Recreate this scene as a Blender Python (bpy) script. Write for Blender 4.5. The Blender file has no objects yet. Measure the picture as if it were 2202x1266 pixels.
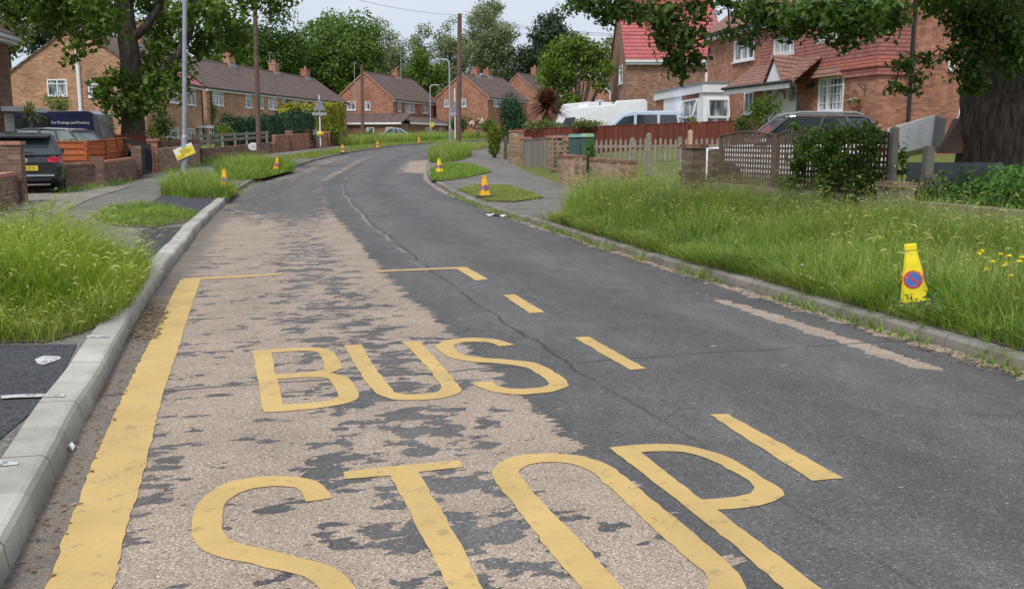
import bpy, bmesh, math, random
import numpy as np
from mathutils import Vector, Matrix
from mathutils.geometry import tessellate_polygon
R = math.radians
random.seed(7); rng = np.random.default_rng(11)
sc = bpy.context.scene; C = sc.collection

# ---------------------------------------------------------------- camera, sky, sun, exposure
FPX = 2050.; CX, CY = 1101., 633.; HY = 304.; CAMH = 1.45
PITCH = math.atan((CY-HY)/FPX)
cam = bpy.data.objects.new('camera', bpy.data.cameras.new('camera')); C.objects.link(cam)
cam.location = (0, 0, CAMH); cam.rotation_euler = (R(90)-PITCH, 0, 0)
cam.data.sensor_width = 36.; cam.data.lens = FPX/2202.*36.; cam.data.clip_end = 3000; cam.data.clip_start = .05
sc.camera = cam
SUN_EL, SUN_AZ = 54., 203.     # degrees; azimuth clockwise from +Y
w = bpy.data.worlds.new('World'); sc.world = w; w.use_nodes = True
nt = w.node_tree; nt.nodes.clear()
def wn(t, **k):
    n = nt.nodes.new(t)
    for a, b in k.items(): setattr(n, a, b)
    return n
sky = wn('ShaderNodeTexSky', sky_type='NISHITA', sun_disc=False, sun_elevation=R(SUN_EL), sun_rotation=R(SUN_AZ), air_density=1.0, dust_density=3.0, ozone_density=1.0)
hs = wn('ShaderNodeHueSaturation'); hs.inputs['Saturation'].default_value = .22; hs.inputs['Value'].default_value = 1.0
tc = wn('ShaderNodeTexCoord'); mp = wn('ShaderNodeMapping'); mp.inputs['Scale'].default_value = (1.2, 1.2, 4.5)
no = wn('ShaderNodeTexNoise'); no.inputs['Scale'].default_value = 2.2; no.inputs['Detail'].default_value = 5
rp = wn('ShaderNodeValToRGB'); rp.color_ramp.elements[0].position = .3; rp.color_ramp.elements[0].color = (.86, .90, .98, 1)
rp.color_ramp.elements[1].position = .68; rp.color_ramp.elements[1].color = (1.1, 1.1, 1.1, 1)
ov = wn('ShaderNodeMix', data_type='RGBA'); ov.inputs[0].default_value = .72; ov.inputs[7].default_value = (7.2, 7.75, 8.7, 1)
mx = wn('ShaderNodeMix', data_type='RGBA', blend_type='MULTIPLY'); mx.inputs[0].default_value = 1
bg = wn('ShaderNodeBackground'); bg.inputs['Strength'].default_value = .078
out = wn('ShaderNodeOutputWorld')
L = nt.links.new
L(sky.outputs[0], hs.inputs['Color']); L(tc.outputs['Generated'], mp.inputs[0]); L(mp.outputs[0], no.inputs['Vector'])
L(no.outputs[0], rp.inputs[0]); L(hs.outputs[0], ov.inputs[6]); L(ov.outputs[2], mx.inputs[6]); L(rp.outputs[0], mx.inputs[7]); L(mx.outputs[2], bg.inputs['Color']); L(bg.outputs[0], out.inputs[0])
sl = bpy.data.lights.new('sun', 'SUN'); sl.energy = 1.9; sl.angle = R(14); sl.color = (1, .96, .9)
so = bpy.data.objects.new('sun', sl); C.objects.link(so)
so.rotation_euler = (R(90-SUN_EL), 0, R(-SUN_AZ)+math.pi); so.location = (0, 0, 60)
so.rotation_euler = Vector((math.sin(R(SUN_AZ))*math.cos(R(SUN_EL)), math.cos(R(SUN_AZ))*math.cos(R(SUN_EL)), math.sin(R(SUN_EL)))).to_track_quat('Z', 'Y').to_euler()
sc.view_settings.view_transform = 'Standard'; sc.view_settings.look = 'None'; sc.view_settings.gamma = 1; sc.view_settings.exposure = .52
sc.cycles.max_bounces = 6; sc.cycles.transparent_max_bounces = 6

# ---------------------------------------------------------------- ground shape and photo -> ground survey
SL = .021
def gz(y):
    t = y-24.
    return SL*.5*(t+math.sqrt(t*t+36.)) - SL*.5*(-24+math.sqrt(612.))
_cp, _sp = math.cos(PITCH), math.sin(PITCH)
def ray(px, py):
    a = (px-CX)/FPX; b = -(py-CY)/FPX
    return a, _cp+b*_sp, -_sp+b*_cp
def at(px, py, Y):                      # surveyed point at ground distance Y
    a, b, c = ray(px, py); return Vector((a/b*Y, Y, CAMH+c/b*Y))
def G(px, py, dz=0.):                   # surveyed point on the ground
    a, b, c = ray(px, py); lo, hi = .5, 300.
    f = lambda Y: CAMH+c/b*Y-gz(Y)-dz
    for _ in range(60):
        m = (lo+hi)/2
        if f(m) > 0: lo = m
        else: hi = m
    return Vector((a/b*lo, lo, gz(lo)+dz))
def gnd(x, y, dz=0.): return Vector((x, y, gz(y)+dz))

# ---------------------------------------------------------------- material helpers
class NB:
    def __init__(s, name):
        s.m = bpy.data.materials.new(name); s.m.use_nodes = True; s.t = s.m.node_tree; s.t.nodes.clear()
        s.o = s.t.nodes.new('ShaderNodeOutputMaterial'); s.p = s.t.nodes.new('ShaderNodeBsdfPrincipled'); s.l(s.p.outputs[0], s.o.inputs[0])
    def l(s, a, b): s.t.links.new(a, b)
    def n(s, t, **k):
        n = s.t.nodes.new(t)
        for a, b in k.items(): setattr(n, a, b)
        return n
    def put(s, sock, v):
        if hasattr(v, 'is_output') or isinstance(v, bpy.types.NodeSocket): s.l(v, sock)
        else: sock.default_value = (tuple(v)+(1,) if isinstance(v, (tuple, list)) and len(v) == 3 and sock.type == 'RGBA' else v)
    def math(s, op, a, b=0., c=0., clamp=False):
        n = s.n('ShaderNodeMath', operation=op, use_clamp=clamp)
        for i, v in enumerate((a, b, c)): s.put(n.inputs[i], v)
        return n.outputs[0]
    def mix(s, f, a, b, mode='MIX'):
        n = s.n('ShaderNodeMix', data_type='RGBA', blend_type=mode); s.put(n.inputs[0], f); s.put(n.inputs[6], a); s.put(n.inputs[7], b); return n.outputs[2]
    def ramp(s, f, pts):
        n = s.n('ShaderNodeValToRGB'); e = n.color_ramp.elements
        while len(e) < len(pts): e.new(.5)
        for q, (p, c) in zip(e, pts):
            q.position = p; q.color = (c, c, c, 1) if isinstance(c, (int, float)) else tuple(c)+(1,)
        s.put(n.inputs[0], f); return n.outputs[0]
    def sm(s, v, a, b):
        n = s.n('ShaderNodeMapRange', interpolation_type='SMOOTHSTEP'); s.put(n.inputs[0], v); n.inputs[1].default_value = a; n.inputs[2].default_value = b; return n.outputs[0]
    def uv(s): return s.n('ShaderNodeTexCoord').outputs['UV']
    def obj(s): return s.n('ShaderNodeTexCoord').outputs['Object']
    def geo(s): return s.n('ShaderNodeNewGeometry').outputs['Position']
    def isl(s): return s.n('ShaderNodeNewGeometry').outputs['Random Per Island']
    def mapv(s, v, sc=(1, 1, 1), loc=(0, 0, 0)):
        n = s.n('ShaderNodeMapping'); s.l(v, n.inputs[0]); n.inputs['Scale'].default_value = sc; n.inputs['Location'].default_value = loc; return n.outputs[0]
    def noise(s, v, scale, det=3, rough=.55, col=False):
        n = s.n('ShaderNodeTexNoise'); s.l(v, n.inputs['Vector']); n.inputs['Scale'].default_value = scale; n.inputs['Detail'].default_value = det; n.inputs['Roughness'].default_value = rough
        return n.outputs[1 if col else 0]
    def vor(s, v, scale, col=True, feat='F1'):
        n = s.n('ShaderNodeTexVoronoi', feature=feat); s.l(v, n.inputs['Vector']); n.inputs['Scale'].default_value = scale; return n.outputs['Color' if col else 'Distance']
    def bump(s, h, d=.01, st=1.):
        n = s.n('ShaderNodeBump'); n.inputs['Distance'].default_value = d; n.inputs['Strength'].default_value = st; s.l(h, n.inputs['Height']); s.l(n.outputs[0], s.p.inputs['Normal'])
    def fin(s, col, rough=.8, spec=.5, metal=0.):
        s.put(s.p.inputs['Base Color'], col); s.put(s.p.inputs['Roughness'], rough); s.put(s.p.inputs['Specular IOR Level'], spec); s.put(s.p.inputs['Metallic'], metal); return s.m
def plain(name, c, rough=.6, spec=.5, metal=0., var=.12, scale=3., bump=0.):
    b = NB(name); v = b.obj(); n = b.noise(v, scale, 4)
    f = b.ramp(n, [(.3, 1-var), (.7, 1+var)])
    col = b.mix(1., c, f, 'MULTIPLY')
    if bump: b.bump(b.noise(v, scale*8, 3), bump)
    return b.fin(col, rough, spec, metal)
def brick(name, c1, c2, mortar, sc_=1., dirt=.25):
    b = NB(name); v = b.uv()
    n = b.n('ShaderNodeTexBrick'); b.l(v, n.inputs['Vector'])
    n.inputs['Scale'].default_value = 1; n.inputs['Brick Width'].default_value = .225*sc_; n.inputs['Row Height'].default_value = .075*sc_
    n.inputs['Mortar Size'].default_value = .006*sc_; n.inputs['Mortar Smooth'].default_value = .2; n.inputs['Bias'].default_value = 0
    n.inputs['Color1'].default_value = tuple(c1)+(1,); n.inputs['Color2'].default_value = tuple(c2)+(1,); n.inputs['Mortar'].default_value = tuple(mortar)+(1,)
    cells = b.mapv(v, (1/(.225*sc_), 1/(.075*sc_), 1)); wn_ = b.n('ShaderNodeTexWhiteNoise', noise_dimensions='2D')
    fl = b.n('ShaderNodeVectorMath', operation='FLOOR'); b.l(cells, fl.inputs[0]); b.l(fl.outputs[0], wn_.inputs[0])
    col = b.mix(.45, n.outputs[0], b.mix(1., n.outputs[0], b.ramp(wn_.outputs[0], [(0, .45), (.5, 1.), (1, 1.5)]), 'MULTIPLY'))
    big = b.noise(v, .7, 4); col = b.mix(1., col, b.ramp(big, [(.3, 1-dirt), (.7, 1+dirt*.6)]), 'MULTIPLY')
    b.bump(n.outputs[1], .006, -.6 if False else .6)
    return b.fin(col, .9, .2)
def tiles(name, c1, c2, rh=.15, cw=.2, lich=.25, rough=.8):
    b = NB(name); v = b.uv(); s = b.n('ShaderNodeSeparateXYZ'); b.l(v, s.inputs[0])
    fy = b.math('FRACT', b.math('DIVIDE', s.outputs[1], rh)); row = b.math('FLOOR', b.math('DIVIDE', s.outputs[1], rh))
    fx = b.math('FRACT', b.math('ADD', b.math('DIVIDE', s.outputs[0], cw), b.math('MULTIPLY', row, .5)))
    wv = b.math('SINE', b.math('MULTIPLY', fx, 6.283))
    wn_ = b.n('ShaderNodeTexWhiteNoise', noise_dimensions='2D'); fl = b.n('ShaderNodeVectorMath', operation='FLOOR'); b.l(b.mapv(v, (1/cw, 1/rh, 1)), fl.inputs[0]); b.l(fl.outputs[0], wn_.inputs[0])
    col = b.mix(wn_.outputs[0], c1, c2); big = b.noise(v, .6, 5)
    col = b.mix(b.math('MULTIPLY', b.sm(big, .5, .75), lich), col, (.22, .18, .12))
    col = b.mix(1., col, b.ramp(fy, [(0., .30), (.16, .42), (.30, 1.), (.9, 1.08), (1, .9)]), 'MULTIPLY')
    b.bump(b.math('ADD', b.math('MULTIPLY', fy, -1.), b.math('MULTIPLY', wv, .25)), .03, .9)
    return b.fin(col, rough, .3)
def leafmat(name, c1, c2, c3=None, trans=.35, rough=.55, hgt=None):
    b = NB(name); r = b.isl(); c3 = c3 or c2
    col = b.ramp(r, [(0., c1), (.55, c2), (1., c3)])
    big = b.noise(b.geo(), .8, 3); col = b.mix(1., col, b.ramp(big, [(.3, .72), (.7, 1.25)]), 'MULTIPLY')
    hue = b.noise(b.geo(), 1.7, 4); col = b.mix(b.ramp(hue, [(.45, 0), (.70, .32)]), col, b.mix(1., col, (1.35, 1.05, .8), 'MULTIPLY'))
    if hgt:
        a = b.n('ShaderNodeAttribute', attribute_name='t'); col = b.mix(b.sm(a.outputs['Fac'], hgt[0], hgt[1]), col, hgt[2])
    b.fin(col, rough, .3)
    tr = b.n('ShaderNodeBsdfTranslucent'); b.l(b.mix(1., col, (1.0, 1.1, .5), 'MULTIPLY'), tr.inputs[0])
    ms = b.n('ShaderNodeMixShader'); ms.inputs[0].default_value = trans; b.l(b.p.outputs[0], ms.inputs[1]); b.l(tr.outputs[0], ms.inputs[2]); b.l(ms.outputs[0], b.o.inputs[0])
    return b.m

# ---------------------------------------------------------------- mesh helpers
class MB:
    def __init__(s): s.v = []; s.f = []; s.mi = []; s.T = None; s.cur = 0
    def add(s, vs, fs):
        o = len(s.v)
        s.v += [tuple(s.T(Vector(v))) if s.T else tuple(v) for v in vs]
        for f in fs: s.f.append([o+i for i in f]); s.mi.append(s.cur)
        return s
    def box(s, a, b):
        (x0, y0, z0), (x1, y1, z1) = a, b
        return s.add([(x0, y0, z0), (x1, y0, z0), (x1, y1, z0), (x0, y1, z0), (x0, y0, z1), (x1, y0, z1), (x1, y1, z1), (x0, y1, z1)],
                     [(0, 3, 2, 1), (4, 5, 6, 7), (0, 1, 5, 4), (1, 2, 6, 5), (2, 3, 7, 6), (3, 0, 4, 7)])
    def cbox(s, c, d): return s.box([c[i]-d[i]/2 for i in range(3)], [c[i]+d[i]/2 for i in range(3)])
    def beam(s, a, b, w, h=None, up=(0, 0, 1)):
        a, b = Vector(a), Vector(b); h = h or w; d = (b-a).normalized(); u = Vector(up)
        if abs(d.dot(u)) > .98: u = Vector((0, 1, 0))
        x = d.cross(u).normalized(); y = x.cross(d)
        q = [x*sx*w/2+y*sy*h/2 for sx, sy in ((-1, -1), (1, -1), (1, 1), (-1, 1))]
        return s.add([a+k for k in q]+[b+k for k in q], [(0, 3, 2, 1), (4, 5, 6, 7), (0, 1, 5, 4), (1, 2, 6, 5), (2, 3, 7, 6), (3, 0, 4, 7)])
    def tube(s, pts, rad, n=8, cap=True):
        pts = [Vector(p) for p in pts]; rad = rad if isinstance(rad, (list, tuple)) else [rad]*len(pts)
        vs = []; fs = []; px = None
        for i, p in enumerate(pts):
            d = (pts[min(i+1, len(pts)-1)]-pts[max(i-1, 0)]).normalized()
            if px is None: px = d.orthogonal().normalized()
            px = (px-d*px.dot(d)).normalized(); py = d.cross(px)
            vs += [p+(px*math.cos(2*math.pi*k/n)+py*math.sin(2*math.pi*k/n))*rad[i] for k in range(n)]
        for i in range(len(pts)-1):
            for k in range(n): fs.append((i*n+k, i*n+(k+1) % n, (i+1)*n+(k+1) % n, (i+1)*n+k))
        if cap: fs += [tuple(range(n-1, -1, -1)), tuple(range((len(pts)-1)*n, len(pts)*n))]
        return s.add(vs, fs)
    def lathe(s, prof, n=16, c=(0, 0, 0)):
        vs = [(c[0]+r*math.cos(2*math.pi*k/n), c[1]+r*math.sin(2*math.pi*k/n), c[2]+z) for r, z in prof for k in range(n)]
        fs = [(i*n+k, i*n+(k+1) % n, (i+1)*n+(k+1) % n, (i+1)*n+k) for i in range(len(prof)-1) for k in range(n)]
        fs += [tuple(range(n-1, -1, -1)), tuple(range((len(prof)-1)*n, len(prof)*n))]
        return s.add(vs, fs)
    def prism(s, poly, y0, y1, ax='y'):            # polygon in (x,z), extruded along y (or in (y,z) along x)
        n = len(poly); mk = (lambda p, y: (p[0], y, p[1])) if ax == 'y' else ((lambda p, y: (y, p[0], p[1])) if ax == 'x' else (lambda p, y: (p[0], p[1], y)))
        return s.add([mk(p, y0) for p in poly]+[mk(p, y1) for p in poly], [tuple(range(n)), tuple(range(2*n-1, n-1, -1))]+[(i, i+n, (i+1) % n+n, (i+1) % n) for i in range(n)])
    def loft(s, rings, cap=True):
        n = len(rings[0]); vs = [v for r in rings for v in r]
        fs = [(i*n+k, i*n+(k+1) % n, (i+1)*n+(k+1) % n, (i+1)*n+k) for i in range(len(rings)-1) for k in range(n)]
        if cap: fs += [tuple(range(n-1, -1, -1)), tuple(range((len(rings)-1)*n, len(rings)*n))]
        return s.add(vs, fs)
    def build(s, name, mat, parent=None, smooth=False, bevel=0., uv=None, recalc=True, label=None):
        me = bpy.data.meshes.new(name); me.from_pydata(s.v, [], s.f)
        mats = mat if isinstance(mat, (list, tuple)) else [mat]
        for m in mats: me.materials.append(m)
        me.polygons.foreach_set('material_index', s.mi)
        if recalc or bevel:
            bm = bmesh.new(); bm.from_mesh(me)
            if recalc: bmesh.ops.recalc_face_normals(bm, faces=bm.faces)
            if bevel:
                es = [e for e in bm.edges if len(e.link_faces) == 2 and e.calc_face_angle(0) > .5]
                bmesh.ops.bevel(bm, geom=es, offset=bevel, segments=2, affect='EDGES', profile=.6)
            bm.to_mesh(me); bm.free()
        me.update()
        if uv is not None:
            l = me.uv_layers.new(name='UVMap'); vi = np.zeros(len(me.loops), int); me.loops.foreach_get('vertex_index', vi)
            l.data.foreach_set('uv', np.asarray(uv, float)[vi].ravel())
        else: autouv(me)
        if smooth: me.polygons.foreach_set('use_smooth', [True]*len(me.polygons))
        o = bpy.data.objects.new(name, me); C.objects.link(o)
        if parent: o.parent = parent
        if label: o['label'] = label
        return o
def autouv(me):
    l = me.uv_layers.new(name='UVMap'); d = l.data; V = me.vertices
    for p in me.polygons:
        n = p.normal
        if abs(n.z) < .995:
            t = Vector((-n.y, n.x, 0)).normalized()
            if abs(t.x) > abs(t.y):
                if t.x < 0: t = -t
            elif t.y < 0: t = -t
            b = n.cross(t)
            if b.z < 0: b = -b
        else: t, b = Vector((1, 0, 0)), Vector((0, 1, 0))
        for li in p.loop_indices:
            c = V[me.loops[li].vertex_index].co; d[li].uv = (c.dot(t), c.dot(b))
def np_mesh(name, V, F, mat, parent=None, attr=None, mi=None, smooth=False):
    me = bpy.data.meshes.new(name); V = np.ascontiguousarray(V, np.float32); F = np.ascontiguousarray(F, np.int32); k = F.shape[1]
    me.vertices.add(len(V)); me.vertices.foreach_set('co', V.ravel())
    me.loops.add(F.size); me.loops.foreach_set('vertex_index', F.ravel())
    me.polygons.add(len(F)); me.polygons.foreach_set('loop_start', np.arange(0, F.size, k, dtype=np.int32))
    for m in (mat if isinstance(mat, (list, tuple)) else [mat]): me.materials.append(m)
    if mi is not None: me.polygons.foreach_set('material_index', np.asarray(mi, np.int32))
    me.update(calc_edges=True)
    if attr is not None:
        a = me.attributes.new('t', 'FLOAT', 'POINT'); a.data.foreach_set('value', np.asarray(attr, np.float32))
    if smooth: me.polygons.foreach_set('use_smooth', [True]*len(F))
    o = bpy.data.objects.new(name, me); C.objects.link(o)
    if parent: o.parent = parent
    return o
def thing(name, label, cat, loc=(0, 0, 0), rotz=0., group=None):
    o = bpy.data.objects.new(name, None); C.objects.link(o); o.empty_display_size = .2
    o.location = loc; o.rotation_euler = (0, 0, rotz); return tag(o, label, cat, group)
def tag(o, label, cat, group=None):
    o['label'] = label; o['category'] = cat
    if group: o['group'] = group
    return o
def kind(o, k): o['kind'] = k; return o
def copy_tree(o, parent=None):
    c = o.copy(); C.objects.link(c); c.parent = parent
    for ch in [q for q in bpy.data.objects if q.parent == o]: copy_tree(ch, c)
    return c
def unit(a): return a/np.maximum(np.linalg.norm(a, axis=1, keepdims=True), 1e-9)
def leaves(P, Nn, size, ratio=.5, droop=.3, r=rng):          # kite leaves facing roughly along Nn
    n = len(P); a = unit(r.normal(size=(n, 3))+np.array([0, 0, -droop])); nn = unit(Nn+r.normal(size=(n, 3))*.6)
    b = unit(np.cross(a, nn)); a = unit(np.cross(nn, b)); s = (size*r.uniform(.6, 1.3, n))[:, None]
    V = np.stack([P-a*s*.5, P+b*s*ratio*.5+nn*s*.12+a*s*.05, P+a*s*.5, P-b*s*ratio*.5+nn*s*.12+a*s*.05], 1).reshape(-1, 3)
    return V, np.arange(4*n).reshape(-1, 4)
def lobed(P, Nn, size, droop=.5, r=rng):                     # oak leaf outline with lobes, 8 corners
    n = len(P); a = unit(r.normal(size=(n, 3))+np.array([0, 0, -droop])); nn = unit(Nn+r.normal(size=(n, 3))*.7)
    b = unit(np.cross(a, nn)); a = unit(np.cross(nn, b)); s = (size*r.uniform(.6, 1.3, n))[:, None]
    out = []
    for (t, wd) in ((-.5, 0), (-.18, .16), (-.02, .27), (.1, .15), (.28, .25), (.5, .04), (.5, -.04), (.28, -.25), (.1, -.15), (-.02, -.27), (-.18, -.16)):
        out.append(P+a*s*t+b*s*wd+nn*s*(abs(wd)*.4-.25*t*t))
    return np.stack(out, 1).reshape(-1, 3), np.arange(11*n).reshape(-1, 11)
def blob_pts(c, rad, n, shell=.55, r=rng):
    d = unit(r.normal(size=(n, 3))); q = shell+(1-shell)*r.random(n)**.7
    return np.asarray(c)+d*q[:, None]*np.asarray(rad), unit(d/np.asarray(rad))
def blades(P, h, wd, bend, r=rng, lean=None):
    n = len(P); az = r.uniform(0, 2*math.pi, n); d = np.stack([np.cos(az), np.sin(az), 0*az], 1)
    if lean is not None: d = unit(d+np.asarray(lean)); az = np.arctan2(d[:, 1], d[:, 0])
    fa = az+r.uniform(.8, 2.3, n); sd = np.stack([np.cos(fa), np.sin(fa), 0*fa], 1)
    h = h[:, None]; be = bend[:, None]; rows = []; T = []
    for t, k in ((0, 1), (.35, .9), (.72, .6), (1., .08)):
        c = P+np.array([0, 0, 1.])*h*(t-.45*be*t*t)+d*h*be*t**1.8
        rows += [c-sd*wd[:, None]*k*.5, c+sd*wd[:, None]*k*.5]; T += [np.full(n, t)]*2
    V = np.stack(rows, 1).reshape(-1, 3); o = np.arange(n)[:, None]*8
    F = np.stack([o+np.array([[2*i, 2*i+1, 2*i+3, 2*i+2]]) for i in range(3)], 1).reshape(-1, 4)
    tip = P+np.array([0, 0, 1.])*h*(1-.45*be)+d*h*be
    return V, F, np.stack(T, 1).ravel(), tip, d
def in_poly(poly, n, r=rng):                                 # random points inside a ground polygon
    p = np.array([(q[0], q[1]) for q in poly]); lo, hi = p.min(0), p.max(0); out = []; got = 0
    while got < n:
        c = r.uniform(lo, hi, (max(n, 64)*2, 2)); ins = np.zeros(len(c), bool); j = len(p)-1
        for i in range(len(p)):
            with np.errstate(divide='ignore', invalid='ignore'):
                k = ((p[i, 1] > c[:, 1]) != (p[j, 1] > c[:, 1])) & (c[:, 0] < (p[j, 0]-p[i, 0])*(c[:, 1]-p[i, 1])/(p[j, 1]-p[i, 1]+1e-12)+p[i, 0])
            ins ^= k; j = i
        c = c[ins]; out.append(c); got += len(c)
    return np.concatenate(out)[:n]
def area(poly):
    return abs(sum(poly[i][0]*poly[(i+1) % len(poly)][1]-poly[(i+1) % len(poly)][0]*poly[i][1] for i in range(len(poly))))/2
gzv = lambda y: SL*.5*((y-24)+np.sqrt((y-24)**2+36))-SL*.5*(-24+math.sqrt(612.))
def spline(pts, step=.4):                                    # Catmull-Rom through ground points
    P = [Vector((p[0], p[1])) for p in pts]; P = [P[0]*2-P[1]]+P+[P[-1]*2-P[-2]]; out = []
    for i in range(1, len(P)-2):
        n = max(1, int((P[i+1]-P[i]).length/step))
        for k in range(n):
            t = k/n; a, b, c, d = P[i-1:i+3]
            out.append(.5*(2*b+(c-a)*t+(2*a-5*b+4*c-d)*t*t+(3*b-a-3*c+d)*t**3))
    out.append(P[-2]); return out
def offset(pl, d):                                           # offset to the right of travel by d
    o = []
    for i, p in enumerate(pl):
        t = (pl[min(i+1, len(pl)-1)]-pl[max(i-1, 0)]).normalized(); o.append(p+Vector((t.y, -t.x))*d)
    return o
# ---------------------------------------------------------------- materials
M = {}
def road_mat():
    b = NB('road_surface'); v = b.uv(); s = b.n('ShaderNodeSeparateXYZ'); b.l(v, s.inputs[0]); u, d = s.outputs[0], s.outputs[1]
    # dark bitumen topping, with fine aggregate and patches of age
    fine = b.vor(v, 190.); fn = b.noise(v, 260., 2)
    asp = b.mix(b.ramp(b.noise(b.mapv(v, (1, .35, 1)), 1.3, 5), [(.3, 0), (.7, 1)]), (.086, .083, .081), (.120, .117, .114))
    asp = b.mix(1., asp, b.ramp(fn, [(.3, .66), (.5, 1.), (.72, 1.5)]), 'MULTIPLY')
    s0 = b.n('ShaderNodeSeparateColor'); b.l(b.vor(v, 120.), s0.inputs[0]); chip = s0.outputs[0]
    asp = b.mix(1., asp, b.ramp(chip, [(0, .62), (.45, .95), (.8, 1.08), (.93, 1.25), (1, 2.1)]), 'MULTIPLY')
    trk = b.math('SINE', b.math('MULTIPLY', b.math('ADD', u, b.math('MULTIPLY', b.noise(v, .3, 3), .5)), 4.2)); asp = b.mix(1., asp, b.ramp(b.math('MULTIPLY', b.math('ADD', trk, 1.), .5), [(0, .90), (1, 1.12)]), 'MULTIPLY')
    asp = b.mix(1., asp, b.ramp(b.noise(b.mapv(v, (1, .5, 1)), 4.5, 5, .7), [(.35, .84), (.65, 1.14)]), 'MULTIPLY')
    ce = b.vor(b.mapv(v, (.55, .42, 1)), 1., False, 'DISTANCE_TO_EDGE'); ce = b.math('ABSOLUTE', b.math('ADD', ce, b.math('MULTIPLY', b.math('SUBTRACT', b.noise(v, 2.4, 6, .65), .5), .10)))
    asp = b.mix(b.math('MULTIPLY', b.math('MULTIPLY', b.math('SUBTRACT', 1., b.sm(ce, .0, .006)), b.sm(b.noise(v, .5, 2), .46, .6)), .7), asp, (.035, .035, .036))
    asp = b.mix(b.math('MULTIPLY', b.ramp(b.noise(b.mapv(v, (2.2, 7, 1)), 2.5, 6, .7), [(.6, 0), (.72, 1)]), .35), asp, (.17, .17, .175))
    # worn-through pinkish gravel
    sep = b.n('ShaderNodeSeparateColor'); b.l(fine, sep.inputs[0])
    peb = b.ramp(sep.outputs[0], [(0, (.14, .105, .078)), (.25, (.255, .195, .145)), (.6, (.34, .265, .20)), (.88, (.40, .325, .26)), (1, (.58, .52, .46))])
    peb = b.mix(1., peb, b.ramp(b.noise(v, 1.7, 4), [(.3, .97), (.7, 1.27)]), 'MULTIPLY')
    # wear: two bare tracks in the bus lane, ragged across the road
    n1 = b.noise(b.mapv(v, (1.0, 1.25, 1)), 3.0, 6, .58); n2 = b.noise(b.mapv(v, (1.0, 2.2, 1), (7, 3, 0)), 5.5, 5, .65); n3 = b.noise(b.mapv(v, (1., 1.2, 1), (3, 9, 0)), 9.5, 3, .5)
    nz = b.math('ADD', b.math('MULTIPLY', b.math('SUBTRACT', n1, .5), 1.25), b.math('MULTIPLY', b.math('SUBTRACT', n2, .5), .75))
    nz = b.math('ADD', nz, b.math('MULTIPLY', b.math('SUBTRACT', n3, .5), .5))
    def hump(c, wd, amp):
        q = b.math('DIVIDE', b.math('SUBTRACT', u, c), wd); return b.math('MULTIPLY', b.math('POWER', 2.718, b.math('MULTIPLY', b.math('MULTIPLY', q, q), -1.)), amp)
    bias = b.math('ADD', b.math('ADD', hump(.74, .80, .35), hump(1.78, .35, .10)), hump(2.27, .34, .36))
    bias = b.math('SUBTRACT', bias, .20)
    edge = b.math('MULTIPLY', b.sm(b.math('ADD', u, b.math('MULTIPLY', b.math('SUBTRACT', b.noise(b.mapv(v, (.4, 3.2, 1)), 2.6, 6, .7), .5), .55)), 2.30, 2.66), 2.2); bias = b.math('SUBTRACT', bias, edge)
    bias = b.math('ADD', bias, b.math('MULTIPLY', b.sm(d, 11., 17.), .10))
    bias = b.math('SUBTRACT', bias, b.math('MULTIPLY', b.sm(d, 15., 22.), .40))
    bias = b.math('ADD', bias, b.math('MULTIPLY', b.math('MULTIPLY', b.sm(d, 30., 34.), b.math('SUBTRACT', 1., b.sm(d, 50., 58.))), .13))
    # right-hand edge patches
    e1 = b.math('MULTIPLY', hump(5.09, .11, .90), b.math('MULTIPLY', b.sm(d, 4.1, 5.0), b.math('SUBTRACT', 1., b.sm(d, 6.9, 8.9))))
    e2 = b.math('MULTIPLY', hump(5.6, 1.0, 1.35), b.math('MULTIPLY', b.sm(d, 36., 38.), b.math('SUBTRACT', 1., b.sm(d, 45., 52.))))
    tot = b.math('MAXIMUM', b.math('ADD', nz, bias), b.math('ADD', b.math('MULTIPLY', nz, 1.35), b.math('SUBTRACT', b.math('ADD', e1, e2), .5)))
    tot = b.math('MAXIMUM', tot, b.math('ADD', b.math('MULTIPLY', nz, 1.), b.math('SUBTRACT', hump(5.55, .12, .45), .32)))
    k = b.sm(tot, -.008, .012)
    rim = b.math('MULTIPLY', b.math('SUBTRACT', b.sm(tot, -.05, -.005), k), .35)
    col = b.mix(k, b.mix(rim, asp, (.045, .045, .05)), peb)
    # gutter dirt on both sides
    gut = b.math('MULTIPLY', b.math('SUBTRACT', 1., b.sm(b.math('ADD', u, b.math('MULTIPLY', nz, .3)), .26, .52)), b.math('SUBTRACT', 1., b.sm(d, 22., 34.)))
    gcol = b.mix(sep.outputs[1], (.085, .07, .055), (.24, .20, .165)); col = b.mix(b.math('MULTIPLY', gut, .85), col, gcol)
    # slab joints showing through: centre joint and cross joints
    wob = b.math('MULTIPLY', b.math('SUBTRACT', b.noise(v, .9, 6, .65), .5), .26)
    cj = b.math('ABSOLUTE', b.math('SUBTRACT', b.math('ADD', u, wob), 2.9))
    c1 = b.math('SUBTRACT', 1., b.sm(cj, .004, .02)); c1 = b.math('MULTIPLY', b.math('MULTIPLY', c1, b.sm(b.noise(v, 2.2, 2), .30, .45)), b.math('ADD', .4, b.math('MULTIPLY', b.sm(d, 3.5, 6.), .6)))
    w2 = b.math('MULTIPLY', b.math('SUBTRACT', b.noise(b.mapv(v, (1, .2, 1)), 1.2, 5), .5), .16)
    cm = b.math('ABSOLUTE', b.math('SUBTRACT', b.math('FRACT', b.math('DIVIDE', b.math('ADD', b.math('ADD', d, w2), 4.18), 6.5)), .5))
    c2 = b.math('MULTIPLY', b.math('SUBTRACT', 1., b.sm(cm, .0008, .0035)), b.sm(b.noise(v, 1.5, 2), .30, .5))
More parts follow.
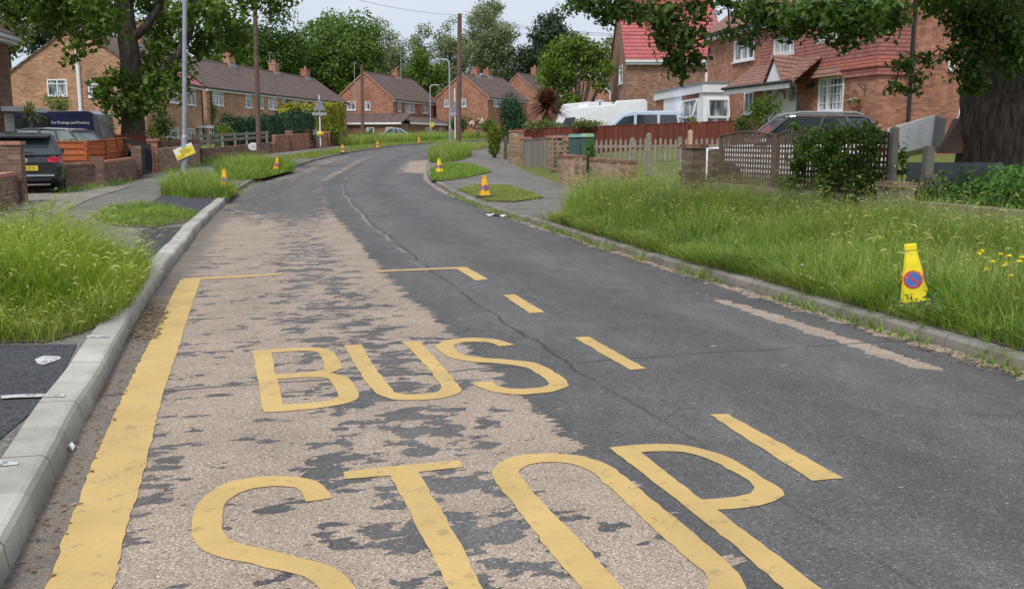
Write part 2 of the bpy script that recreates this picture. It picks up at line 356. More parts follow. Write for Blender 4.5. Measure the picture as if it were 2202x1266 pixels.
    far = b.math('MULTIPLY', b.math('SUBTRACT', 1., b.sm(b.math('ABSOLUTE', b.math('SUBTRACT', b.math('ADD', u, wob), 2.83)), .01, .035)), b.math('MULTIPLY', b.sm(d, 9.5, 13.), b.sm(b.noise(v, .8, 3), .44, .6)))
    col = b.mix(b.math('MULTIPLY', far, .6), col, (.30, .29, .27))
    col = b.mix(b.math('MULTIPLY', b.math('MAXIMUM', c1, c2), .85), col, (.03, .03, .03))
    # small pale specks and scuffs
    sp = b.vor(b.mapv(v, (1, 2.2, 1)), 2.6, False); col = b.mix(b.math('MULTIPLY', b.math('SUBTRACT', 1., b.sm(sp, .02, .05)), .6), col, (.38, .37, .36))
    h = b.math('ADD', b.math('MULTIPLY', sep.outputs[2], b.math('ADD', .35, k)), b.math('MULTIPLY', k, -.8)); b.bump(h, .006, .7)
    return b.fin(col, b.math('SUBTRACT', .82, b.math('MULTIPLY', fn, .14)), .42)
M['road'] = road_mat()
def paint_mat(name, c, wear=.5):
    b = NB(name); v = b.geo(); n = b.noise(v, 9., 6, .7); f = b.noise(v, 140., 2)
    col = b.mix(1., c, b.ramp(b.noise(v, 2.2, 4), [(.3, .88), (.7, 1.08)]), 'MULTIPLY')
    col = b.mix(b.math('MULTIPLY', b.sm(n, .57, .66), wear), col, (.23, .18, .11)); col = b.mix(b.math('MULTIPLY', b.sm(f, .58, .72), .4), col, (.34, .25, .12)); col = b.mix(b.math('MULTIPLY', b.math('MULTIPLY', b.sm(b.noise(v, 55., 4, .7), .57, .63), b.sm(b.noise(v, 1.6, 4), .5, .66)), .75), col, (.17, .14, .11)); col = b.mix(b.math('MULTIPLY', b.sm(b.noise(b.mapv(v, (1.2, .5, 1)), 1.5, 4), .5, .75), .3), col, (.40, .30, .15))
    p = b.vor(v, 5., False); col = b.mix(b.math('MULTIPLY', b.math('SUBTRACT', 1., b.sm(p, .02, .045)), .7), col, (.10, .085, .07)); cr = b.noise(b.mapv(v, (1, 4, 1)), 3.1, 6, .7); col = b.mix(b.math('MULTIPLY', b.math('SUBTRACT', 1., b.sm(b.math('ABSOLUTE', b.math('SUBTRACT', cr, .5)), .002, .008)), .35), col, (.30, .22, .10))
    b.bump(f, .003, .6); return b.fin(col, .75, .3)
M['yellow_paint'] = paint_mat('yellow_road_paint', (.555, .385, .15)); M['white_paint'] = paint_mat('white_spray_paint', (.55, .55, .56), .2); _b = M['white_paint'].node_tree
for _n in _b.nodes:
    if _n.type == 'BSDF_PRINCIPLED':
        _o = _n.inputs['Base Color'].links[0].from_socket; _x = _b.nodes.new('ShaderNodeMix'); _x.data_type = 'RGBA'; _x.inputs[7].default_value = (.11, .11, .11, 1); _z = _b.nodes.new('ShaderNodeTexNoise'); _z.inputs['Scale'].default_value = 38; _z.inputs['Detail'].default_value = 6; _g = _b.nodes.new('ShaderNodeNewGeometry'); _b.links.new(_g.outputs['Position'], _z.inputs['Vector']); _r = _b.nodes.new('ShaderNodeValToRGB'); _r.color_ramp.elements[0].position = .48; _r.color_ramp.elements[1].position = .66; _b.links.new(_z.outputs[0], _r.inputs[0]); _b.links.new(_r.outputs[0], _x.inputs[0]); _b.links.new(_o, _x.inputs[6]); _b.links.new(_x.outputs[2], _n.inputs['Base Color'])
def pave_mat(name, c, var=.2, speck=.4, dirt=(.20, .19, .15), dk=.4):
    b = NB(name); v = b.geo(); f = b.vor(v, 80.); s = b.n('ShaderNodeSeparateColor'); b.l(f, s.inputs[0])
    col = b.mix(1., c, b.ramp(b.noise(v, 1.1, 5), [(.3, 1-var), (.7, 1+var)]), 'MULTIPLY'); col = b.mix(1., col, b.ramp(s.outputs[0], [(0, 1-speck), (1, 1+speck)]), 'MULTIPLY')
    col = b.mix(b.math('MULTIPLY', b.sm(b.noise(v, 2.7, 6, .65), .54, .68), dk), col, dirt)
    cr = b.vor(b.mapv(v, (.45, .45, .45)), 1., False, 'DISTANCE_TO_EDGE'); 
    wob = b.math('ADD', cr, b.math('MULTIPLY', b.math('SUBTRACT', b.noise(v, 3., 4), .5), .04)); col = b.mix(b.math('MULTIPLY', b.math('SUBTRACT', 1., b.sm(b.math('ABSOLUTE', wob), .002, .008)), .5), col, (.05, .05, .045))
    b.bump(s.outputs[1], .005, .5); return b.fin(col, .92, .2)
M['footway'] = pave_mat('worn_footway_asphalt', (.168, .158, .145), .24, .45, (.23, .205, .155), .55); M['new_tarmac'] = pave_mat('fresh_tarmac', (.062, .064, .07), .12, .5, (.10, .10, .10), .2)
M['drive'] = pave_mat('dusty_drive', (.24, .22, .185)); M['soil'] = pave_mat('dry_soil', (.13, .10, .07), .3, .5)
def grassground(name, c1, c2):
    b = NB(name); v = b.geo(); col = b.mix(b.ramp(b.noise(v, 2.2, 6, .7), [(.3, 0), (.7, 1)]), c1, c2); f = b.noise(v, 45., 3)
    col = b.mix(1., col, b.ramp(f, [(.3, .55), (.7, 1.4)]), 'MULTIPLY'); b.bump(f, .04, .8); return b.fin(col, .95, .1)
M['lawn'] = grassground('lawn_turf', (.10, .135, .035), (.19, .21, .065)); M['field'] = grassground('field_turf', (.055, .085, .025), (.10, .13, .04))
def kerb_mat(name, c, moss):
    b = NB(name); u = b.uv(); s = b.n('ShaderNodeSeparateXYZ'); b.l(u, s.inputs[0]); v = b.geo()
    col = b.mix(1., c, b.ramp(b.noise(v, 2.5, 5), [(.3, .82), (.7, 1.1)]), 'MULTIPLY'); col = b.mix(1., col, b.ramp(b.noise(v, 160., 2), [(.3, .85), (.7, 1.15)]), 'MULTIPLY')
    if moss: col = b.mix(b.math('MULTIPLY', b.sm(b.noise(v, 3.4, 6, .7), .46, .6), moss), col, (.11, .12, .05))
    wn_ = b.n('ShaderNodeTexWhiteNoise', noise_dimensions='1D'); dv = b.math('DIVIDE', s.outputs[1], .915); b.l(b.math('FLOOR', dv), wn_.inputs['W'])
    col = b.mix(1., col, b.ramp(wn_.outputs[0], [(0, .86), (1, 1.1)]), 'MULTIPLY')
    j = b.math('SUBTRACT', 1., b.sm(b.math('ABSOLUTE', b.math('SUBTRACT', b.math('FRACT', dv), .5)), .004, .012)); col = b.mix(b.math('MULTIPLY', j, .75), col, (.10, .095, .085))
    st = b.math('MULTIPLY', b.sm(b.noise(b.mapv(v, (9, 3, 14)), 1., 5, .7), .60, .74), .55); col = b.mix(st, col, (.16, .15, .13))
    low = b.math('MULTIPLY', b.math('SUBTRACT', 1., b.sm(b.math('ADD', s.outputs[0], b.math('MULTIPLY', b.math('SUBTRACT', b.noise(v, 7., 5, .7), .5), .12)), .06, .15)), .6); col = b.mix(low, col, (.17, .145, .115))
    b.bump(b.noise(v, 220., 2), .002, .5); return b.fin(col, .85, .3)
M['kerb_new'] = kerb_mat('pale_new_kerb', (.42, .405, .365), .12); M['kerb_old'] = kerb_mat('mossy_old_kerb', (.24, .225, .20), .8)
M['brick_red'] = brick('red_brick', (.32, .125, .078), (.38, .168, .105), (.33, .27, .22))
M['brick_orange'] = brick('orange_stock_brick', (.39, .195, .115), (.45, .25, .155), (.40, .33, .26))
M['brick_dark'] = brick('dark_brick', (.20, .10, .068), (.27, .135, .09), (.25, .21, .17))
M['brick_wall'] = brick('garden_wall_brick', (.19, .105, .078), (.25, .148, .11), (.28, .24, .20), 1., .4)
M['brick_pale'] = brick('pale_multi_brick', (.40, .27, .17), (.33, .20, .13), (.36, .32, .27), 1., .35)
M['brick_mixed'] = brick('mixed_dark_brick', (.34, .17, .105), (.20, .115, .085), (.36, .29, .23))
M['block'] = brick('weathered_block', (.17, .13, .095), (.21, .16, .115), (.15, .125, .10), 1.15, .35)
M['wall_concrete'] = plain('stained_concrete', (.23, .19, .155), .9, .2, 0, .35, 2.2, .004)
M['coping'] = plain('brick_coping', (.38, .20, .14), .9, .2, 0, .25, 5.)
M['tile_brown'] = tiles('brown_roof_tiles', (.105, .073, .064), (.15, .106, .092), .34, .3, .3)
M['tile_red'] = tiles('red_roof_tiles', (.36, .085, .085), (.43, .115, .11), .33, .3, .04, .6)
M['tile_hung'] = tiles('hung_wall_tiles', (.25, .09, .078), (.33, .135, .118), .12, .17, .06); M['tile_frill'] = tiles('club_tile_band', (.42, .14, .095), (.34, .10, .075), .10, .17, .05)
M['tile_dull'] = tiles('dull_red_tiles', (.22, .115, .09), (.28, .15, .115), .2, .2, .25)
M['upvc'] = plain('white_frame', (.74, .75, .77), .35, .5, 0, .03); M['fascia'] = plain('white_fascia', (.74, .75, .77), .5, .4, 0, .06)
M['white_render'] = plain('white_painted_wall', (.78, .79, .82), .7, .3, 0, .08)
def glass():
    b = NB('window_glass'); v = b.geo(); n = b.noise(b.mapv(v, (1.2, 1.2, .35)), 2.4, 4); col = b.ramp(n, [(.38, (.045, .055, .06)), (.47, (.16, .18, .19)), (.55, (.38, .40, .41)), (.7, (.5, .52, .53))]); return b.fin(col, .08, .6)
M['glass'] = glass()
M['car_glass'] = plain('car_glass', (.035, .045, .05), .06, .7, 0, .1); M['pale_glass'] = plain('pale_car_glass', (.22, .27, .29), .08, .6, 0, .25, 1.5)
M['black'] = plain('black_plastic', (.022, .022, .024), .5, .4); M['rubber'] = plain('black_rubber', (.025, .025, .026), .85, .2); M['dark_metal'] = plain('dark_metal', (.035, .035, .04), .45, .5, .4)
M['galv'] = plain('galvanised_steel', (.34, .37, .41), .5, .5, .25, .15, 4.); M['galv_dark'] = plain('weathered_steel', (.24, .26, .27), .55, .5, .2, .2, 4.)
M['wood_pole'] = plain('creosoted_pole', (.145, .095, .075), .85, .2, 0, .25, 2.5, .006); M['wood_grey'] = plain('grey_weathered_wood', (.25, .225, .19), .9, .2, 0, .3, 3., .006)
M['wood_trellis'] = plain('brown_grey_trellis', (.145, .11, .082), .9, .2, 0, .25, 6.); M['wood_pale'] = plain('fresh_timber', (.46, .34, .22), .85, .2, 0, .15, 5.)
def planks(name, c, step, vert=True, var=.35):
    b = NB(name); v = b.uv(); s = b.n('ShaderNodeSeparateXYZ'); b.l(v, s.inputs[0]); q = b.math('DIVIDE', s.outputs[0 if vert else 1], step); wn_ = b.n('ShaderNodeTexWhiteNoise', noise_dimensions='1D'); b.l(b.math('FLOOR', q), wn_.inputs['W'])
    col = b.mix(1., c, b.ramp(wn_.outputs[0], [(0, 1-var*.5), (1, 1+var*.5)]), 'MULTIPLY'); col = b.mix(1., col, b.ramp(b.noise(b.mapv(v, (14, 2, 1) if vert else (2, 14, 1)), 2., 5), [(.3, .8), (.7, 1.15)]), 'MULTIPLY')
    e = b.math('ABSOLUTE', b.math('SUBTRACT', b.math('FRACT', q), .5)); b.bump(b.math('SUBTRACT', 1., b.sm(e, .42, .5)), .012, .9); col = b.mix(b.sm(e, .46, .5), col, tuple(x*.35 for x in c)); return b.fin(col, .85, .2)
M['fence_red'] = planks('red_brown_boards', (.165, .05, .034), .125); M['fence_orange'] = planks('orange_stained_boards', (.40, .115, .045), .14, False)
M['gate_grey'] = planks('grey_gate_boards', (.26, .235, .20), .12)
M['mattress'] = plain('mattress_fabric', (.74, .74, .74), .9, .2, 0, .08); M['corrugated'] = plain('grey_sheeting', (.13, .14, .145), .7, .3, 0, .2)
M['cone_yellow'] = plain('cone_yellow', (.80, .65, .02), .5, .4, 0, .16, 9.); M['cone_amber'] = plain('cone_amber', (.80, .45, .02), .5, .4, 0, .08, 6.); M['sign_red'] = plain('sign_red', (.55, .04, .04), .4); M['sign_blue'] = plain('sign_blue', (.05, .16, .50), .4)
M['sign_yellow'] = plain('sign_yellow', (.80, .62, .03), .5, .4, 0, .03); M['sign_white'] = plain('sign_white', (.72, .73, .73), .5, .4, 0, .04); M['ink'] = plain('sign_ink', (.10, .10, .10), .6); M['sign_green'] = plain('sign_green', (.10, .32, .14), .5)
def paint(name, c, rough=.22): 
    b = NB(name); b.p.inputs['Coat Weight'].default_value = .7; b.p.inputs['Coat Roughness'].default_value = .06
    v = b.obj(); return b.fin(b.mix(1., c, b.ramp(b.noise(v, 2., 4), [(.3, .93), (.7, 1.05)]), 'MULTIPLY'), rough, .5, .0)
for k, c in dict(car_black=(.012, .012, .014), car_grey=(.085, .09, .095), car_navy=(.022, .032, .085), car_white=(.74, .75, .77), car_blue=(.50, .60, .74), car_silver=(.45, .52, .55), van_white=(.76, .77, .80)).items(): M[k] = paint(k, c)
M['lamp_red'] = plain('tail_lamp_red', (.42, .015, .03), .2, .6); M['lamp_clear'] = plain('headlamp_clear', (.55, .57, .6), .15, .7); M['chrome'] = plain('chrome_trim', (.6, .61, .63), .2, .5, .9); M['lamp_orange'] = plain('orange_strap', (.70, .17, .03), .5)
M['plate'] = plain('number_plate_yellow', (.75, .55, .03), .45)
def bark(name, c):
    b = NB(name); v = b.obj(); n = b.noise(b.mapv(v, (9, 9, 1.6)), 1.6, 6, .65); vr = b.vor(b.mapv(v, (7, 7, 1.3)), 1.3, False, 'DISTANCE_TO_EDGE'); n = b.math('ADD', n, b.math('MULTIPLY', b.sm(vr, 0., .25), .10)); col = b.mix(b.ramp(n, [(.38, 0), (.78, 1)]), tuple(x*.4 for x in c), tuple(x*1.5 for x in c)); b.bump(n, .08, 1.); return b.fin(col, .95, .1)
M['bark'] = bark('oak_bark', (.125, .105, .085)); M['bark_dark'] = bark('dark_oak_bark', (.085, .068, .055)); M['bark_pale'] = bark('pale_bark', (.22, .20, .165))
lf = leafmat
M['oak'] = lf('oak_leaves', (.055, .10, .016), (.10, .17, .024), (.155, .235, .042), trans=.42); M['oak_dark'] = lf('dark_oak_leaves', (.038, .080, .016), (.072, .132, .023), (.115, .185, .035), .4)
M['ash'] = lf('mid_green_leaves', (.075, .14, .03), (.13, .215, .045), (.18, .27, .06), trans=.42); M['beech'] = lf('bright_green_leaves', (.085, .155, .018), (.14, .23, .025), (.20, .28, .04))
M['pine'] = lf('dark_pine_needles', (.026, .048, .024), (.042, .072, .032), (.065, .10, .045), .15); M['poplar'] = lf('grey_green_leaves', (.15, .20, .10), (.24, .29, .16), (.33, .37, .22)); M['olive'] = lf('olive_leaves', (.10, .14, .045), (.17, .21, .07), (.24, .27, .10))
M['cypress'] = lf('cypress_green', (.014, .045, .018), (.024, .07, .026), (.04, .10, .035), .1); M['gold'] = lf('golden_conifer', (.22, .22, .02), (.34, .33, .025), (.14, .16, .02), .2); M['privet'] = lf('privet_leaves', (.13, .19, .02), (.20, .26, .03), (.10, .16, .02))
M['shrub'] = lf('climber_leaves', (.045, .10, .014), (.085, .16, .02), (.14, .22, .03)); M['weed'] = lf('nettle_leaves', (.045, .12, .02), (.075, .18, .03), (.13, .26, .05)); M['cordyline_red'] = lf('bronze_blades', (.07, .026, .024), (.16, .055, .045), (.26, .10, .07), .2); M['cordyline_green'] = lf('green_blades', (.10, .16, .04), (.24, .28, .08), (.38, .38, .16), .2)
M['dead_leaf'] = lf('fallen_leaves', (.10, .055, .03), (.20, .12, .06), (.36, .26, .14), .1); M['bloom_white'] = lf('white_blossom', (.55, .56, .48), (.68, .68, .62), (.75, .72, .66), .2); M['bloom_pink'] = lf('pink_blossom', (.60, .25, .28), (.70, .45, .42), (.74, .66, .60), .2)
M['buttercup'] = lf('buttercup_petals', (.80, .66, .02), (.86, .74, .03), (.80, .70, .04), .2)
g1 = dict(trans=.4, rough=.5)
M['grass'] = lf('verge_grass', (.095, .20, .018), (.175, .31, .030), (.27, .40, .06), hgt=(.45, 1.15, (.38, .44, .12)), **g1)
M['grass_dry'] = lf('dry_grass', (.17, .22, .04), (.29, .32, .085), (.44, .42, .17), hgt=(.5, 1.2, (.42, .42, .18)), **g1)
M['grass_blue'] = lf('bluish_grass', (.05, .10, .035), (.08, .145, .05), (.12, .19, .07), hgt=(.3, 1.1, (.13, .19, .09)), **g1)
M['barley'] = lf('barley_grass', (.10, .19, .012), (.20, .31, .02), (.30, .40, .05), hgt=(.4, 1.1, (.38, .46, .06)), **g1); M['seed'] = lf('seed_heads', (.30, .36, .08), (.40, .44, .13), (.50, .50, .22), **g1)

# ---------------------------------------------------------------- road, kerbs, footways
LK = spline([(1.1, -6.3), (-.15, -2.2)]+[tuple(G(*p)[:2]) for p in ((20, 1210), (200, 860), (300, 672), (345, 603), (400, 532), (432, 490), (482, 440), (515, 410), (562, 385), (626, 364), (700, 340.5), (800, 322), (900, 311.5))]+[(-.5, 101), (8, 113), (20, 121)])
RK = spline([(5.9, -4.6), (4.35, 1.6)]+[tuple(G(*p)[:2]) for p in ((2202, 797), (1750, 662), (1600, 618), (1400, 562), (1180, 490), (1080, 460), (1000, 430), (938, 395), (918, 370))]+[(-4.25, 50), (-4.1, 62), (-2.6, 75), (.6, 88), (6.4, 100), (14, 108), (24, 114)])
LA = np.array([(p.x, p.y) for p in LK]); LS = np.concatenate([[0], np.cumsum(np.linalg.norm(np.diff(LA, axis=0), axis=1))]); LS -= np.interp(0, LA[:, 1], LS)
RA = np.array([(p.x, p.y) for p in RK]); RS = np.concatenate([[0], np.cumsum(np.linalg.norm(np.diff(RA, axis=0), axis=1))])
def road_uv(P):
    out = []
    A, B = LA[:-1], LA[1:]; D = B-A; L2 = (D**2).sum(1)
    for p in P:
        t = np.clip(((p-A)*D).sum(1)/L2, 0, 1); q = A+D*t[:, None]; dd = np.linalg.norm(p-q, axis=1); i = dd.argmin()
        out.append((dd[i], LS[i]+t[i]*(LS[i+1]-LS[i])))
    return np.array(out)
def paired(A, S, n):
    f = np.linspace(0, 1, n); s = S[0]+(S[-1]-S[0])*f; return np.stack([np.interp(s, S, A[:, 0]), np.interp(s, S, A[:, 1])], 1)
n_s, n_t = 420, 7
pl, pr_ = paired(LA, LS, n_s), paired(RA, RS, n_s)
g = np.stack([pl+(pr_-pl)*t for t in np.linspace(-.012, 1.012, n_t)], 1).reshape(-1, 2)
V = np.column_stack([g, gzv(g[:, 1])]); F = [(i*n_t+k, i*n_t+k+1, (i+1)*n_t+k+1, (i+1)*n_t+k) for i in range(n_s-1) for k in range(n_t-1)]
m = MB(); m.add(V, F); kind(m.build('road', M['road'], uv=road_uv(g), recalc=False), 'structure')
def sweep(pl, prof, s0, s1, name, mat):              # prof: (offset to the outside, height) pairs
    S = np.concatenate([[0], np.cumsum([(pl[i+1]-pl[i]).length for i in range(len(pl)-1)])]); S -= np.interp(0, [p.y for p in pl], S)
    idx = [i for i in range(len(pl)) if s0 <= S[i] <= s1]; n = len(prof); vs = []; uv = []; ac = np.concatenate([[0], np.cumsum([math.dist(prof[i], prof[i+1]) for i in range(n-1)])])
    for i in idx:
        t = (pl[min(i+1, len(pl)-1)]-pl[max(i-1, 0)]).normalized(); nn = Vector((t.y, -t.x)); jx = .012*math.sin(S[i]*1.7)+.01*math.sin(S[i]*4.1)
        for k, (o, h) in enumerate(prof):
            q = pl[i]+nn*(o+(jx if o > 0 else -jx)*.6); vs.append((q.x, q.y, gz(q.y)+h)); uv.append((ac[k], S[i]))
    fs = [(i*n+k, i*n+k+1, (i+1)*n+k+1, (i+1)*n+k) for i in range(len(idx)-1) for k in range(n-1)]
    m = MB(); m.add(vs, fs); return kind(m.build(name, mat, uv=uv, recalc=False), 'structure')
sweep(LK, [(.03, -.06), (0, .092), (-.015, .112), (-.035, .118), (-.185, .121), (-.195, .05)], -6, 24.3, 'kerb', M['kerb_new'])
sweep(LK, [(.02, -.06), (0, .095), (-.03, .108), (-.13, .11), (-.14, .05)], 24.2, 140, 'kerb', M['kerb_old'])
sweep(RK, [(-.02, -.06), (0, .065), (.03, .085), (.13, .09), (.30, .088)], -6, 130, 'kerb', M['kerb_old'])
def strip(pa, pb, name, mat, h, n=300):
    a = np.array([(p[0], p[1]) for p in pa]); b = np.array([(p[0], p[1]) for p in pb])
    sa = np.concatenate([[0], np.cumsum(np.linalg.norm(np.diff(a, axis=0), axis=1))]); sb = np.concatenate([[0], np.cumsum(np.linalg.norm(np.diff(b, axis=0), axis=1))])
    A, B = paired(a, sa, n), paired(b, sb, n); m = MB(); k = 6; g = np.stack([A+(B-A)*t for t in np.linspace(0, 1, k)], 1).reshape(-1, 2)
    m.add(np.column_stack([g, gzv(g[:, 1])+h]), [(i*k+j, i*k+j+1, (i+1)*k+j+1, (i+1)*k+j) for i in range(n-1) for j in range(k-1)]); return kind(m.build(name, mat, recalc=False), 'structure')
strip(offset(LK, -.17), offset(LK, -5.2), 'footpath', M['footway'], .105)
RB = [Vector(p) for p in ((8.9, 4), (7.0, 12.2), (4.75, 21.2), (3.85, 20.3))]+[G(x, y, .12).to_2d() for x, y in ((1350, 414), (1272, 404), (1208, 395), (1130, 366), (1100, 348), (1075, 330))]+[Vector((-.6, 62)), Vector((.6, 75)), Vector((3.6, 86)), Vector((9, 97)), (Vector((26, 109)))]
strip(offset(RK, .12), RB, 'footpath', M['footway'], .092)
def sheet(name, mat, px=None, pts=None, h=.11, cuts=None):
    P = pts or [G(x, y, h) for x, y in px]
    m = MB(); P = [(p[0], p[1], gz(p[1])+h) for p in P]; m.add(P, [tuple(t) for t in tessellate_polygon([[Vector((p[0], p[1], 0)) for p in P]])]); return kind(m.build(name, mat, recalc=True), 'structure')
# base land, left gardens, right gardens rising to the houses
xs = np.concatenate([np.linspace(-500, -60, 12), np.linspace(-50, 50, 30), np.linspace(60, 500, 12)]); ys = np.concatenate([np.linspace(-60, 0, 5), np.linspace(4, 180, 60), np.linspace(200, 900, 20)])
gx, gy = np.meshgrid(xs, ys); m = MB(); nx = len(xs)
m.add(np.column_stack([gx.ravel(), gy.ravel(), gzv(gy.ravel())-.16]), [(j*nx+i, j*nx+i+1, (j+1)*nx+i+1, (j+1)*nx+i) for j in range(len(ys)-1) for i in range(nx-1)])
kind(m.build('ground', M['field'], recalc=False), 'structure')
strip(offset(LK, -5.15), offset(LK, -60), 'garden_ground', M['lawn'], .098, 160)
def ramp_r(s): return .125+min(.80, .11*max(s, 0)+.05*max(0, min(s-2, 5)))
A = np.array([(p[0], p[1]) for p in RB]); sa = np.concatenate([[0], np.cumsum(np.linalg.norm(np.diff(A, axis=0), axis=1))]); A = paired(A, sa, 200); ss = [0, .6, 1.2, 2, 3, 4, 6, 8, 12, 20, 45]
m = MB(); m.add([(a[0]+s*.97, a[1]+s*.24, gz(a[1])+(ramp_r(s) if s else .08)) for a in A for s in ss], [(i*11+k, i*11+k+1, (i+1)*11+k+1, (i+1)*11+k) for i in range(199) for k in range(10)])
kind(m.build('garden_ground', M['lawn'], recalc=False), 'structure')
def ground_right(x, y):                               # height of the right-hand gardens
    b = np.array([x-.0, y]); bx = np.interp(y-.24*2, A[A[:, 1].argsort()][:, 1], A[A[:, 1].argsort()][:, 0]); return gz(y)+ramp_r(x-bx)
# fresh tarmac crossings and patches on the left
sheet('tarmac_patch', M['new_tarmac'], [(-260, 740), (165, 740), (110, 850), (-80, 1010), (-300, 1010)], h=.112)
sheet('tarmac_patch', M['new_tarmac'], [(285, 545), (300, 500), (318, 490), (415, 487), (380, 530), (340, 575), (318, 588), (295, 575)], h=.112)
sheet('tarmac_patch', M['new_tarmac'], [(318, 440), (345, 421), (400, 421), (478, 428), (448, 458), (420, 466)], h=.112)
sheet('driveway', M['drive'], [(68, 447), (122, 403), (285, 400), (200, 425), (120, 462)], h=.116)

sheet('driveway', M['drive'], [(-160, 450), (62, 450), (126, 404), (122, 388), (20, 384), (-160, 392)], h=.122)

# ---------------------------------------------------------------- painted markings (flat paint, traced to the road)
def jag(loop, amp=.006, step=.06):
    o = []; amp *= .55
    for i in range(len(loop)):
        a, b = Vector(loop[i]), Vector(loop[(i+1) % len(loop)]); n = max(1, int((b-a).length/step))
        for k in range(n): p = a.lerp(b, k/n); o.append(Vector((p.x+rng.normal()*amp, p.y+rng.normal()*amp*.8)))
    return o
def smooth(loop, step=.05):                              # round the drawn curves, keep the true corners
    n = len(loop); T = []; o = []
    for i in range(n):
        a, b, c = loop[i-1], loop[i], loop[(i+1) % n]; u_, v_ = b-a, c-b; ang = u_.angle(v_, 0.)
        T.append(None if ang > R(62) else ((u_.normalized()+v_.normalized()).normalized()))
    for i in range(n):
        a, b = loop[i], loop[(i+1) % n]; Ln = (b-a).length; d = (b-a).normalized(); t0 = (T[i] or d)*Ln; t1 = (T[(i+1) % n] or d)*Ln; k = max(1, int(Ln/step))
        for j in range(k): t = j/k; o.append(a*(2*t**3-3*t*t+1)+t0*(t**3-2*t*t+t)+b*(-2*t**3+3*t*t)+t1*(t**3-t*t))
    return o
def marking(name, polys, mat, h=.004, amp=.006, parent=None):   # polys: list of [outer, hole, ...] in photo px
    m = MB()
    for loops in polys:
        W = [jag(smooth([G(x, y).to_2d() for x, y in lp]) if len(lp) > 8 else [G(x, y).to_2d() for x, y in lp], amp) for lp in loops]; Ls = [[Vector((p.x, p.y, 0)) for p in lp] for lp in W]
        tri = tessellate_polygon(Ls); flat = [p for lp in Ls for p in lp]; m.add([(p.x, p.y, gz(p.y)+h) for p in flat], [tuple(t) for t in tri])
    me = m.build(name, mat, parent, recalc=False)
    bm = bmesh.new(); bm.from_mesh(me.data)
    for f in bm.faces:
        if f.normal.z < 0: f.normal_flip()
    bm.to_mesh(me.data); bm.free(); return me
YP = M['yellow_paint']
def z1(l): return [(520+x/4.404, 700+y/4.404) for x, y in l]
def z2(l): return [(900+x/4.404, 700+y/4.404) for x, y in l]
def z3(l): return [(380+x/3.1457, 940+y/3.1457) for x, y in l]
def z4(l): return [(1000+x/2.5906, 880+y/2.5906) for x, y in l]
B_o = z1([(105, 238), (560, 212), (740, 212), (850, 240), (895, 280), (950, 385), (945, 410), (850, 445), (830, 452), (960, 475), (1030, 520), (1085, 600), (1105, 680), (1080, 705), (970, 745), (600, 800), (200, 825), (170, 640)])
B_h1 = z1([(280, 260), (600, 243), (690, 248), (750, 290), (782, 380), (778, 415), (720, 432), (318, 465), (300, 350)])
B_h2 = z1([(340, 510), (640, 492), (780, 492), (850, 535), (890, 610), (918, 665), (900, 688), (800, 715), (388, 755), (365, 640)])
U_o = z1([(970, 188), (1130, 182), (1260, 390), (1400, 580), (1450, 632), (1560, 655), (1700, 655), (1860, 625), (1888, 595), (1850, 520), (1720, 360), (1520, 158), (1680, 150), (1800, 280), (1950, 440), (2050, 570), (2080, 625), (2040, 650), (1900, 690), (1640, 710), (1430, 700), (1290, 655), (1220, 590), (1090, 400)])
S_o = z2([(905, 185), (765, 200), (740, 185), (680, 165), (540, 155), (430, 160), (345, 185), (335, 210), (375, 255), (480, 295), (800, 320), (1080, 352), (1170, 380), (1290, 445), (1420, 545), (1415, 570), (1320, 615), (1100, 650), (880, 655), (680, 625), (580, 590), (515, 545), (620, 538), (710, 535), (750, 575), (850, 600), (1000, 602), (1150, 590), (1220, 570), (1235, 550), (1200, 510), (1080, 430), (1000, 395), (840, 370), (480, 340), (300, 305), (240, 275), (170, 195), (190, 170), (300, 135), (480, 118), (620, 122), (750, 135), (830, 160)])
tg = thing('painted_word', 'yellow painted word BUS across the bus bay', 'road marking')
marking('letter', [[B_o, B_h1, B_h2]], YP, parent=tg); marking('letter', [[U_o]], YP, parent=tg); marking('letter', [[S_o]], YP, parent=tg)
S2 = z3([(1045, 415), (870, 440), (840, 375), (810, 345), (650, 335), (520, 345), (420, 380), (345, 430), (318, 510), (310, 610), (340, 680), (400, 710), (550, 750), (760, 800), (960, 850), (1080, 890), (1160, 950), (1210, 1030), (1250, 1200), (1020, 1200), (965, 1030), (940, 985), (860, 945), (500, 860), (260, 800), (150, 745), (110, 690), (110, 560), (130, 470), (200, 390), (330, 315), (480, 280), (660, 268), (830, 275), (920, 292), (1000, 335), (1035, 375)])
T2 = z3([(1130, 235), (1600, 185), (1910, 158), (1935, 205), (1640, 238), (1740, 420), (1900, 690), (2075, 1026), (2200, 1270), (1960, 1270), (1840, 1030), (1650, 650), (1450, 262), (1140, 285)])
O2 = z4([(148, 345), (190, 300), (280, 262), (400, 247), (560, 252), (700, 275), (800, 315), (980, 455), (1180, 615), (1400, 800), (1545, 950), (1580, 1040), (1700, 1250), (1480, 1250), (1350, 1000), (1360, 950), (1200, 800), (1000, 620), (800, 430), (690, 345), (600, 308), (480, 295), (360, 308), (300, 345), (330, 400), (500, 590), (700, 800), (880, 1000), (1090, 1250), (880, 1250), (650, 1000), (430, 740), (280, 540)])
P_o = z4([(805, 215), (1000, 197), (1200, 200), (1330, 225), (1440, 258), (1560, 320), (1700, 410), (1780, 455), (1775, 480), (1730, 515), (1640, 540), (1400, 562), (1600, 710), (1800, 860), (1980, 1000), (2300, 1260), (2060, 1260), (1770, 1000), (1600, 850), (1350, 640), (1080, 430)])
P_h = z4([(978, 243), (1100, 235), (1220, 243), (1340, 275), (1460, 330), (1580, 400), (1618, 440), (1590, 470), (1500, 490), (1320, 505), (1220, 430)])
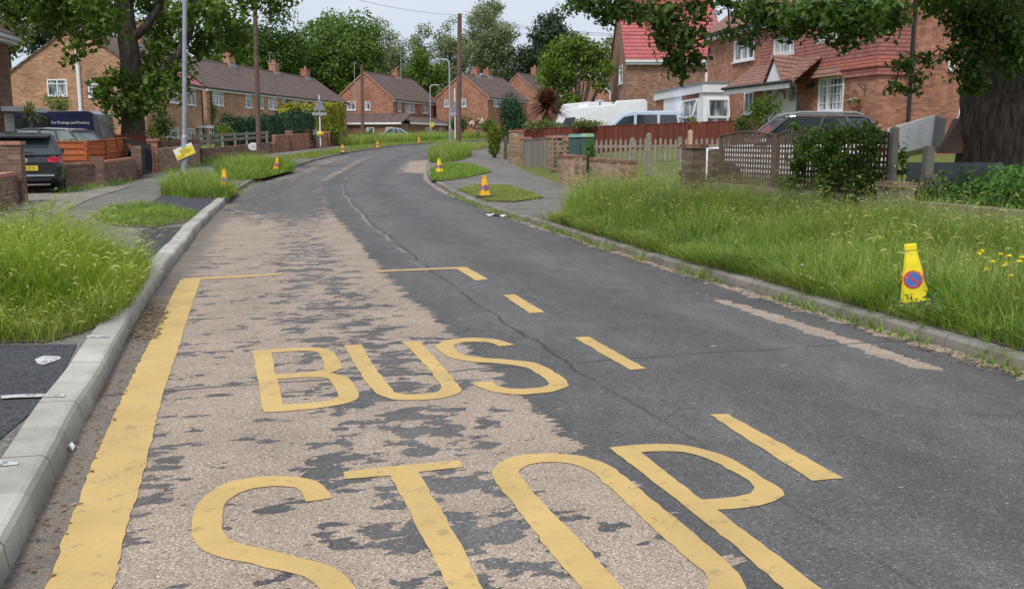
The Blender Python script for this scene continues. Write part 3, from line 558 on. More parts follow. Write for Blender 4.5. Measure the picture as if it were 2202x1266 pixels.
tg = thing('painted_word', 'larger yellow painted word STOP, nearest the viewer', 'road marking')
for q in ([S2], [T2], [O2], [P_o, P_h]): marking('letter', [q], YP, parent=tg, amp=.005)
o = marking('edge_line', [[[(400, 602), (432, 601), (405, 680), (380, 760), (345, 870), (300, 1050), (270, 1150), (232, 1330), (60, 1330), (110, 1240), (140, 1150), (175, 1060), (215, 960), (270, 840), (300, 780), (345, 690), (372, 632), (388, 602.5)]]], YP, amp=.006); tag(o, 'thick yellow line painted along the new kerb', 'road marking')
o = marking('bay_end_line', [[[(392, 599), (500, 594), (606, 588), (606, 591), (500, 598), (392, 603)]]], YP, amp=.004); tag(o, 'worn stub of thin yellow line at the kerb end of the bay', 'road marking')
o = marking('bay_end_line', [[[(806, 582), (990, 574.5), (1003, 575), (1050, 601), (1024, 604), (982, 578.5), (806, 585)]]], YP, amp=.004); tag(o, 'thin yellow line with a corner tail closing the far end of the bay', 'road marking')
for lab, q in (('yellow dash beside the word STOP, largest of the three dashes', [(1526, 892), (1566, 891), (1815, 1029), (1745, 1034)]), ('middle yellow dash, beside the last letter of the word BUS', [(1234, 726), (1266, 724), (1388, 793), (1355, 796)]), ('smallest yellow dash, next to the bay end line', [(1082, 635), (1107, 633.5), (1172, 672), (1139, 674)])):
    tag(marking('lane_dash', [[q]], YP), lab, 'road marking', 'yellow dashes along the bus bay')
# white spray marks on the left crossing
for lab, q, hh in (('white sprayed blob on the left tarmac crossing', [(75, 772), (92, 765), (128, 765), (131, 770), (112, 778), (90, 784), (78, 780)], .117), ('white sprayed stroke over the kerb near the blob', [(0, 850), (60, 846), (140, 846), (140, 852), (60, 853), (0, 856)], .124), ('white sprayed stroke across the kerb top at the lower left', [(-30, 990), (10, 989), (40, 992), (36, 998), (0, 1002), (-30, 1003)], .124), ('faint white sprayed stroke on the kerb beside the tall grass', [(185, 721), (235, 720), (235, 724), (185, 725)], .125)):
    m = MB(); P = jag([G(x, y, hh).to_2d() for x, y in q], .006, .03); L3 = [[Vector((p.x, p.y, 0)) for p in P]]; m.add([(p.x, p.y, gz(p.y)+hh) for p in P], [tuple(t) for t in tessellate_polygon(L3)]); tag(m.build('spray_mark', M['white_paint']), lab, 'spray mark', 'white spray paint marks')
# ---------------------------------------------------------------- houses
class House:
    def __init__(s, name, label, O, u, Ln, D, z0, ze, zr, mats, over=.28, base=-1.5, group=None, ridge='x', roofname='roof', gablemat=None):
        s.O = Vector(O); s.u = Vector(u).normalized(); s.w = Vector((-s.u.y, s.u.x)); s.L, s.D, s.z0, s.ze, s.zr = Ln, D, z0, ze, zr; s.base = base; s.mats = mats; s.over = over
        s.e = thing(name, label, 'house', (O[0], O[1], z0), math.atan2(s.u.y, s.u.x), group); s.op = {'front': [], 'gable': [], 'gable2': []}; s.gm = gablemat or mats['wall']
    def hit(s, wall, px, py, off=0.):               # where a sight line meets a wall: (along, height above base)
        a, b, c = ray(px, py); d = Vector((a, b)); W = s.u if wall == 'front' else s.w
        O = s.O+(s.u*s.L if wall == 'gable2' else Vector((0, 0)))-((s.w if wall == 'front' else s.u*(1 if wall == 'gable' else -1))*off)
        den = d.x*(-W.y)+W.x*d.y; t = (O.x*(-W.y)+W.x*O.y)/den; q = d*t-O; return q.dot(W), CAMH+c*t-s.z0
    def map(s, wall):
        if wall == 'front': return lambda p: Vector((p.x, -p.y, p.z))
        if wall == 'gable': return lambda p: Vector((-p.y, p.x, p.z))
        return lambda p: Vector((s.L+p.y, p.x, p.z))
    def rect(s, wall, r):
        x0, y0, x1, y1 = r; xm, ym = (x0+x1)/2, (y0+y1)/2; a0 = s.hit(wall, x0, ym)[0]; a1 = s.hit(wall, x1, ym)[0]
        return min(a0, a1), s.hit(wall, xm, y1)[1], max(a0, a1), s.hit(wall, xm, y0)[1]
    def window(s, wall, r=None, q=None, cols=(.5,), rows=(.72,), grid=False, pane=None, curtain=False, sill=True, light=None, mat=None, name='window'):
        a0, z0, a1, z1 = q or s.rect(wall, r); s.op[wall].append((a0, z0, a1, z1)); fw = min(.07, (a1-a0)*.1); fr = mat or M['upvc']
        m = MB(); m.T = s.map(wall); y0, y1 = -.07, .015
        m.box((a0-.01, y0, z0-.01), (a0+fw, y1, z1+.01)); m.box((a1-fw, y0, z0-.01), (a1+.01, y1, z1+.01)); m.box((a0+fw, y0, z0-.01), (a1-fw, y1, z0+fw)); m.box((a0+fw, y0, z1-fw), (a1-fw, y1, z1+.01))
        for c in cols: x = a0+(a1-a0)*c; m.box((x-fw*.5, y0+.005, z0+fw), (x+fw*.5, y1-.004, z1-fw))
        for k in rows:
            zz = z0+(z1-z0)*k
            if len(cols) > 1: m.box((a0+fw, y0+.008, zz-fw*.4), (a0+(a1-a0)*cols[0]-fw*.5, y1-.008, zz+fw*.4)); m.box((a0+(a1-a0)*cols[-1]+fw*.5, y0+.008, zz-fw*.4), (a1-fw, y1-.008, zz+fw*.4))
            else: m.box((a0+fw, y0+.008, zz-fw*.4), (a1-fw, y1-.008, zz+fw*.4))
        if grid:
            nx = max(2, round((a1-a0)/.22)); nz = max(2, round((z1-z0)/.3))
            for i in range(1, nx): x = a0+(a1-a0)*i/nx; m.box((x-.012, -.045, z0+fw), (x+.012, -.022, z1-fw))
            for i in range(1, nz): zz = z0+(z1-z0)*i/nz; m.box((a0+fw, -.043, zz-.012), (a1-fw, -.024, zz+.012))
        f = m.build(name, fr, s.e)
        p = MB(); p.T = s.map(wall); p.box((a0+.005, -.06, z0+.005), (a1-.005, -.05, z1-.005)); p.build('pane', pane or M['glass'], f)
        if sill: k = MB(); k.T = s.map(wall); k.box((a0-.06, -.02, z0-.075), (a1+.06, .08, z0-.012)); k.build('sill', fr, f)
        return f
    def door(s, wall, r, mat=None, panes=()):
        a0, z0, a1, z1 = s.rect(wall, r); s.op[wall].append((a0, z0, a1, z1)); m = MB(); m.T = s.map(wall)
        m.box((a0-.01, -.08, z0), (a0+.07, .01, z1)); m.box((a1-.07, -.08, z0), (a1+.01, .01, z1)); m.box((a0+.07, -.08, z1-.07), (a1-.07, .01, z1+.01)); m.box((a0+.07, -.06, z0), (a1-.07, -.03, z1-.07))
        d = m.build('door', mat or M['upvc'], s.e); h = MB(); h.T = s.map(wall); h.box((a0+.12, -.03, z0+.95), (a0+.15, .02, z0+1.12)); h.build('handle', M['chrome'], d)
        for (x0, y0, x1, y1) in panes:
            g = MB(); g.T = s.map(wall); g.box((a0+(a1-a0)*x0, -.035, z0+(z1-z0)*y0), (a0+(a1-a0)*x1, -.022, z0+(z1-z0)*y1)); g.build('pane', M['glass'], d)
        return d
    def wallmesh(s, m, wall, Ln, top):
        m.T = s.map(wall); ops = [(max(.02, a), b, min(Ln-.02, c), min(d, top-.05)) for a, b, c, d in s.op[wall] if c > 0 and a < Ln]
        X = sorted({0, Ln}|{q[0] for q in ops}|{q[2] for q in ops}); Zs = sorted({s.base, top}|{q[1] for q in ops}|{q[3] for q in ops})
        for i in range(len(X)-1):
            for j in range(len(Zs)-1):
                xm, zm = (X[i]+X[i+1])/2, (Zs[j]+Zs[j+1])/2
                if any(a < xm < c and b < zm < d for a, b, c, d in ops): continue
                m.add([(X[i], 0, Zs[j]), (X[i+1], 0, Zs[j]), (X[i+1], 0, Zs[j+1]), (X[i], 0, Zs[j+1])], [(0, 1, 2, 3)])
        for a, b, c, d in ops:
            m.add([(a, 0, b), (c, 0, b), (c, 0, d), (a, 0, d), (a, -.12, b), (c, -.12, b), (c, -.12, d), (a, -.12, d)], [(0, 1, 5, 4), (1, 2, 6, 5), (2, 3, 7, 6), (3, 0, 4, 7)])
    def finish(s, chimneys=(), gutter=None, barge=None, hip=False):
        he, hr, Ln, D = s.ze-s.z0, s.zr-s.z0, s.L, s.D; m = MB(); s.wallmesh(m, 'front', Ln, he); m.T = None
        m.add([(0, D, s.base), (Ln, D, s.base), (Ln, D, he), (0, D, he)], [(0, 1, 2, 3)])
        if s.gm is s.mats['wall']: g = m
        else: g = MB()
        s.wallmesh(g, 'gable', D, he); s.wallmesh(g, 'gable2', D, he); g.T = None
        if not hip: g.add([(0, 0, he), (0, D, he), (0, D/2, hr)], [(0, 1, 2)]); g.add([(Ln, 0, he), (Ln, D, he), (Ln, D/2, hr)], [(0, 1, 2)])
        w_ = m.build('wall', s.mats['wall'], s.e, recalc=False)
        if g is not m: g.build('gable_wall', s.gm, s.e, recalc=False)
        o = s.over; sl = (hr-he)/(D/2); t = .14; xe = .1 if not hip else o; r = MB(); i = D/2 if hip else 0
        def slab(y_e, yr): 
            z_e = he-sl*o; P = [(-xe, y_e, z_e), (Ln+xe, y_e, z_e), (Ln+xe-i*1.0 if hip else Ln+xe, yr, hr), (-xe+i if hip else -xe, yr, hr)]
            r.add(P+[(a, b, c+t) for a, b, c in P], [(0, 1, 2, 3), (4, 7, 6, 5), (0, 4, 5, 1), (1, 5, 6, 2), (2, 6, 7, 3), (3, 7, 4, 0)])
        slab(-o, D/2); slab(D+o, D/2)
        if hip:
            for x, xi in ((-xe, -xe+i), (Ln+xe, Ln+xe-i)): r.add([(x, -o, he-sl*o+t), (x, D+o, he-sl*o+t), (xi, D/2, hr+t)], [(0, 1, 2)])
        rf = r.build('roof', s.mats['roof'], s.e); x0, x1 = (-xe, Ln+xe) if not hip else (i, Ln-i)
        k = MB(); k.tube([(x0, D/2, hr+t-.02), (x1, D/2, hr+t-.02)], .11, 8); k.build('ridge_tiles', s.mats.get('ridge', s.mats['roof']), rf)
        gm = gutter or M['dark_metal']; k = MB(); z_e = he-sl*o
        k.box((-xe, -o-.10, z_e-.02), (Ln+xe, -o-.005, z_e+.09)); k.build('gutter', gm, rf)
        k = MB(); k.box((-.0, -o+.01, z_e-.16), (Ln, -.005, z_e-.02)); k.build('soffit', s.mats.get('trim', M['fascia']), rf)
        if barge:
            for sgn, xx in ((0, -xe-.03), (1, Ln+xe+.005)):
                k = MB()
                for ye in (-o, D+o): k.add([(xx, ye, z_e-.06), (xx+.025, ye, z_e-.06), (xx+.025, ye, z_e+t+.02), (xx, ye, z_e+t+.02), (xx, D/2, hr-.06), (xx+.025, D/2, hr-.06), (xx+.025, D/2, hr+t+.02), (xx, D/2, hr+t+.02)], [(0, 1, 2, 3), (4, 7, 6, 5), (0, 4, 5, 1), (1, 5, 6, 2), (2, 6, 7, 3), (3, 7, 4, 0)])
                k.build('bargeboard', barge, rf)
        for c in chimneys:
            x, y, wx, wy, zt = c[:5]; mt = c[5] if len(c) > 5 else s.mats['wall']; k = MB(); zb = hr-abs(y-D/2)*sl-.35
            k.box((x-wx/2, y-wy/2, zb), (x+wx/2, y+wy/2, zt)); k.box((x-wx/2-.05, y-wy/2-.05, zt), (x+wx/2+.05, y+wy/2+.05, zt+.14)); ch = k.build('chimney', mt, rf)
            for j in range(c[6] if len(c) > 6 else 2):
                p = MB(); n = c[6] if len(c) > 6 else 2; p.lathe([(.13, 0), (.12, .3), (.14, .32), (.14, .38)], 10, (x+(j-(n-1)/2)*wx*.5, y, zt+.13)); p.build('chimney_pot', M['coping'], ch)
            l = MB(); l.box((x-wx/2-.12, y-wy/2-.12, zb+.05), (x+wx/2+.12, y-wy/2-.02, zb+.45)); l.build('flashing', M['galv'], ch)
        return rf
    def pipe(s, wall, a, z0, z1, mat=None, r=.045, off=.07):
        m = MB(); m.T = s.map(wall); m.tube([(a, off, z0), (a, off, z1)], r, 8); return m.build('drainpipe', mat or M['dark_metal'], s.e)
    def canopy(s, wall, r, depth=.8, mat=None):
        a0, z0, a1, z1 = s.rect(wall, r); m = MB(); m.T = s.map(wall); m.box((a0, .005, z0), (a1, depth, max(z1, z0+.1))); return m.build('door_canopy', mat or M['fascia'], s.e)
std = lambda wall, roof: dict(wall=M[wall], roof=M[roof])
BRN = dict(wall=M['brick_orange'], roof=M['tile_brown'])
# gable-ended house behind the left oak
h = House('brick_house', 'gable ended brick house with white soil pipe, behind the big oak', (-25.3, 67), (-.05, 1), 14.6, 9., .9, 6.0, 9.15, BRN)
h.window('gable', (102, 171, 144, 206), cols=(.5,)); h.window('gable', (190, 172, 211, 209), cols=()); h.window('front', (360, 191, 384, 221)); h.window('front', (402, 192, 420, 226)); h.window('front', (404, 277, 418, 304), cols=(.5,)); h.window('front', (352, 275, 384, 296))
h.door('front', (428, 274, 436, 306)); h.canopy('front', (422, 271, 448, 276)); a, _ = h.hit('gable', 172, 200); m = MB(); m.T = h.map('gable'); m.tube([(a, .09, 0), (a, .09, 5.0), (a, .09, 6.6)], .13, 8); m.build('soil_pipe', M['upvc'], h.e)
rf = h.finish([(13.4, 4.6, .9, .6, 9.7, M['brick_orange'], 2)]); h.pipe('front', 14.45, 0, 4.9)
k = MB(); sl_ = (9.15-6.0)/4.5; z_e = 6.0-.9-sl_*.3; k.add([(9.6, -.3, z_e+.16), (14.7, -.3, z_e+.16), (14.7, 1.4, z_e+.16+sl_*1.7), (9.6, 1.4, z_e+.16+sl_*1.7)], [(0, 1, 2, 3)]); k.build('red_tiles', M['tile_red'], rf)
# long terrace
h = House('terraced_house_row', 'long brick terrace with four chimneys along the left pavement', (-26.6, 84.6), (.175, .985), 35.5, 8., 1.3, 6.15, 8.9, dict(BRN, wall=M['brick_orange']))
for r in ((458, 199, 480, 227), (528, 206, 541, 232), (577, 212, 595, 236), (606, 215, 618, 239), (630, 218, 644, 240), (558, 210, 566, 234)): h.window('front', r, cols=(.5,) if r[2]-r[0] > 14 else ())
h.window('front', (450, 270, 470, 286)); h.door('front', (655, 219, 662, 246)); h.canopy('front', (510, 262, 534, 266))
RC = M['brick_orange']; fx = lambda px, y=4.: (lambda q: q)(h.hit('front', px, 170, -y)[0])
h.finish([(fx(494), 4, 1.15, .75, 8.55, RC, 2), (fx(590), 4, 1.15, .75, 8.55, RC, 2), (fx(657), 4, 1.15, .75, 8.55, M['brick_red'], 1)], barge=None)
h.pipe('front', fx(449, 0)+.1, 0, 4.8); h.pipe('front', fx(610, 0)+.6, 0, 4.7)
# detached house with single-storey extension
RD = dict(wall=M['brick_red'], roof=M['tile_brown'])
h = House('brick_house', 'brick house with tiled single storey extension, behind the silver parked car', (-15.3, 125), (.277, .96), 16.6, 8., 2.1, 6.9, 10.2, RD)
for r in ((747, 219, 765, 237), (785, 219, 796, 237)): h.window('gable', r, cols=())
for r in ((856, 221, 862, 240), (872, 222, 891, 242), (908, 224, 921, 244)): h.window('front', r, cols=(.5,) if r[2]-r[0] > 10 else ())
h.finish([(h.hit('front', 852, 155, -4)[0], 4, 1.3, .8, 10.0-1.0, M['brick_red'], 1)], barge=M['coping'])
def slopeblock(e, name, roofmat, x0, x1, y0, y1, zb, zt, zlow, wallmat):   # lean-to: low edge at y0
    m = MB(); m.box((x0, y0+.25, zb), (x1, y1, zlow-.05)); w_ = m.build('extension_wall', wallmat, e)
    r = MB(); r.add([(x0-.2, y0, zlow), (x1+.2, y0, zlow), (x1+.2, y1, zt), (x0-.2, y1, zt), (x0-.2, y0, zlow+.12), (x1+.2, y0, zlow+.12), (x1+.2, y1, zt+.12), (x0-.2, y1, zt+.12)], [(0, 3, 2, 1), (4, 5, 6, 7), (0, 1, 5, 4), (1, 2, 6, 5), (2, 3, 7, 6), (3, 0, 4, 7)]); q = r.build('extension_roof', roofmat, e)
    f = MB(); f.box((x0-.2, y0-.03, zlow-.14), (x1+.2, y0-.002, zlow+.13)); f.build('fascia_board', M['fascia'], q); return w_
slopeblock(h.e, 'ext', M['tile_brown'], -.5, 15.5, -2.6, -.02, -1.5, 2.75, 1.65, M['brick_dark'])
m = MB(); m.box((-3.4, -2.3, -1.5), (-.0, 8.2, 1.6)); m.build('side_extension_wall', M['brick_dark'], h.e)
r = MB(); r.add([(-3.7, -2.6, 1.65), (-3.7, 8.4, 1.65), (-.02, 8.4, 2.9), (-.02, -2.6, 2.9), (-3.7, -2.6, 1.5), (-3.7, 8.4, 1.5), (-.02, 8.4, 2.7), (-.02, -2.6, 2.7)], [(0, 1, 2, 3), (4, 7, 6, 5), (0, 4, 5, 1), (1, 5, 6, 2), (2, 6, 7, 3), (3, 7, 4, 0)]); q = r.build('side_extension_roof', M['tile_brown'], h.e)
f = MB(); f.box((-3.76, -2.6, 1.44), (-3.71, 8.4, 1.68)); f.build('fascia_board', M['fascia'], q)
def extwin(e, a0, a1, z0, z1, y):
    m = MB()
    for p, q in (((a0, y-.03, z0), (a0+.07, y+.05, z1)), ((a1-.07, y-.03, z0), (a1, y+.05, z1)), ((a0+.07, y-.03, z0), (a1-.07, y+.05, z0+.07)), ((a0+.07, y-.03, z1-.07), (a1-.07, y+.05, z1)), (((a0+a1)/2-.035, y-.02, z0+.07), ((a0+a1)/2+.035, y+.05, z1-.07))): m.box(p, q)
    w_ = m.build('window', M['upvc'], e); p = MB(); p.box((a0+.05, y-.01, z0+.05), (a1-.05, y+.01, z1-.05)); p.build('pane', M['glass'], w_)
extwin(h.e, 5.2, 7.6, -.6, 1.2, -2.36); extwin(h.e, 10.6, 12.6, -.6, 1.2, -2.36)
def extwin_side(e, a0, a1, z0, z1, x):
    m = MB()
    for p, q in (((x-.03, a0, z0), (x+.05, a0+.1, z1)), ((x-.03, a1-.1, z0), (x+.05, a1, z1)), ((x-.03, a0+.1, z0), (x+.05, a1-.1, z0+.1)), ((x-.03, a0+.1, z1-.1), (x+.05, a1-.1, z1)), ((x-.02, a0+.1, (z0+z1)/2-.05), (x+.05, a1-.1, (z0+z1)/2+.05))): m.box(p, q)
    w_ = m.build('window', M['upvc'], e); p = MB(); p.box((x-.01, a0+.05, z0+.05), (x+.01, a1-.05, z1-.05)); p.build('pane', M['glass'], w_)
for a in (-1.4, 1.2, 5.): extwin_side(h.e, a, a+1.0, -.5, 1.1, -3.45)
# two more houses up the road
h = House('brick_house', 'brick house with two chimneys, behind the tall dark pole', (-3.35, 135), (.45, .89), 12.5, 8.4, 2.4, 7.55, 10.75, RD)
for r in ((956, 215, 968, 230), (993, 213, 1002, 230)): h.window('gable', r, cols=())
h.window('front', (1062, 216, 1078, 230)); h.finish([(h.hit('front', 1023, 150, -4.2)[0], 4.2, 1.0, .9, 9.4, M['brick_red'], 0), (h.hit('front', 1048, 150, -4.2)[0], 4.2, 1.0, .9, 9.3, M['brick_red'], 1)], barge=M['coping'])
h = House('brick_house', 'brick house partly hidden by the round conifer, one chimney', (4.6, 152), (.45, .89), 11, 8.2, 2.75, 8.3, 11.9, RD)
h.finish([(h.hit('front', 1150, 150, -4.1)[0], 4.1, 1.1, .9, 10.4, M['brick_red'], 1)], barge=M['coping'])
h = House('brick_house', 'small brick house with grey roof, behind the white motorhome', (11.8, 112), (.50, .86), 9, 7., 1.9, 6.6, 9.2, RD)
h.window('front', (1312, 198, 1326, 214)); h.finish([], barge=M['fascia'])
# red-roofed house
h = House('brick_house', 'house with bright red tiled roof and plain brick wall', (6.55, 56), (1, .02), 5.6, 7.2, .7, 6.2, 9.7, dict(wall=M['brick_mixed'], roof=M['tile_red'], trim=M['fascia']), gablemat=M['brick_mixed'])
h.window('gable', (1331, 142, 1339, 180), cols=()); h.finish([], gutter=M['fascia'])
k = MB(); k.box((4.55, -.06, 1.2), (4.75, -.01, 5.4)); k.build('white_corner_strip', M['upvc'], h.e); h.pipe('front', 4.95, 0, 5.2, M['upvc'], .05)
# right-hand semi with tile-hung upper storey
h = House('semi_detached_house', 'brick semi with red tile hung upper storey, porch and white door', (8.45, 42.2), (.225, -.974), 12.5, 8., .93, 6.0, 9.0, dict(wall=M['brick_red'], roof=M['tile_dull']), over=.25, gablemat=M['brick_red'])
sR = h
h.window('front', (1579, 86, 1622, 130), cols=(.36, .68), rows=()); h.window('front', (1664, 74, 1712, 116), cols=(.3, .72), rows=(), grid=True); h.window('front', (1764, 38, 1806, 86), cols=(.5,), grid=True); h.window('front', (1760, 166, 1814, 240), cols=(.36,), rows=(.75,), grid=True); h.window('front', (1600, 198, 1620, 244), cols=(.5,), rows=())
h.window('gable2', (2064, 192, 2076, 250), cols=(), rows=()); h.window('gable2', (2040, 132, 2052, 150), cols=(), rows=())
h.door('front', (1642, 178, 1712, 262), panes=((.06, .74, .24, .86), (.06, .5, .24, .68), (.78, .74, .95, .86), (.78, .5, .95, .68)))
m = MB(); m.T = h.map('front'); a0, z0, a1, z1 = h.rect('front', (1668, 196, 1690, 214)); m.tube([(a0+(a1-a0)*(.5+.5*math.cos(R(t))), .03, z0+(z1-z0)*math.sin(R(t))) for t in range(0, 181, 20)], .03, 6); m.build('door_fanlight', M['galv_dark'], h.e)
h.finish([(1.3, 4., 1.3, .8, 8.7, M['brick_pale'], 2)])
# tile hanging: panels hung over the brick on both faces, openings left for the windows
zt0 = h.hit('front', 1800, 171)[1]; a_l = h.hit('front', 1640, 120)[0]
def hung(wall, a0, a1, z0, z1, name, mat, off=.03, th=.05):
    ops = [q for q in h.op[wall]]; X = sorted({a0, a1}|{min(max(q[i], a0), a1) for q in ops for i in (0, 2)}); Zs = sorted({z0, z1}|{min(max(q[i], z0), z1) for q in ops for i in (1, 3)}); m = MB(); m.T = h.map(wall)
    for i in range(len(X)-1):
        for j in range(len(Zs)-1):
            xm, zm = (X[i]+X[i+1])/2, (Zs[j]+Zs[j+1])/2
            if X[i+1]-X[i] < .01 or Zs[j+1]-Zs[j] < .01 or any(a < xm < c and b < zm < d for a, b, c, d in ops): continue
            m.box((X[i], .004, Zs[j]), (X[i+1], off+th, Zs[j+1]))
    return m.build(name, mat, h.e)
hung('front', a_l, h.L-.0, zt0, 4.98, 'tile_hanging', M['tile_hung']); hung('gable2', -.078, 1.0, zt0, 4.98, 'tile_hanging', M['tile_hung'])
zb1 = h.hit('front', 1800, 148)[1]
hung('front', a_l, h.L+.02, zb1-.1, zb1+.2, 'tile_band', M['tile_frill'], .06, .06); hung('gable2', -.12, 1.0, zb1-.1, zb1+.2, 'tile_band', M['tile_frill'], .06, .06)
h.pipe('gable2', 1.10, 0, 5.2, M['dark_metal'], .06)
# brick porch roof, lean-to over the door with small gable
p0 = h.hit('front', 1566, 190, 1.0)[0]; p1 = h.hit('front', 1712, 180, 1.0)[0]; pz = h.hit('front', 1640, 186, 1.1)[1]
r = MB(); r.add([(p0, -1.15, pz), (p1, -1.15, pz), (p1, -.09, pz+.85), (p0, -.01, pz+.85), (p0, -1.15, pz+.1), (p1, -1.15, pz+.1), (p1, -.09, pz+.95), (p0, -.01, pz+.95)], [(0, 3, 2, 1), (4, 5, 6, 7), (0, 1, 5, 4), (1, 2, 6, 5), (2, 3, 7, 6), (3, 0, 4, 7)]); pr = r.build('porch_roof', M['tile_dull'], h.e)
f = MB(); f.box((p0, -1.19, pz-.16), (p1, -1.152, pz+.03)); f.build('fascia_board', M['fascia'], pr); f = MB(); f.tube([(p0-.05, -1.24, pz+.06), (p1+.05, -1.24, pz+.06), (p1+.06, -1.2, pz-.3), (p1+.06, -.9, pz-.4), (p1+.06, -.9, -.3)], .055, 8); f.build('gutter', M['dark_metal'], pr)
gc = h.hit('front', 1666, 165, 1.2)[0]; f = MB(); f.add([(gc-.6, -1.22, pz+.05), (gc+.6, -1.22, pz+.05), (gc, -1.22, pz+.85), (gc-.6, -1.17, pz+.05), (gc+.6, -1.17, pz+.05), (gc, -1.17, pz+.85)], [(0, 1, 2), (5, 4, 3), (0, 3, 4, 1), (1, 4, 5, 2), (2, 5, 3, 0)]); f.build('porch_gable', M['upvc'], pr)
f = MB()
for sx in (-1, 1): f.add([(gc+sx*.72, -1.3, pz+.0), (gc, -1.3, pz+.94), (gc, -.05, pz+.94), (gc+sx*.72, -.75, pz+.35), (gc+sx*.72, -1.3, pz+.06), (gc, -1.3, pz+1.0), (gc, -.05, pz+1.0), (gc+sx*.72, -.75, pz+.41)], [(0, 1, 2, 3), (4, 7, 6, 5), (0, 4, 5, 1), (1, 5, 6, 2), (2, 6, 7, 3), (3, 7, 4, 0)])
f.build('gable_tiles', M['tile_dull'], pr)
# small bay hood above the ground-floor window, hanging bracket, security lamp
a0, z0, a1, z1 = h.rect('front', (1758, 150, 1818, 166)); f = MB(); f.add([(a0, -.06, z0), (a1, -.06, z0), (a1, -.34, z0), (a0, -.34, z0), (a0+.25, -.06, z1+.1), (a1-.25, -.06, z1+.1), (a1-.3, -.14, z1+.1), (a0+.3, -.14, z1+.1)], [(0, 1, 2, 3), (4, 5, 6, 7), (0, 1, 5, 4), (1, 2, 6, 5), (2, 3, 7, 6), (3, 0, 4, 7)]); f.build('window_hood', M['tile_dull'], h.e)
a, z = h.hit('front', 1742, 184, .1); f = MB(); f.T = h.map('front'); f.box((a-.14, .005, z-.06), (a+.14, .2, z+.06)); f.build('security_lamp', M['black'], h.e)
a, z = h.hit('front', 1853, 190, .15); f = MB(); f.T = h.map('front'); f.tube([(a, .03, z-.2), (a, .03, z+.12), (a, .32, z+.12)], .012, 6); f.tube([(a, .03, z-.12), (a, .26, z+.11)], .01, 6); f.build('hanging_bracket', M['dark_metal'], h.e)
a, z = h.hit('front', 1836, 222, .25); hb = thing('hanging_basket', 'hanging basket of pale flowers on the tile hung house', 'flower basket', tuple(h.e.matrix_world @ Vector((0, 0, 0)))); hb.location = (Vector((h.O.x, h.O.y, 0))+Vector((h.u.x, h.u.y, 0))*a-Vector((h.w.x, h.w.y, 0))*.25+Vector((0, 0, z+h.z0)))
f = MB(); f.lathe([(.03, -.2), (.13, -.14), (.19, -.02), (.2, 0)], 14); f.build('basket', M['coping'], hb); f = MB()
for k in range(3): f.tube([(.19*math.cos(k*2.1), .19*math.sin(k*2.1), 0), (0, 0, .42)], .006, 5)
f.build('hanger', M['dark_metal'], hb); P, N_ = blob_pts((0, 0, .05), (.2, .2, .1), 160); v, fc = leaves(P, N_, .07); np_mesh('foliage', v, fc, M['shrub'], hb); P, N_ = blob_pts((-.02, -.03, .1), (.17, .17, .08), 40); v, fc = leaves(P, N_, .07, .9); np_mesh('flowers', v, fc, M['bloom_white'], hb)
# flat-roofed white extension
h = House('house_extension', 'white flat roofed side extension with garage door', (7.72, 40.3), (.085, -.996), .01, 1, .93, 3.7, 3.75, std('brick_red', 'tile_brown'))
bpy.data.objects.remove(h.e); e = thing('house_extension', 'white flat roofed extension with garage door beside the semi', 'extension', (7.9, 40.0, .93), math.atan2(.995, -.095)); h.e = e; h.O = Vector((7.9, 40.0)); h.u = Vector((-.095, .995)).normalized(); h.w = Vector((-h.u.y, h.u.x))
# local x runs back along the side wall, local y is away to the left, so the building lies at negative y
def R2(wall, r):
    x0, y0, x1, y1 = r; ym = (y0+y1)/2; xm = (x0+x1)/2; return min(h.hit('front', x0, ym)[0], h.hit('front', x1, ym)[0]), h.hit('front', xm, y1)[1], max(h.hit('front', x0, ym)[0], h.hit('front', x1, ym)[0]), h.hit('front', xm, y0)[1]
LX = h.hit('front', 1411, 220)[0]; m = MB(); m.box((0, -1.15, -1), (LX, -.0, 2.55)); m.box((2.2, -3.2, -1), (LX, -1.15, 2.55)); m.build('wall', M['brick_red'], e)
f = MB(); f.box((-.12, -1.2, 2.5), (LX+.1, .1, 2.85)); f.box((2.2, -3.3, 2.5), (LX+.1, -1.2, 2.85)); q = f.build('fascia', M['fascia'], e); f = MB(); f.box((-.15, -1.2, 2.852), (LX+.15, .14, 2.93)); f.box((2.2, -3.3, 2.852), (LX+.15, -1.2, 2.93)); f.build('felt_roof', M['galv_dark'], e)
a0, z0, a1, z1 = R2('front', (1428, 206, 1467, 262)); f = MB(); f.box((a0, .002, 1.75), (a1, .03, 2.5)); f.build('garage_lintel', M['white_render'], e); f = MB()
for i in range(7): f.box((a0+.04, .004, -.5+i*.315), (a1-.04, .05, -.5+i*.315+.3))
f.build('garage_door', M['upvc'], e)
a0, z0, a1, z1 = R2('front', (1483, 196, 1504, 262)); f = MB(); f.box((-.02, .003, -1), (a0-.05, .035, 2.5)); f.build('white_cladding', M['white_render'], e)
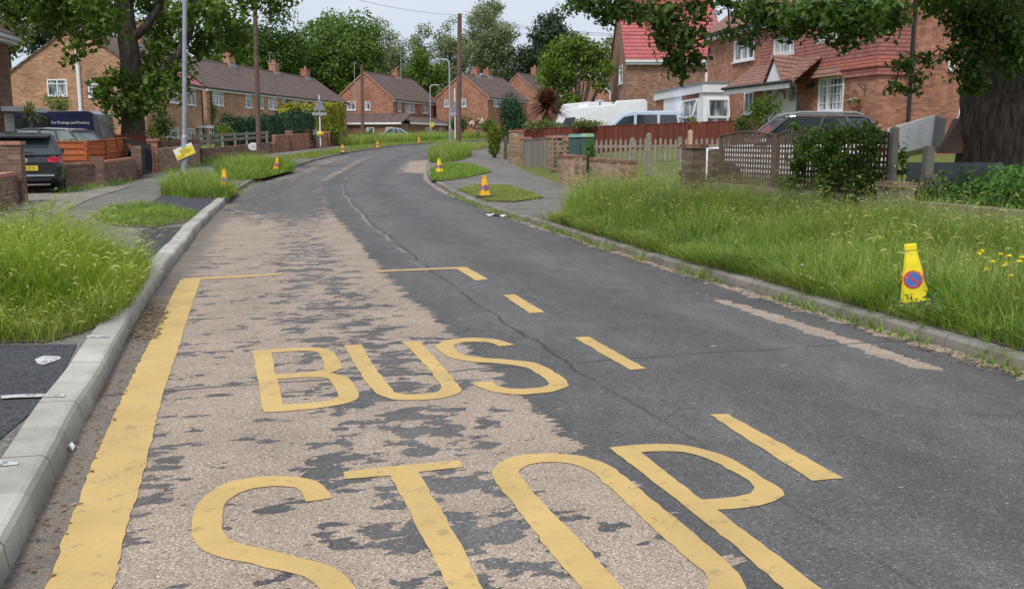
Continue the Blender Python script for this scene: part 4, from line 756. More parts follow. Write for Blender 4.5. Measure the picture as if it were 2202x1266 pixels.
def extpane(a0, a1, z0, z1, top, dirx):
    m = MB()
    mkb = (lambda p, q: m.box((p[0], .01, p[1]), (q[0], .07, q[1]))) if dirx else (lambda p, q: m.box((-.07, p[0], p[1]), (-.01, q[0], q[1])))
    for p, q in (((a0, z0), (a0+.07, z1)), ((a1-.07, z0), (a1, z1)), ((a0+.07, z0), (a1-.07, z0+.07)), ((a0+.07, z1-.07), (a1-.07, z1)), ((a0+.07, top-.05), (a1-.07, top+.05))): mkb(p, q)
    w_ = m.build('window', M['upvc'], e); p = MB(); p.box((a0+.05, .02, z0+.05), (a1-.05, .04, z1-.05)) if dirx else p.box((-.04, a0+.05, z0+.05), (-.02, a1-.05, z1-.05)); p.build('pane', M['glass'], w_)
    s_ = MB()                                        # top-hung sash propped open
    if dirx: s_.beam((a0+.05, .09, z1-.03), (a0+.05, .3, top), .05); s_.beam((a1-.05, .09, z1-.03), (a1-.05, .3, top), .05); s_.beam((a0+.05, .3, top), (a1-.05, .3, top), .06)
    else: s_.beam((-.09, a0+.05, z1-.03), (-.3, a0+.05, top), .05); s_.beam((-.09, a1-.05, z1-.03), (-.3, a1-.05, top), .05); s_.beam((-.3, a0+.05, top), (-.3, a1-.05, top), .06)
    s_.build('open_sash', M['upvc'], w_)
extpane(a0-.0, a1+.9, -.2, 2.3, 1.55, True); f = MB(); f.box((-.03, -1.15, -1), (-.002, 0, 2.5)); f.build('white_front', M['white_render'], e); extpane(-1.05, -.1, .1, 2.25, 1.5, False)
# house at the left edge of the picture
h = House('brick_house', 'dark brick house at the left edge with white door canopy', (-16.7, 24), (-.15, .989), 12.2, 8., .25, 5.35, 8.3, dict(wall=M['brick_dark'], roof=M['tile_brown'], trim=M['fascia']), over=.35)
h.door('front', (10, 244, 30, 283)); h.canopy('front', (2, 231, 46, 241), .9); h.finish([], gutter=M['fascia'])
# television aerials
for lab, px, y0, y1, Y in (('thin grey aerial mast beside the chimney of the far house', 862, 106, 160, 127), ('thin television aerial behind the terrace roof', 580, 112, 150, 108), ('thin aerial pole rising from the gable of the far house', 762, 134, 208, 124), ('bent aerial mast beside the pale chimney of the semi', 1537, 24, 70, 43)):
    b_, t_ = at(px, y1, Y), at(px, y0, Y); m = MB(); m.tube([b_-Vector((0, 0, .8)), t_], .035, 6); m.beam(t_-Vector((.35, 0, .1)), t_+Vector((.35, 0, -.1)), .03)
    for k in range(5): m.beam(t_+Vector((-.3+k*.15, -.2, -.1)), t_+Vector((-.3+k*.15, .2, -.1)), .02)
    tag(m.build('television_aerial', M['galv'], recalc=False), lab, 'aerial', 'aerials above the roofs')
# ---------------------------------------------------------------- vehicles (x forward, y left, z up, origin on the ground)
def wheel(e, x, y, r=.32, w=.2):
    m = MB(); sg = 1 if y > 0 else -1; m.T = lambda p: Vector((x+p.x, y+p.z*sg, r+p.y)); m.lathe([(r*.6, -w/2), (r*.96, -w/2), (r, -w*.3), (r, w*.3), (r*.96, w/2), (r*.66, w/2), (r*.62, w*.35)], 20); o = m.build('wheel', M['rubber'], e, smooth=False)
    k = MB(); k.T = m.T; k.lathe([(r*.63, w*.2), (r*.6, w*.36), (r*.2, w*.44)], 16)
    for i in range(5): a = i*1.2566; k.beam((math.cos(a)*r*.1, math.sin(a)*r*.1, w*.46), (math.cos(a)*r*.58, math.sin(a)*r*.58, w*.42), .05, .02)
    k.build('rim', M['galv'], o); return o
def ring(x, zb, zt, w, c=.10): h = zt-zb; return [(x, -w*.88, zb), (x, -w, zb+h*.22), (x, -w, zb+h*.62), (x, -w*(1-c*.6), zt-h*.06), (x, -w*(1-c*1.6), zt), (x, w*(1-c*1.6), zt), (x, w*(1-c*.6), zt-h*.06), (x, w, zb+h*.62), (x, w, zb+h*.22), (x, w*.88, zb)]
def car(name, label, cat, loc, head, paint_, Ln=4.1, W=1.76, H=1.46, belt=.92, rear=.05, screen=.30, nose=.78, roofrails=False, glass_=None, spoiler=False, plate=None, rz=None, hatch=.16, trim=None):
    e = thing(name, label, cat, loc, math.atan2(head[1], head[0])); L2, w = Ln/2, W/2; f = lambda t: -L2+Ln*t
    b = MB(); b.loft([ring(f(0.), .42, belt*.80, w*.80), ring(f(.012), .34, belt*.92, w*.9), ring(f(.06), .22, belt*1.0, w*.98), ring(f(.25), .2, belt, w), ring(f(.55), .2, belt*.985, w), ring(f(1-screen+.02), .2, belt*.97, w*.99), ring(f(.88), .22, belt*.9, w*.96), ring(f(.965), .24, belt*nose, w*.86), ring(f(1.), .34, belt*.62, w*.7)])
    body = b.build('body', paint_, e, smooth=False, bevel=.025)
    x0, x1 = f(rear), f(1-screen); t0, t1 = f(rear+hatch), f(1-screen-.17); wt = w*.74; g = MB()
    def gr(x, z, ww): return [(x, -ww, z), (x, ww, z)]
    zt = H-.05; B = [(x0, -w*.90, belt-.02), (x1, -w*.90, belt-.05), (x1, w*.90, belt-.05), (x0, w*.90, belt-.02)]; T = [(t0, -wt, zt-.03), (t1, -wt, zt), (t1, wt, zt), (t0, wt, zt-.03)]
    g.add(B+T, [(0, 3, 2, 1), (4, 5, 6, 7), (0, 1, 5, 4), (1, 2, 6, 5), (2, 3, 7, 6), (3, 0, 4, 7)]); g.build('window_glass', glass_ or M['car_glass'], e, bevel=.03)
    r = MB(); xm = (t0+t1)/2; q = lambda x, z, ww: [(x, -ww, z), (x, -ww*.98, z+.03), (x, -ww*.6, z+.055), (x, ww*.6, z+.055), (x, ww*.98, z+.03), (x, ww, z)]
    r.loft([q(t0-.06, zt-.045, wt*.97), q(t0+.15, zt-.01, wt*1.03), q(xm, zt+.012, wt*1.04), q(t1-.15, zt+.0, wt*1.03), q(t1+.05, zt-.03, wt*.97)]); roof = r.build('roof', trim or paint_, e)
    for sy in (-1, 1):
        P = lambda k, s_=sy: (Vector(B[0 if s_ < 0 else 3]).lerp(Vector(B[1 if s_ < 0 else 2]), k), Vector(T[0 if s_ < 0 else 3]).lerp(Vector(T[1 if s_ < 0 else 2]), k))
        for k, wd in ((0., .10), (.27, .07), (.56, .07), (1., .08)): a, c = P(k); o = Vector((0, sy*.006, 0)); p = MB(); p.beam(a+o, c+o, wd, .05, (1, 0, 0)); p.build('pillar', trim or paint_, e)
    for sy, nm in ((-1, 'tail_light'), (1, 'tail_light')): m = MB(); m.loft([[(f(.002)-.03, sy*w*.58, belt*.80), (f(.002)-.03, sy*w*.83, belt*.79), (f(.002)-.03, sy*w*.80, belt*.92), (f(.01)-.03, sy*w*.55, belt*.89)], [(f(.07), sy*w*.58, belt*.8), (f(.07), sy*w*.99, belt*.80), (f(.07), sy*w*.965, belt*.95), (f(.05), sy*w*.5, belt*.95)]]); m.build(nm, M['lamp_red'], e)
    for sy in (-1, 1): m = MB(); m.loft([[(f(.93), sy*w*.60, belt*.66), (f(.93), sy*w*.94, belt*.67), (f(.93), sy*w*.90, belt*.82), (f(.93), sy*w*.62, belt*.82)], [(f(.985), sy*w*.52, belt*.62), (f(.985), sy*w*.79, belt*.63), (f(.975), sy*w*.77, belt*.72), (f(.975), sy*w*.54, belt*.72)]]); m.build('headlight', M['lamp_clear'], e)
    for x in (f(.18), f(.815)):
        for sy in (-1, 1):
            m = MB(); m.T = lambda p, x=x, sy=sy: Vector((x+p.x, sy*(w-.11+p.z), .31+p.y)); m.lathe([(.385, 0), (.385, .118), (.34, .12)], 20); m.build('wheel_arch', M['black'], e); wheel(e, x, sy*(w-.105), .315, .21)
    m = MB(); m.box((f(0)-.035, -w*.62, .30), (f(.05), w*.62, .50)); m.build('bumper', M['black'], e, bevel=.02); m = MB(); m.box((f(.96), -w*.6, .3), (f(1)+.02, w*.6, .46)); m.build('bumper', M['black'], e, bevel=.02)
    for sy in (-1, 1): m = MB(); m.box((x1-.28, sy*w*.93, belt+.0), (x1-.12, sy*(w+.14), belt+.14)) if sy > 0 else m.box((x1-.28, -(w+.14), belt), (x1-.12, -w*.93, belt+.14)); m.build('wing_mirror', paint_, e, bevel=.02)
    if roofrails:
        for sy in (-1, 1): m = MB(); m.tube([(t0+.1, sy*wt*.93, zt+.03), (t0+.25, sy*wt*.93, zt+.09), (t1-.25, sy*wt*.93, zt+.10), (t1-.05, sy*wt*.93, zt+.04)], .028, 8); m.build('roof_rail', M['galv_dark'], e)
    if spoiler: m = MB(); m.loft([[(t0-.30, -wt*.86, zt-.075), (t0-.30, wt*.86, zt-.075), (t0-.30, wt*.86, zt-.03), (t0-.30, -wt*.86, zt-.03)], [(t0+.1, -wt*.99, zt-.05), (t0+.1, wt*.99, zt-.05), (t0+.1, wt*.99, zt+.035), (t0+.1, -wt*.99, zt+.035)]]); m.build('spoiler', M['black'], e, bevel=.01)
    e['L2'] = L2; return e, f
def lettering(name, txt, size, mat, parent, Mx, ext=.002, space=1.):
    cu = bpy.data.curves.new(name, 'FONT'); cu.body = txt; cu.size = size; cu.extrude = ext; cu.align_x = 'CENTER'; cu.align_y = 'CENTER'; cu.space_character = space; cu.resolution_u = 2
    t = bpy.data.objects.new('t', cu); C.objects.link(t); bpy.context.view_layer.update(); me = bpy.data.meshes.new_from_object(t.evaluated_get(bpy.context.evaluated_depsgraph_get())); bpy.data.objects.remove(t)
    me.name = name; me.materials.clear(); me.materials.append(mat); o = bpy.data.objects.new(name, me); C.objects.link(o); o.parent = parent; o.matrix_local = Mx; return o
hd = Vector((-.47, .88)).normalized(); p = at(58, 400, 23.4); c2 = Vector((p.x, p.y))+hd*2.02
e, f = car('parked_car', 'black hatchback with yellow plate on the left driveway, seen from behind', 'car', (c2.x, c2.y, gz(24)+.13), hd, M['car_black'], 4.05, 1.76, 1.47, .95, .04, .30, spoiler=True, hatch=.12)
m = MB(); m.box((f(0)-.05, -.27, .56), (f(0)-.03, .27, .68)); pl_ = m.build('number_plate', M['plate'], e); lettering('plate_letters', 'EL WZN', .115, M['ink'], pl_, Matrix.Translation((f(0)-.052, 0, .62)) @ Matrix.Rotation(R(-90), 4, 'Z') @ Matrix.Rotation(R(90), 4, 'X'))
m = MB(); m.T = lambda q: Vector((f(0)-.0-q.z, q.x, .80+q.y)); m.lathe([(.06, -.05), (.06, .012), (.045, .016)], 16); m.build('badge', M['chrome'], e); m = MB(); m.box((f(0)-.06, -.62, .42), (f(0)-.025, .62, .46)); m.build('silver_trim', M['galv'], e); m = MB(); m.box((f(0)-.055, .28, .34), (f(0)-.03, .5, .385)); m.build('reflector', M['lamp_red'], e)
m = MB(); m.beam((f(.035)-.02, -.2, .985), (f(.03)-.02, .3, 1.02), .025); m.build('rear_wiper', M['black'], e)
pp = at(213, 300, 31); car('parked_car', 'dark grey estate car behind the orange wooden fence', 'car', (pp.x-2.2, 31.2, gz(31)+.14), (-1, .06), M['car_grey'], 4.5, 1.8, 1.56, .95, .03, .30, glass_=M['pale_glass'], hatch=.12)
pp = at(842, 285, 97); car('parked_car', 'silver car half hidden by long grass before the far house', 'car', (pp.x, 97, 1.32), (-1, -.05), M['car_silver'], 4.2, 1.75, 1.44, .9, .10, .30, hatch=.2)
pp = at(1459, 380, 23.6); car('parked_car', 'white four-by-four with roof rails behind the trellis fence', 'car', (pp.x+2.62, 23.9, gz(23)+.24), (-1, .05), M['car_white'], 4.9, 1.85, 1.80, 1.12, .03, .32, nose=.9, roofrails=True, trim=M['car_grey'], hatch=.10)
def van(name, label, cat, loc, head, paint_, side, W, wins, wheels, lamps=True, glass_=None):        # side profile polygon (x forward, z) with slightly tapered flanks
    e = thing(name, label, cat, loc, math.atan2(head[1], head[0])); m = MB(); n = len(side); zmx = max(z for x, z in side); wy = lambda z: W/2*(1-.10*max(0, z/zmx-.45))
    m.add([(x, -wy(z), z) for x, z in side]+[(x, wy(z), z) for x, z in side], [tuple(range(n)), tuple(range(2*n-1, n-1, -1))]+[(i, i+n, (i+1) % n+n, (i+1) % n) for i in range(n)]); m.build('body', paint_, e, bevel=.05)
    for nm, poly in wins:
        for sy in (-1, 1):
            g = MB(); k = len(poly); g.add([(x, sy*(wy(z)+.008), z) for x, z in poly]+[(x, sy*(wy(z)-.04), z) for x, z in poly], [tuple(range(k)), tuple(range(2*k-1, k-1, -1))]+[(i, i+k, (i+1) % k+k, (i+1) % k) for i in range(k)]); g.build(nm, glass_ or M['car_glass'], e)
    for x in wheels:
        for sy in (-1, 1):
            a = MB(); a.T = lambda p, x=x, sy=sy: Vector((x+p.x, sy*(W/2-.12+p.z), .33+p.y)); a.lathe([(.41, 0), (.41, .127), (.36, .13)], 20); a.build('wheel_arch', M['black'], e); wheel(e, x, sy*(W/2-.11), .335, .22)
    xr = min(x for x, z in side); 
    for sy in (-1, 1): a = MB(); a.box((xr-.015, sy*W*.44-.07, .85), (xr+.05, sy*W*.44+.07, 1.35)); a.build('tail_light', M['lamp_red'], e)
    return e
pp = at(214, 270, 40)
e = van('parked_van', 'navy blue panel van with white side lettering by the oak', 'van', (pp.x-2.65, 40.6, gz(40)+.12), (-1, .0), M['car_navy'], [(-2.6, .3), (2.5, .3), (2.65, .5), (2.6, .95), (1.75, 1.15), (1.2, 2.05), (.9, 2.2), (-2.4, 2.22), (-2.6, 2.1), (-2.65, .8)], 1.98, [('side_window', [(.35, 1.2), (1.55, 1.2), (1.15, 1.95), (.35, 1.95)])], (-1.6, 1.75))
m = MB(); m.box((-.75, .93, .55), (.32, .998, 2.0)); m.build('sliding_door_opening', M['black'], e); m = MB(); m.box((-2.25, .88, 1.95), (-.8, .952, 1.98)); m.box((-2.25, .90, 1.50), (-.8, .985, 1.53)); m.build('body_crease', M['car_navy'], e)
lettering('van_lettering', 'For Drainage and Plumbing', .155, M['sign_white'], e, Matrix.Translation((-1.62, .972, 1.74)) @ Matrix.Rotation(R(3.5), 4, 'X') @ Matrix.Rotation(R(180), 4, 'Z') @ Matrix.Rotation(R(90), 4, 'X'), .004, .92)
pp = at(1462, 270, 43)
van('parked_van', 'pale blue people carrier behind the red brown fence', 'car', (pp.x-2.1, 43.4, .92), (-1, 0), M['car_blue'], [(-2.1, .3), (2.0, .3), (2.12, .55), (2.0, .95), (1.2, 1.12), (.45, 1.72), (.1, 1.84), (-1.9, 1.86), (-2.08, 1.7), (-2.12, .8)], 1.76, [('side_window', [(.0, 1.12), (.95, 1.12), (.45, 1.58), (.0, 1.66)]), ('side_window', [(-1.02, 1.12), (-.12, 1.12), (-.12, 1.68), (-1.02, 1.68)]), ('side_window', [(-1.95, 1.14), (-1.14, 1.12), (-1.14, 1.68), (-1.85, 1.68)])], (-1.3, 1.35))
pp = at(1391, 260, 50)
e = van('motorhome', 'large white motorhome parked behind the bronze spiky plant', 'motorhome', (pp.x-2.6, 50.9, .98), (-1, .0), M['van_white'], [(-2.6, .35), (2.9, .35), (3.1, .6), (3.0, 1.0), (2.2, 1.25), (1.95, 1.75), (1.55, 2.12), (-.9, 2.36), (-1.0, 2.52), (-2.45, 2.6), (-2.6, 2.45)], 2.15, [('side_window', [(1.1, 1.15), (1.9, 1.15), (1.6, 1.65), (1.1, 1.7)])], (-1.5, 2.1))
m = MB(); m.box((-2.3, 1.0, 1.2), (-1.4, 1.06, 1.7)); m.build('habitation_window', M['car_glass'], e); m = MB(); m.box((.4, -.3, 2.2), (.9, .3, 2.38)); m.build('roof_vent', M['fascia'], e); m = MB(); m.tube([(-.2, .5, 2.2), (-.2, .5, 2.52)], .05, 6); m.lathe([(.26, 0), (.24, .05), (.03, .1)], 12, (-.2, .5, 2.5)); m.build('roof_antenna', M['galv'], e)
pp = at(1192, 240, 57)
van('parked_van', 'white high roofed van behind the motorhome cab', 'van', (pp.x+2.7, 57.5, 1.22), (-1, .0), M['van_white'], [(-2.6, .35), (2.5, .35), (2.7, .6), (2.6, 1.1), (2.45, 1.9), (2.2, 2.36), (.8, 2.5), (-2.5, 2.45), (-2.6, 1.2)], 2., [('side_window', [(1.5, 1.3), (2.3, 1.3), (2.2, 1.8), (1.5, 1.85)])], (-1.6, 1.8))

# ---------------------------------------------------------------- cones
def cone(label, px, base_y, top_y, lean=(0, 0), rot=0., base=True, mat='cone_yellow', d=None, dz=.11):
    p = G(px, base_y, dz) if d is None else gnd(at(px, base_y, d).x, d, dz)
    e = thing('no_waiting_cone', label, 'cone', p, rot, 'no waiting cones along the kerb'); e.rotation_euler = (lean[0], lean[1], rot); Hc = .50
    m = MB(); sq = lambda h, c, z: [(-h, -h+c, z), (-h+c, -h, z), (h-c, -h, z), (h, -h+c, z), (h, h-c, z), (h-c, h, z), (-h+c, h, z), (-h, h-c, z)]
    m.loft([sq(.112, .028, .045), sq(.108, .028, .07), sq(.043, .013, Hc-.045), sq(.049, .015, Hc-.04), sq(.045, .014, Hc)]); m.build('cone_body', M[mat], e)
    b = MB(); b.loft([sq(.175, .03, .0), sq(.175, .03, .03), sq(.15, .03, .048)]); b.build('cone_base', M['black'], e)
    sl_ = math.atan((.108-.043)/(Hc-.115))
    for a in (0, 90, 180, 270):
        Q = Matrix.Rotation(R(a), 4, 'Z') @ Matrix.Translation((0, -.0842, .225)) @ Matrix.Rotation(R(90)-sl_, 4, 'X'); d_ = MB()
        d_.T = lambda q, Q=Q: Q @ q; d_.lathe([(.072, -.004), (.072, .003)], 24); d_.cur = 1; d_.lathe([(.057, .0031), (.057, .0045)], 24); d_.cur = 0; d_.beam((-.046, .046, .0046), (.046, -.046, .0046), .018, .003, (0, 0, 1)); d_.build('no_waiting_disc', [M['sign_red'], M['sign_blue']], e)
    return e
cone('bright yellow cone standing in long grass on the right verge', 1969, 655, 525, (R(3), R(-8)), R(-24), dz=.13)
cone('amber cone on black base on the mown right verge patch', 1043, 424, 384, (0, R(-2)), R(20), mat='cone_amber')
cone('slim yellow cone farther along the right kerb, by clipped grass', 945, 372, 342, (0, R(-2)), R(38))
cone('amber cone beside the tall grass under the left lamp post', 483, 404, 368, (0, R(1)), R(4), mat='cone_amber')
cone('leaning amber cone in front of the round grass mound', 593, 367, 340, (0, R(10)), R(6), mat='cone_amber')
cone('small distant cone near the school sign post on the left', 737, 329, 309, (0, 0), R(15), mat='cone_amber')
cone('tiny distant cone on the far left verge, before the silver car', 812, 319, 302, (0, 0), R(10), mat='cone_amber')
cone('most distant cone, on the verge below the far lamp post', 901, 308, 294, (0, 0), R(30), mat='cone_amber')

# ---------------------------------------------------------------- poles, lamps, signs
def lamp(label, bpx, bpy_, Y, top, arm, r=.085, dz=.1):
    b = gnd(at(bpx, bpy_, Y).x, Y, dz); e = thing('street_lamp', label, 'street lamp', b); m = MB(); h = top-b.z; m.tube([(0, 0, -.1), (0, 0, 1.35), (0, 0, 1.4), (0, 0, h-.5)], [r, r, r*.78, r*.6], 12); m.build('post', M['galv'], e)
    k = MB(); k.tube([(0, 0, h-.5), (arm*.05, 0, h-.22), (arm*.25, 0, h-.06), (arm, 0, h)], r*.75, 8); k.build('arm', M['galv'], e)
    k = MB(); k.loft([[(arm, -.08, h-.06), (arm, .08, h-.06), (arm, .07, h+.05), (arm, -.07, h+.05)], [(arm*1.5, -.11, h-.07), (arm*1.5, .11, h-.07), (arm*1.5, .08, h+.05), (arm*1.5, -.08, h+.05)], [(arm*2., -.06, h-.05), (arm*2., .06, h-.05), (arm*2., .04, h+.02), (arm*2., -.04, h+.02)]]); k.build('lantern', M['galv_dark'], e)
    k = MB(); k.box((-.015, -r-.012, .5), (.09, -r+.02, 1.0)); k.build('access_door', M['galv_dark'], e); return e
lp = lamp('grey lamp post carrying the tilted yellow notice', 396, 384, 29.5, 9.0, .6, .09)
lamp('far grey lamp post with curved arm, beside the tall pole', 968, 308, 76, at(968, 128, 76).z, -.6, .10)
lamp('smallest lamp post, near the silver car', 926, 292, 108, at(926, 183, 108).z, .55, .10)
lp.rotation_euler = (0, R(3.2), 0); lx, ly = lp.location.x, lp.location.y
P4 = [at(px, py, ly-.14) for px, py in ((372, 323), (411, 306.5), (421, 329), (382, 345))]; c4 = sum(P4, Vector())/4; ax = (P4[1]-P4[0]).normalized()
e = thing('notice_board', 'tilted yellow and white notice tied to the grey lamp post', 'notice', c4); e.rotation_euler = (0, -math.atan2(ax.z, ax.x), 0); wN, hN = (P4[1]-P4[0]).length, .34
m = MB(); m.box((-wN/2, -.006, -hN/2), (wN/2, .006, hN/2)); m.build('board', M['sign_white'], e); m = MB(); m.box((-wN*.25, -.009, -hN*.48), (wN*.485, -.0065, hN*.28)); m.box((-wN*.485, -.009, -hN*.48), (-wN*.25, -.0065, -hN*.05)); m.build('yellow_field', M['sign_yellow'], e)
m = MB()
for i in range(5): m.box((-wN*.2, -.011, hN*(.18-.1*i)), (wN*(.2+.2*((i*37) % 7)/7), -.0095, hN*(.215-.1*i)))
m.box((-wN*.42, -.011, -hN*.35), (-wN*.05, -.0095, -hN*.29)); m.build('notice_print', M['ink'], e); m = MB(); m.box((-wN*.05, -.0105, hN*.34), (wN*.2, -.0068, hN*.46)); m.build('header_print', M['sign_green'], e)
m = MB(); m.lathe([(.095, -.02), (.095, .02)], 12, (0, .14, .02)); m.build('tie', M['black'], e)
def pole(label, bpx, bpy_, Y, tpx, tpy, r0, r1, mat='wood_pole', dz=.1, fit=True):
    b = gnd(at(bpx, bpy_, Y).x, Y, dz); t = at(tpx, tpy, Y); e = thing('telegraph_pole', label, 'pole', b); m = MB(); d = t-b; m.tube([Vector((0, 0, -.2)), d*.5, d], [r0, (r0+r1)/2, r1], 14); m.build('pole', M[mat], e, smooth=False)
    if fit:
        k = MB(); k.lathe([(.10, 0), (.11, .12), (.04, .2)], 10, tuple(d)); k.build('pole_cap', M['galv_dark'], e); k = MB()
        for i in range(6): z = d*(.55+.07*i); k.beam(z-Vector((.22, 0, 0)), z+Vector((.22, 0, 0)), .02)
        k.build('climbing_step', M['galv_dark'], e)
    return t
p_a = pole('reddish brown telegraph pole behind the grass mound on the left', 557, 334, 49.5, 546, -70, .135, .10, fit=False)
p_b = pole('tallest dark brown pole, at the bend of the road', 986, 314, 73, 988.5, 30, .205, .16, fit=False)
p_c = pole('slender grey brown pole before the far brick house', 780, 305, 90, 778, 140, .16, .12, fit=False)
def wire(label, a, b, sag):
    m = MB(); m.tube([a.lerp(b, t)-Vector((0, 0, sag*4*t*(1-t))) for t in np.linspace(0, 1, 17)], .011, 5); tag(m.build('telephone_wire', M['black'], recalc=False), label, 'wire', 'overhead telephone wires')
wire('telephone wire from the brown left pole to the tall pole', p_a, p_b+Vector((0, 0, -.1)), .5); wire('telephone wire from the tall pole towards the tile hung house', p_b, at(1590, 75, 40), .5); wire('telephone wire from the tall pole to the slender pole', p_b+Vector((0, 0, -.2)), p_c, .4); wire('telephone wire from the left pole to the terrace roof', p_a+Vector((0, 0, -.3)), at(600, 200, 92), .4); wire('telephone wire crossing high from the tall pole to the red roof', p_b+Vector((0, 0, -.15)), at(1400, 78, 59), .4)
def sign(label, px, by, Y, top, tri, plate, r=.04, name='road_sign'):
    b = gnd(at(px, by, Y).x, Y, .1); e = thing(name, label, 'road sign', b); h = at(px, top, Y).z-b.z; m = MB(); m.tube([(0, 0, -.1), (0, 0, .5)], r*1.05, 8); m.build('post_foot', M['galv_dark'], e); m = MB(); m.tube([(0, 0, .5), (0, 0, h)], r, 8); m.build('post', M['sign_white'], e)
    w_, z0, z1 = tri; m = MB(); m.prism([(-w_, z0), (w_, z0), (w_*.9+.03, z0+.03), (.05, z1), (-.05, z1), (-w_*.9-.03, z0+.03)], -.075, -.06); m.build('triangle_plate', M['galv_dark'], e)
    w_, z0, z1 = plate; m = MB(); m.box((-w_, -.075, z0), (w_, -.06, z1)); m.build('lower_plate', M['galv'], e); m = MB(); m.box((-w_, -.058, z0+.05), (w_, r, z0+.09)); m.box((-.2, -.058, z1+.15), (.2, r, z1+.19)); m.build('bracket', M['galv_dark'], e); return e, h
e, h_ = sign('triangular sign seen from behind on a white post, left pavement', 690, 329, 54, 205, (.36, 2.40, 3.02), (.40, 2.14, 2.30))
m = MB(); m.lathe([(.16, -.1), (.2, 0), (.16, .1)], 10, (0, 0, 1.15)); m.build('yellow_tag', M['sign_yellow'], e)
sign('grey backed sign beside the tall pole at the bend', 979, 312, 75, 190, (.42, 2.55, 3.3), (.44, 2.25, 2.48), .05)
b = at(929, 268, 107.6); e = thing('yellow_notice', 'small yellow notice on the smallest far lamp post', 'notice', b); m = MB(); m.box((-.2, -.02, -.25), (.2, 0, .25)); m.build('board', M['sign_yellow'], e); m = MB()
for i in range(3): m.box((-.14, -.024, -.15+i*.13), (.14, -.021, -.10+i*.13))
m.build('notice_print', M['ink'], e)

# ---------------------------------------------------------------- garden walls, fences, gates
def wallrun(name, label, pts, h, mat, th=.22, cat='wall', cop=None, top=None, group=None, base=-.15, coph=.075):
    pts = [Vector((p[0], p[1])) for p in pts]; b0 = gnd(pts[0].x, pts[0].y, .1); e = thing(name, label, cat, b0, 0, group); m = MB(); k = MB()
    for a, b in zip(pts[:-1], pts[1:]):
        za, zb = (top-b0.z, top-b0.z) if top is not None else (gz(a.y)+.1+h-b0.z, gz(b.y)+.1+h-b0.z); d = (b-a).normalized(); n = Vector((d.y, -d.x))*th/2
        def q(p, z, s): r = p+n*s; return (r.x-b0.x, r.y-b0.y, z)
        zl = gz(min(a.y, b.y))+.1+base-b0.z; V = [q(a, zl, 1), q(b, zl, 1), q(b, zl, -1), q(a, zl, -1), q(a, za, 1), q(b, zb, 1), q(b, zb, -1), q(a, za, -1)]; FS = [(0, 3, 2, 1), (4, 5, 6, 7), (0, 1, 5, 4), (1, 2, 6, 5), (2, 3, 7, 6), (3, 0, 4, 7)]
        m.add(V, FS)
        if cop: s = 1.12; k.add([q(a, za+.002, s), q(b, zb+.002, s), q(b, zb+.002, -s), q(a, za+.002, -s), q(a, za+coph, s), q(b, zb+coph, s), q(b, zb+coph, -s), q(a, za+coph, -s)], FS)
    m.build('brickwork', mat, e)
    if cop: k.build('coping', cop, e)
    return e
def pier(label, p, w_, top, mat, rot=0., cap=None, name='brick_pier', dep=None, group=None):
    b = gnd(p[0], p[1], .08); e = thing(name, label, 'pier', b, rot, group); dep = dep or w_; m = MB(); m.box((-w_/2, -dep/2, -.15), (w_/2, dep/2, top-b.z)); m.build('shaft', mat, e)
    if cap: k = MB(); k.box((-w_/2-.03, -dep/2-.03, top-b.z+.002), (w_/2+.03, dep/2+.03, top-b.z+.08)); k.build('cap', cap, e)
    return e
BW, CP = M['brick_wall'], M['coping']
pier('brown brick pier beside the black hatchback', (-10.62, 20.4), .46, at(50, 312, 20.2).z, BW, R(16), CP)
wallrun('garden_wall', 'low brown brick wall running toward the viewer from the left pier', [(-10.5, 20.1), (-9.9, 18.), (-8.4, 13)], .62, BW, cop=CP, th=.24)
A1, A2, A3 = G(122, 405, .12), G(213, 399, .12), G(286, 384, .12)
wallrun('garden_wall', 'brown brick wall below the orange wooden fence', [A1, A2, A3], .62, BW, cop=CP); pier('short brick pier at the bend of the brown wall', A2.to_2d()+Vector((.0, -.05)), .36, gz(27)+.92, BW, R(20))
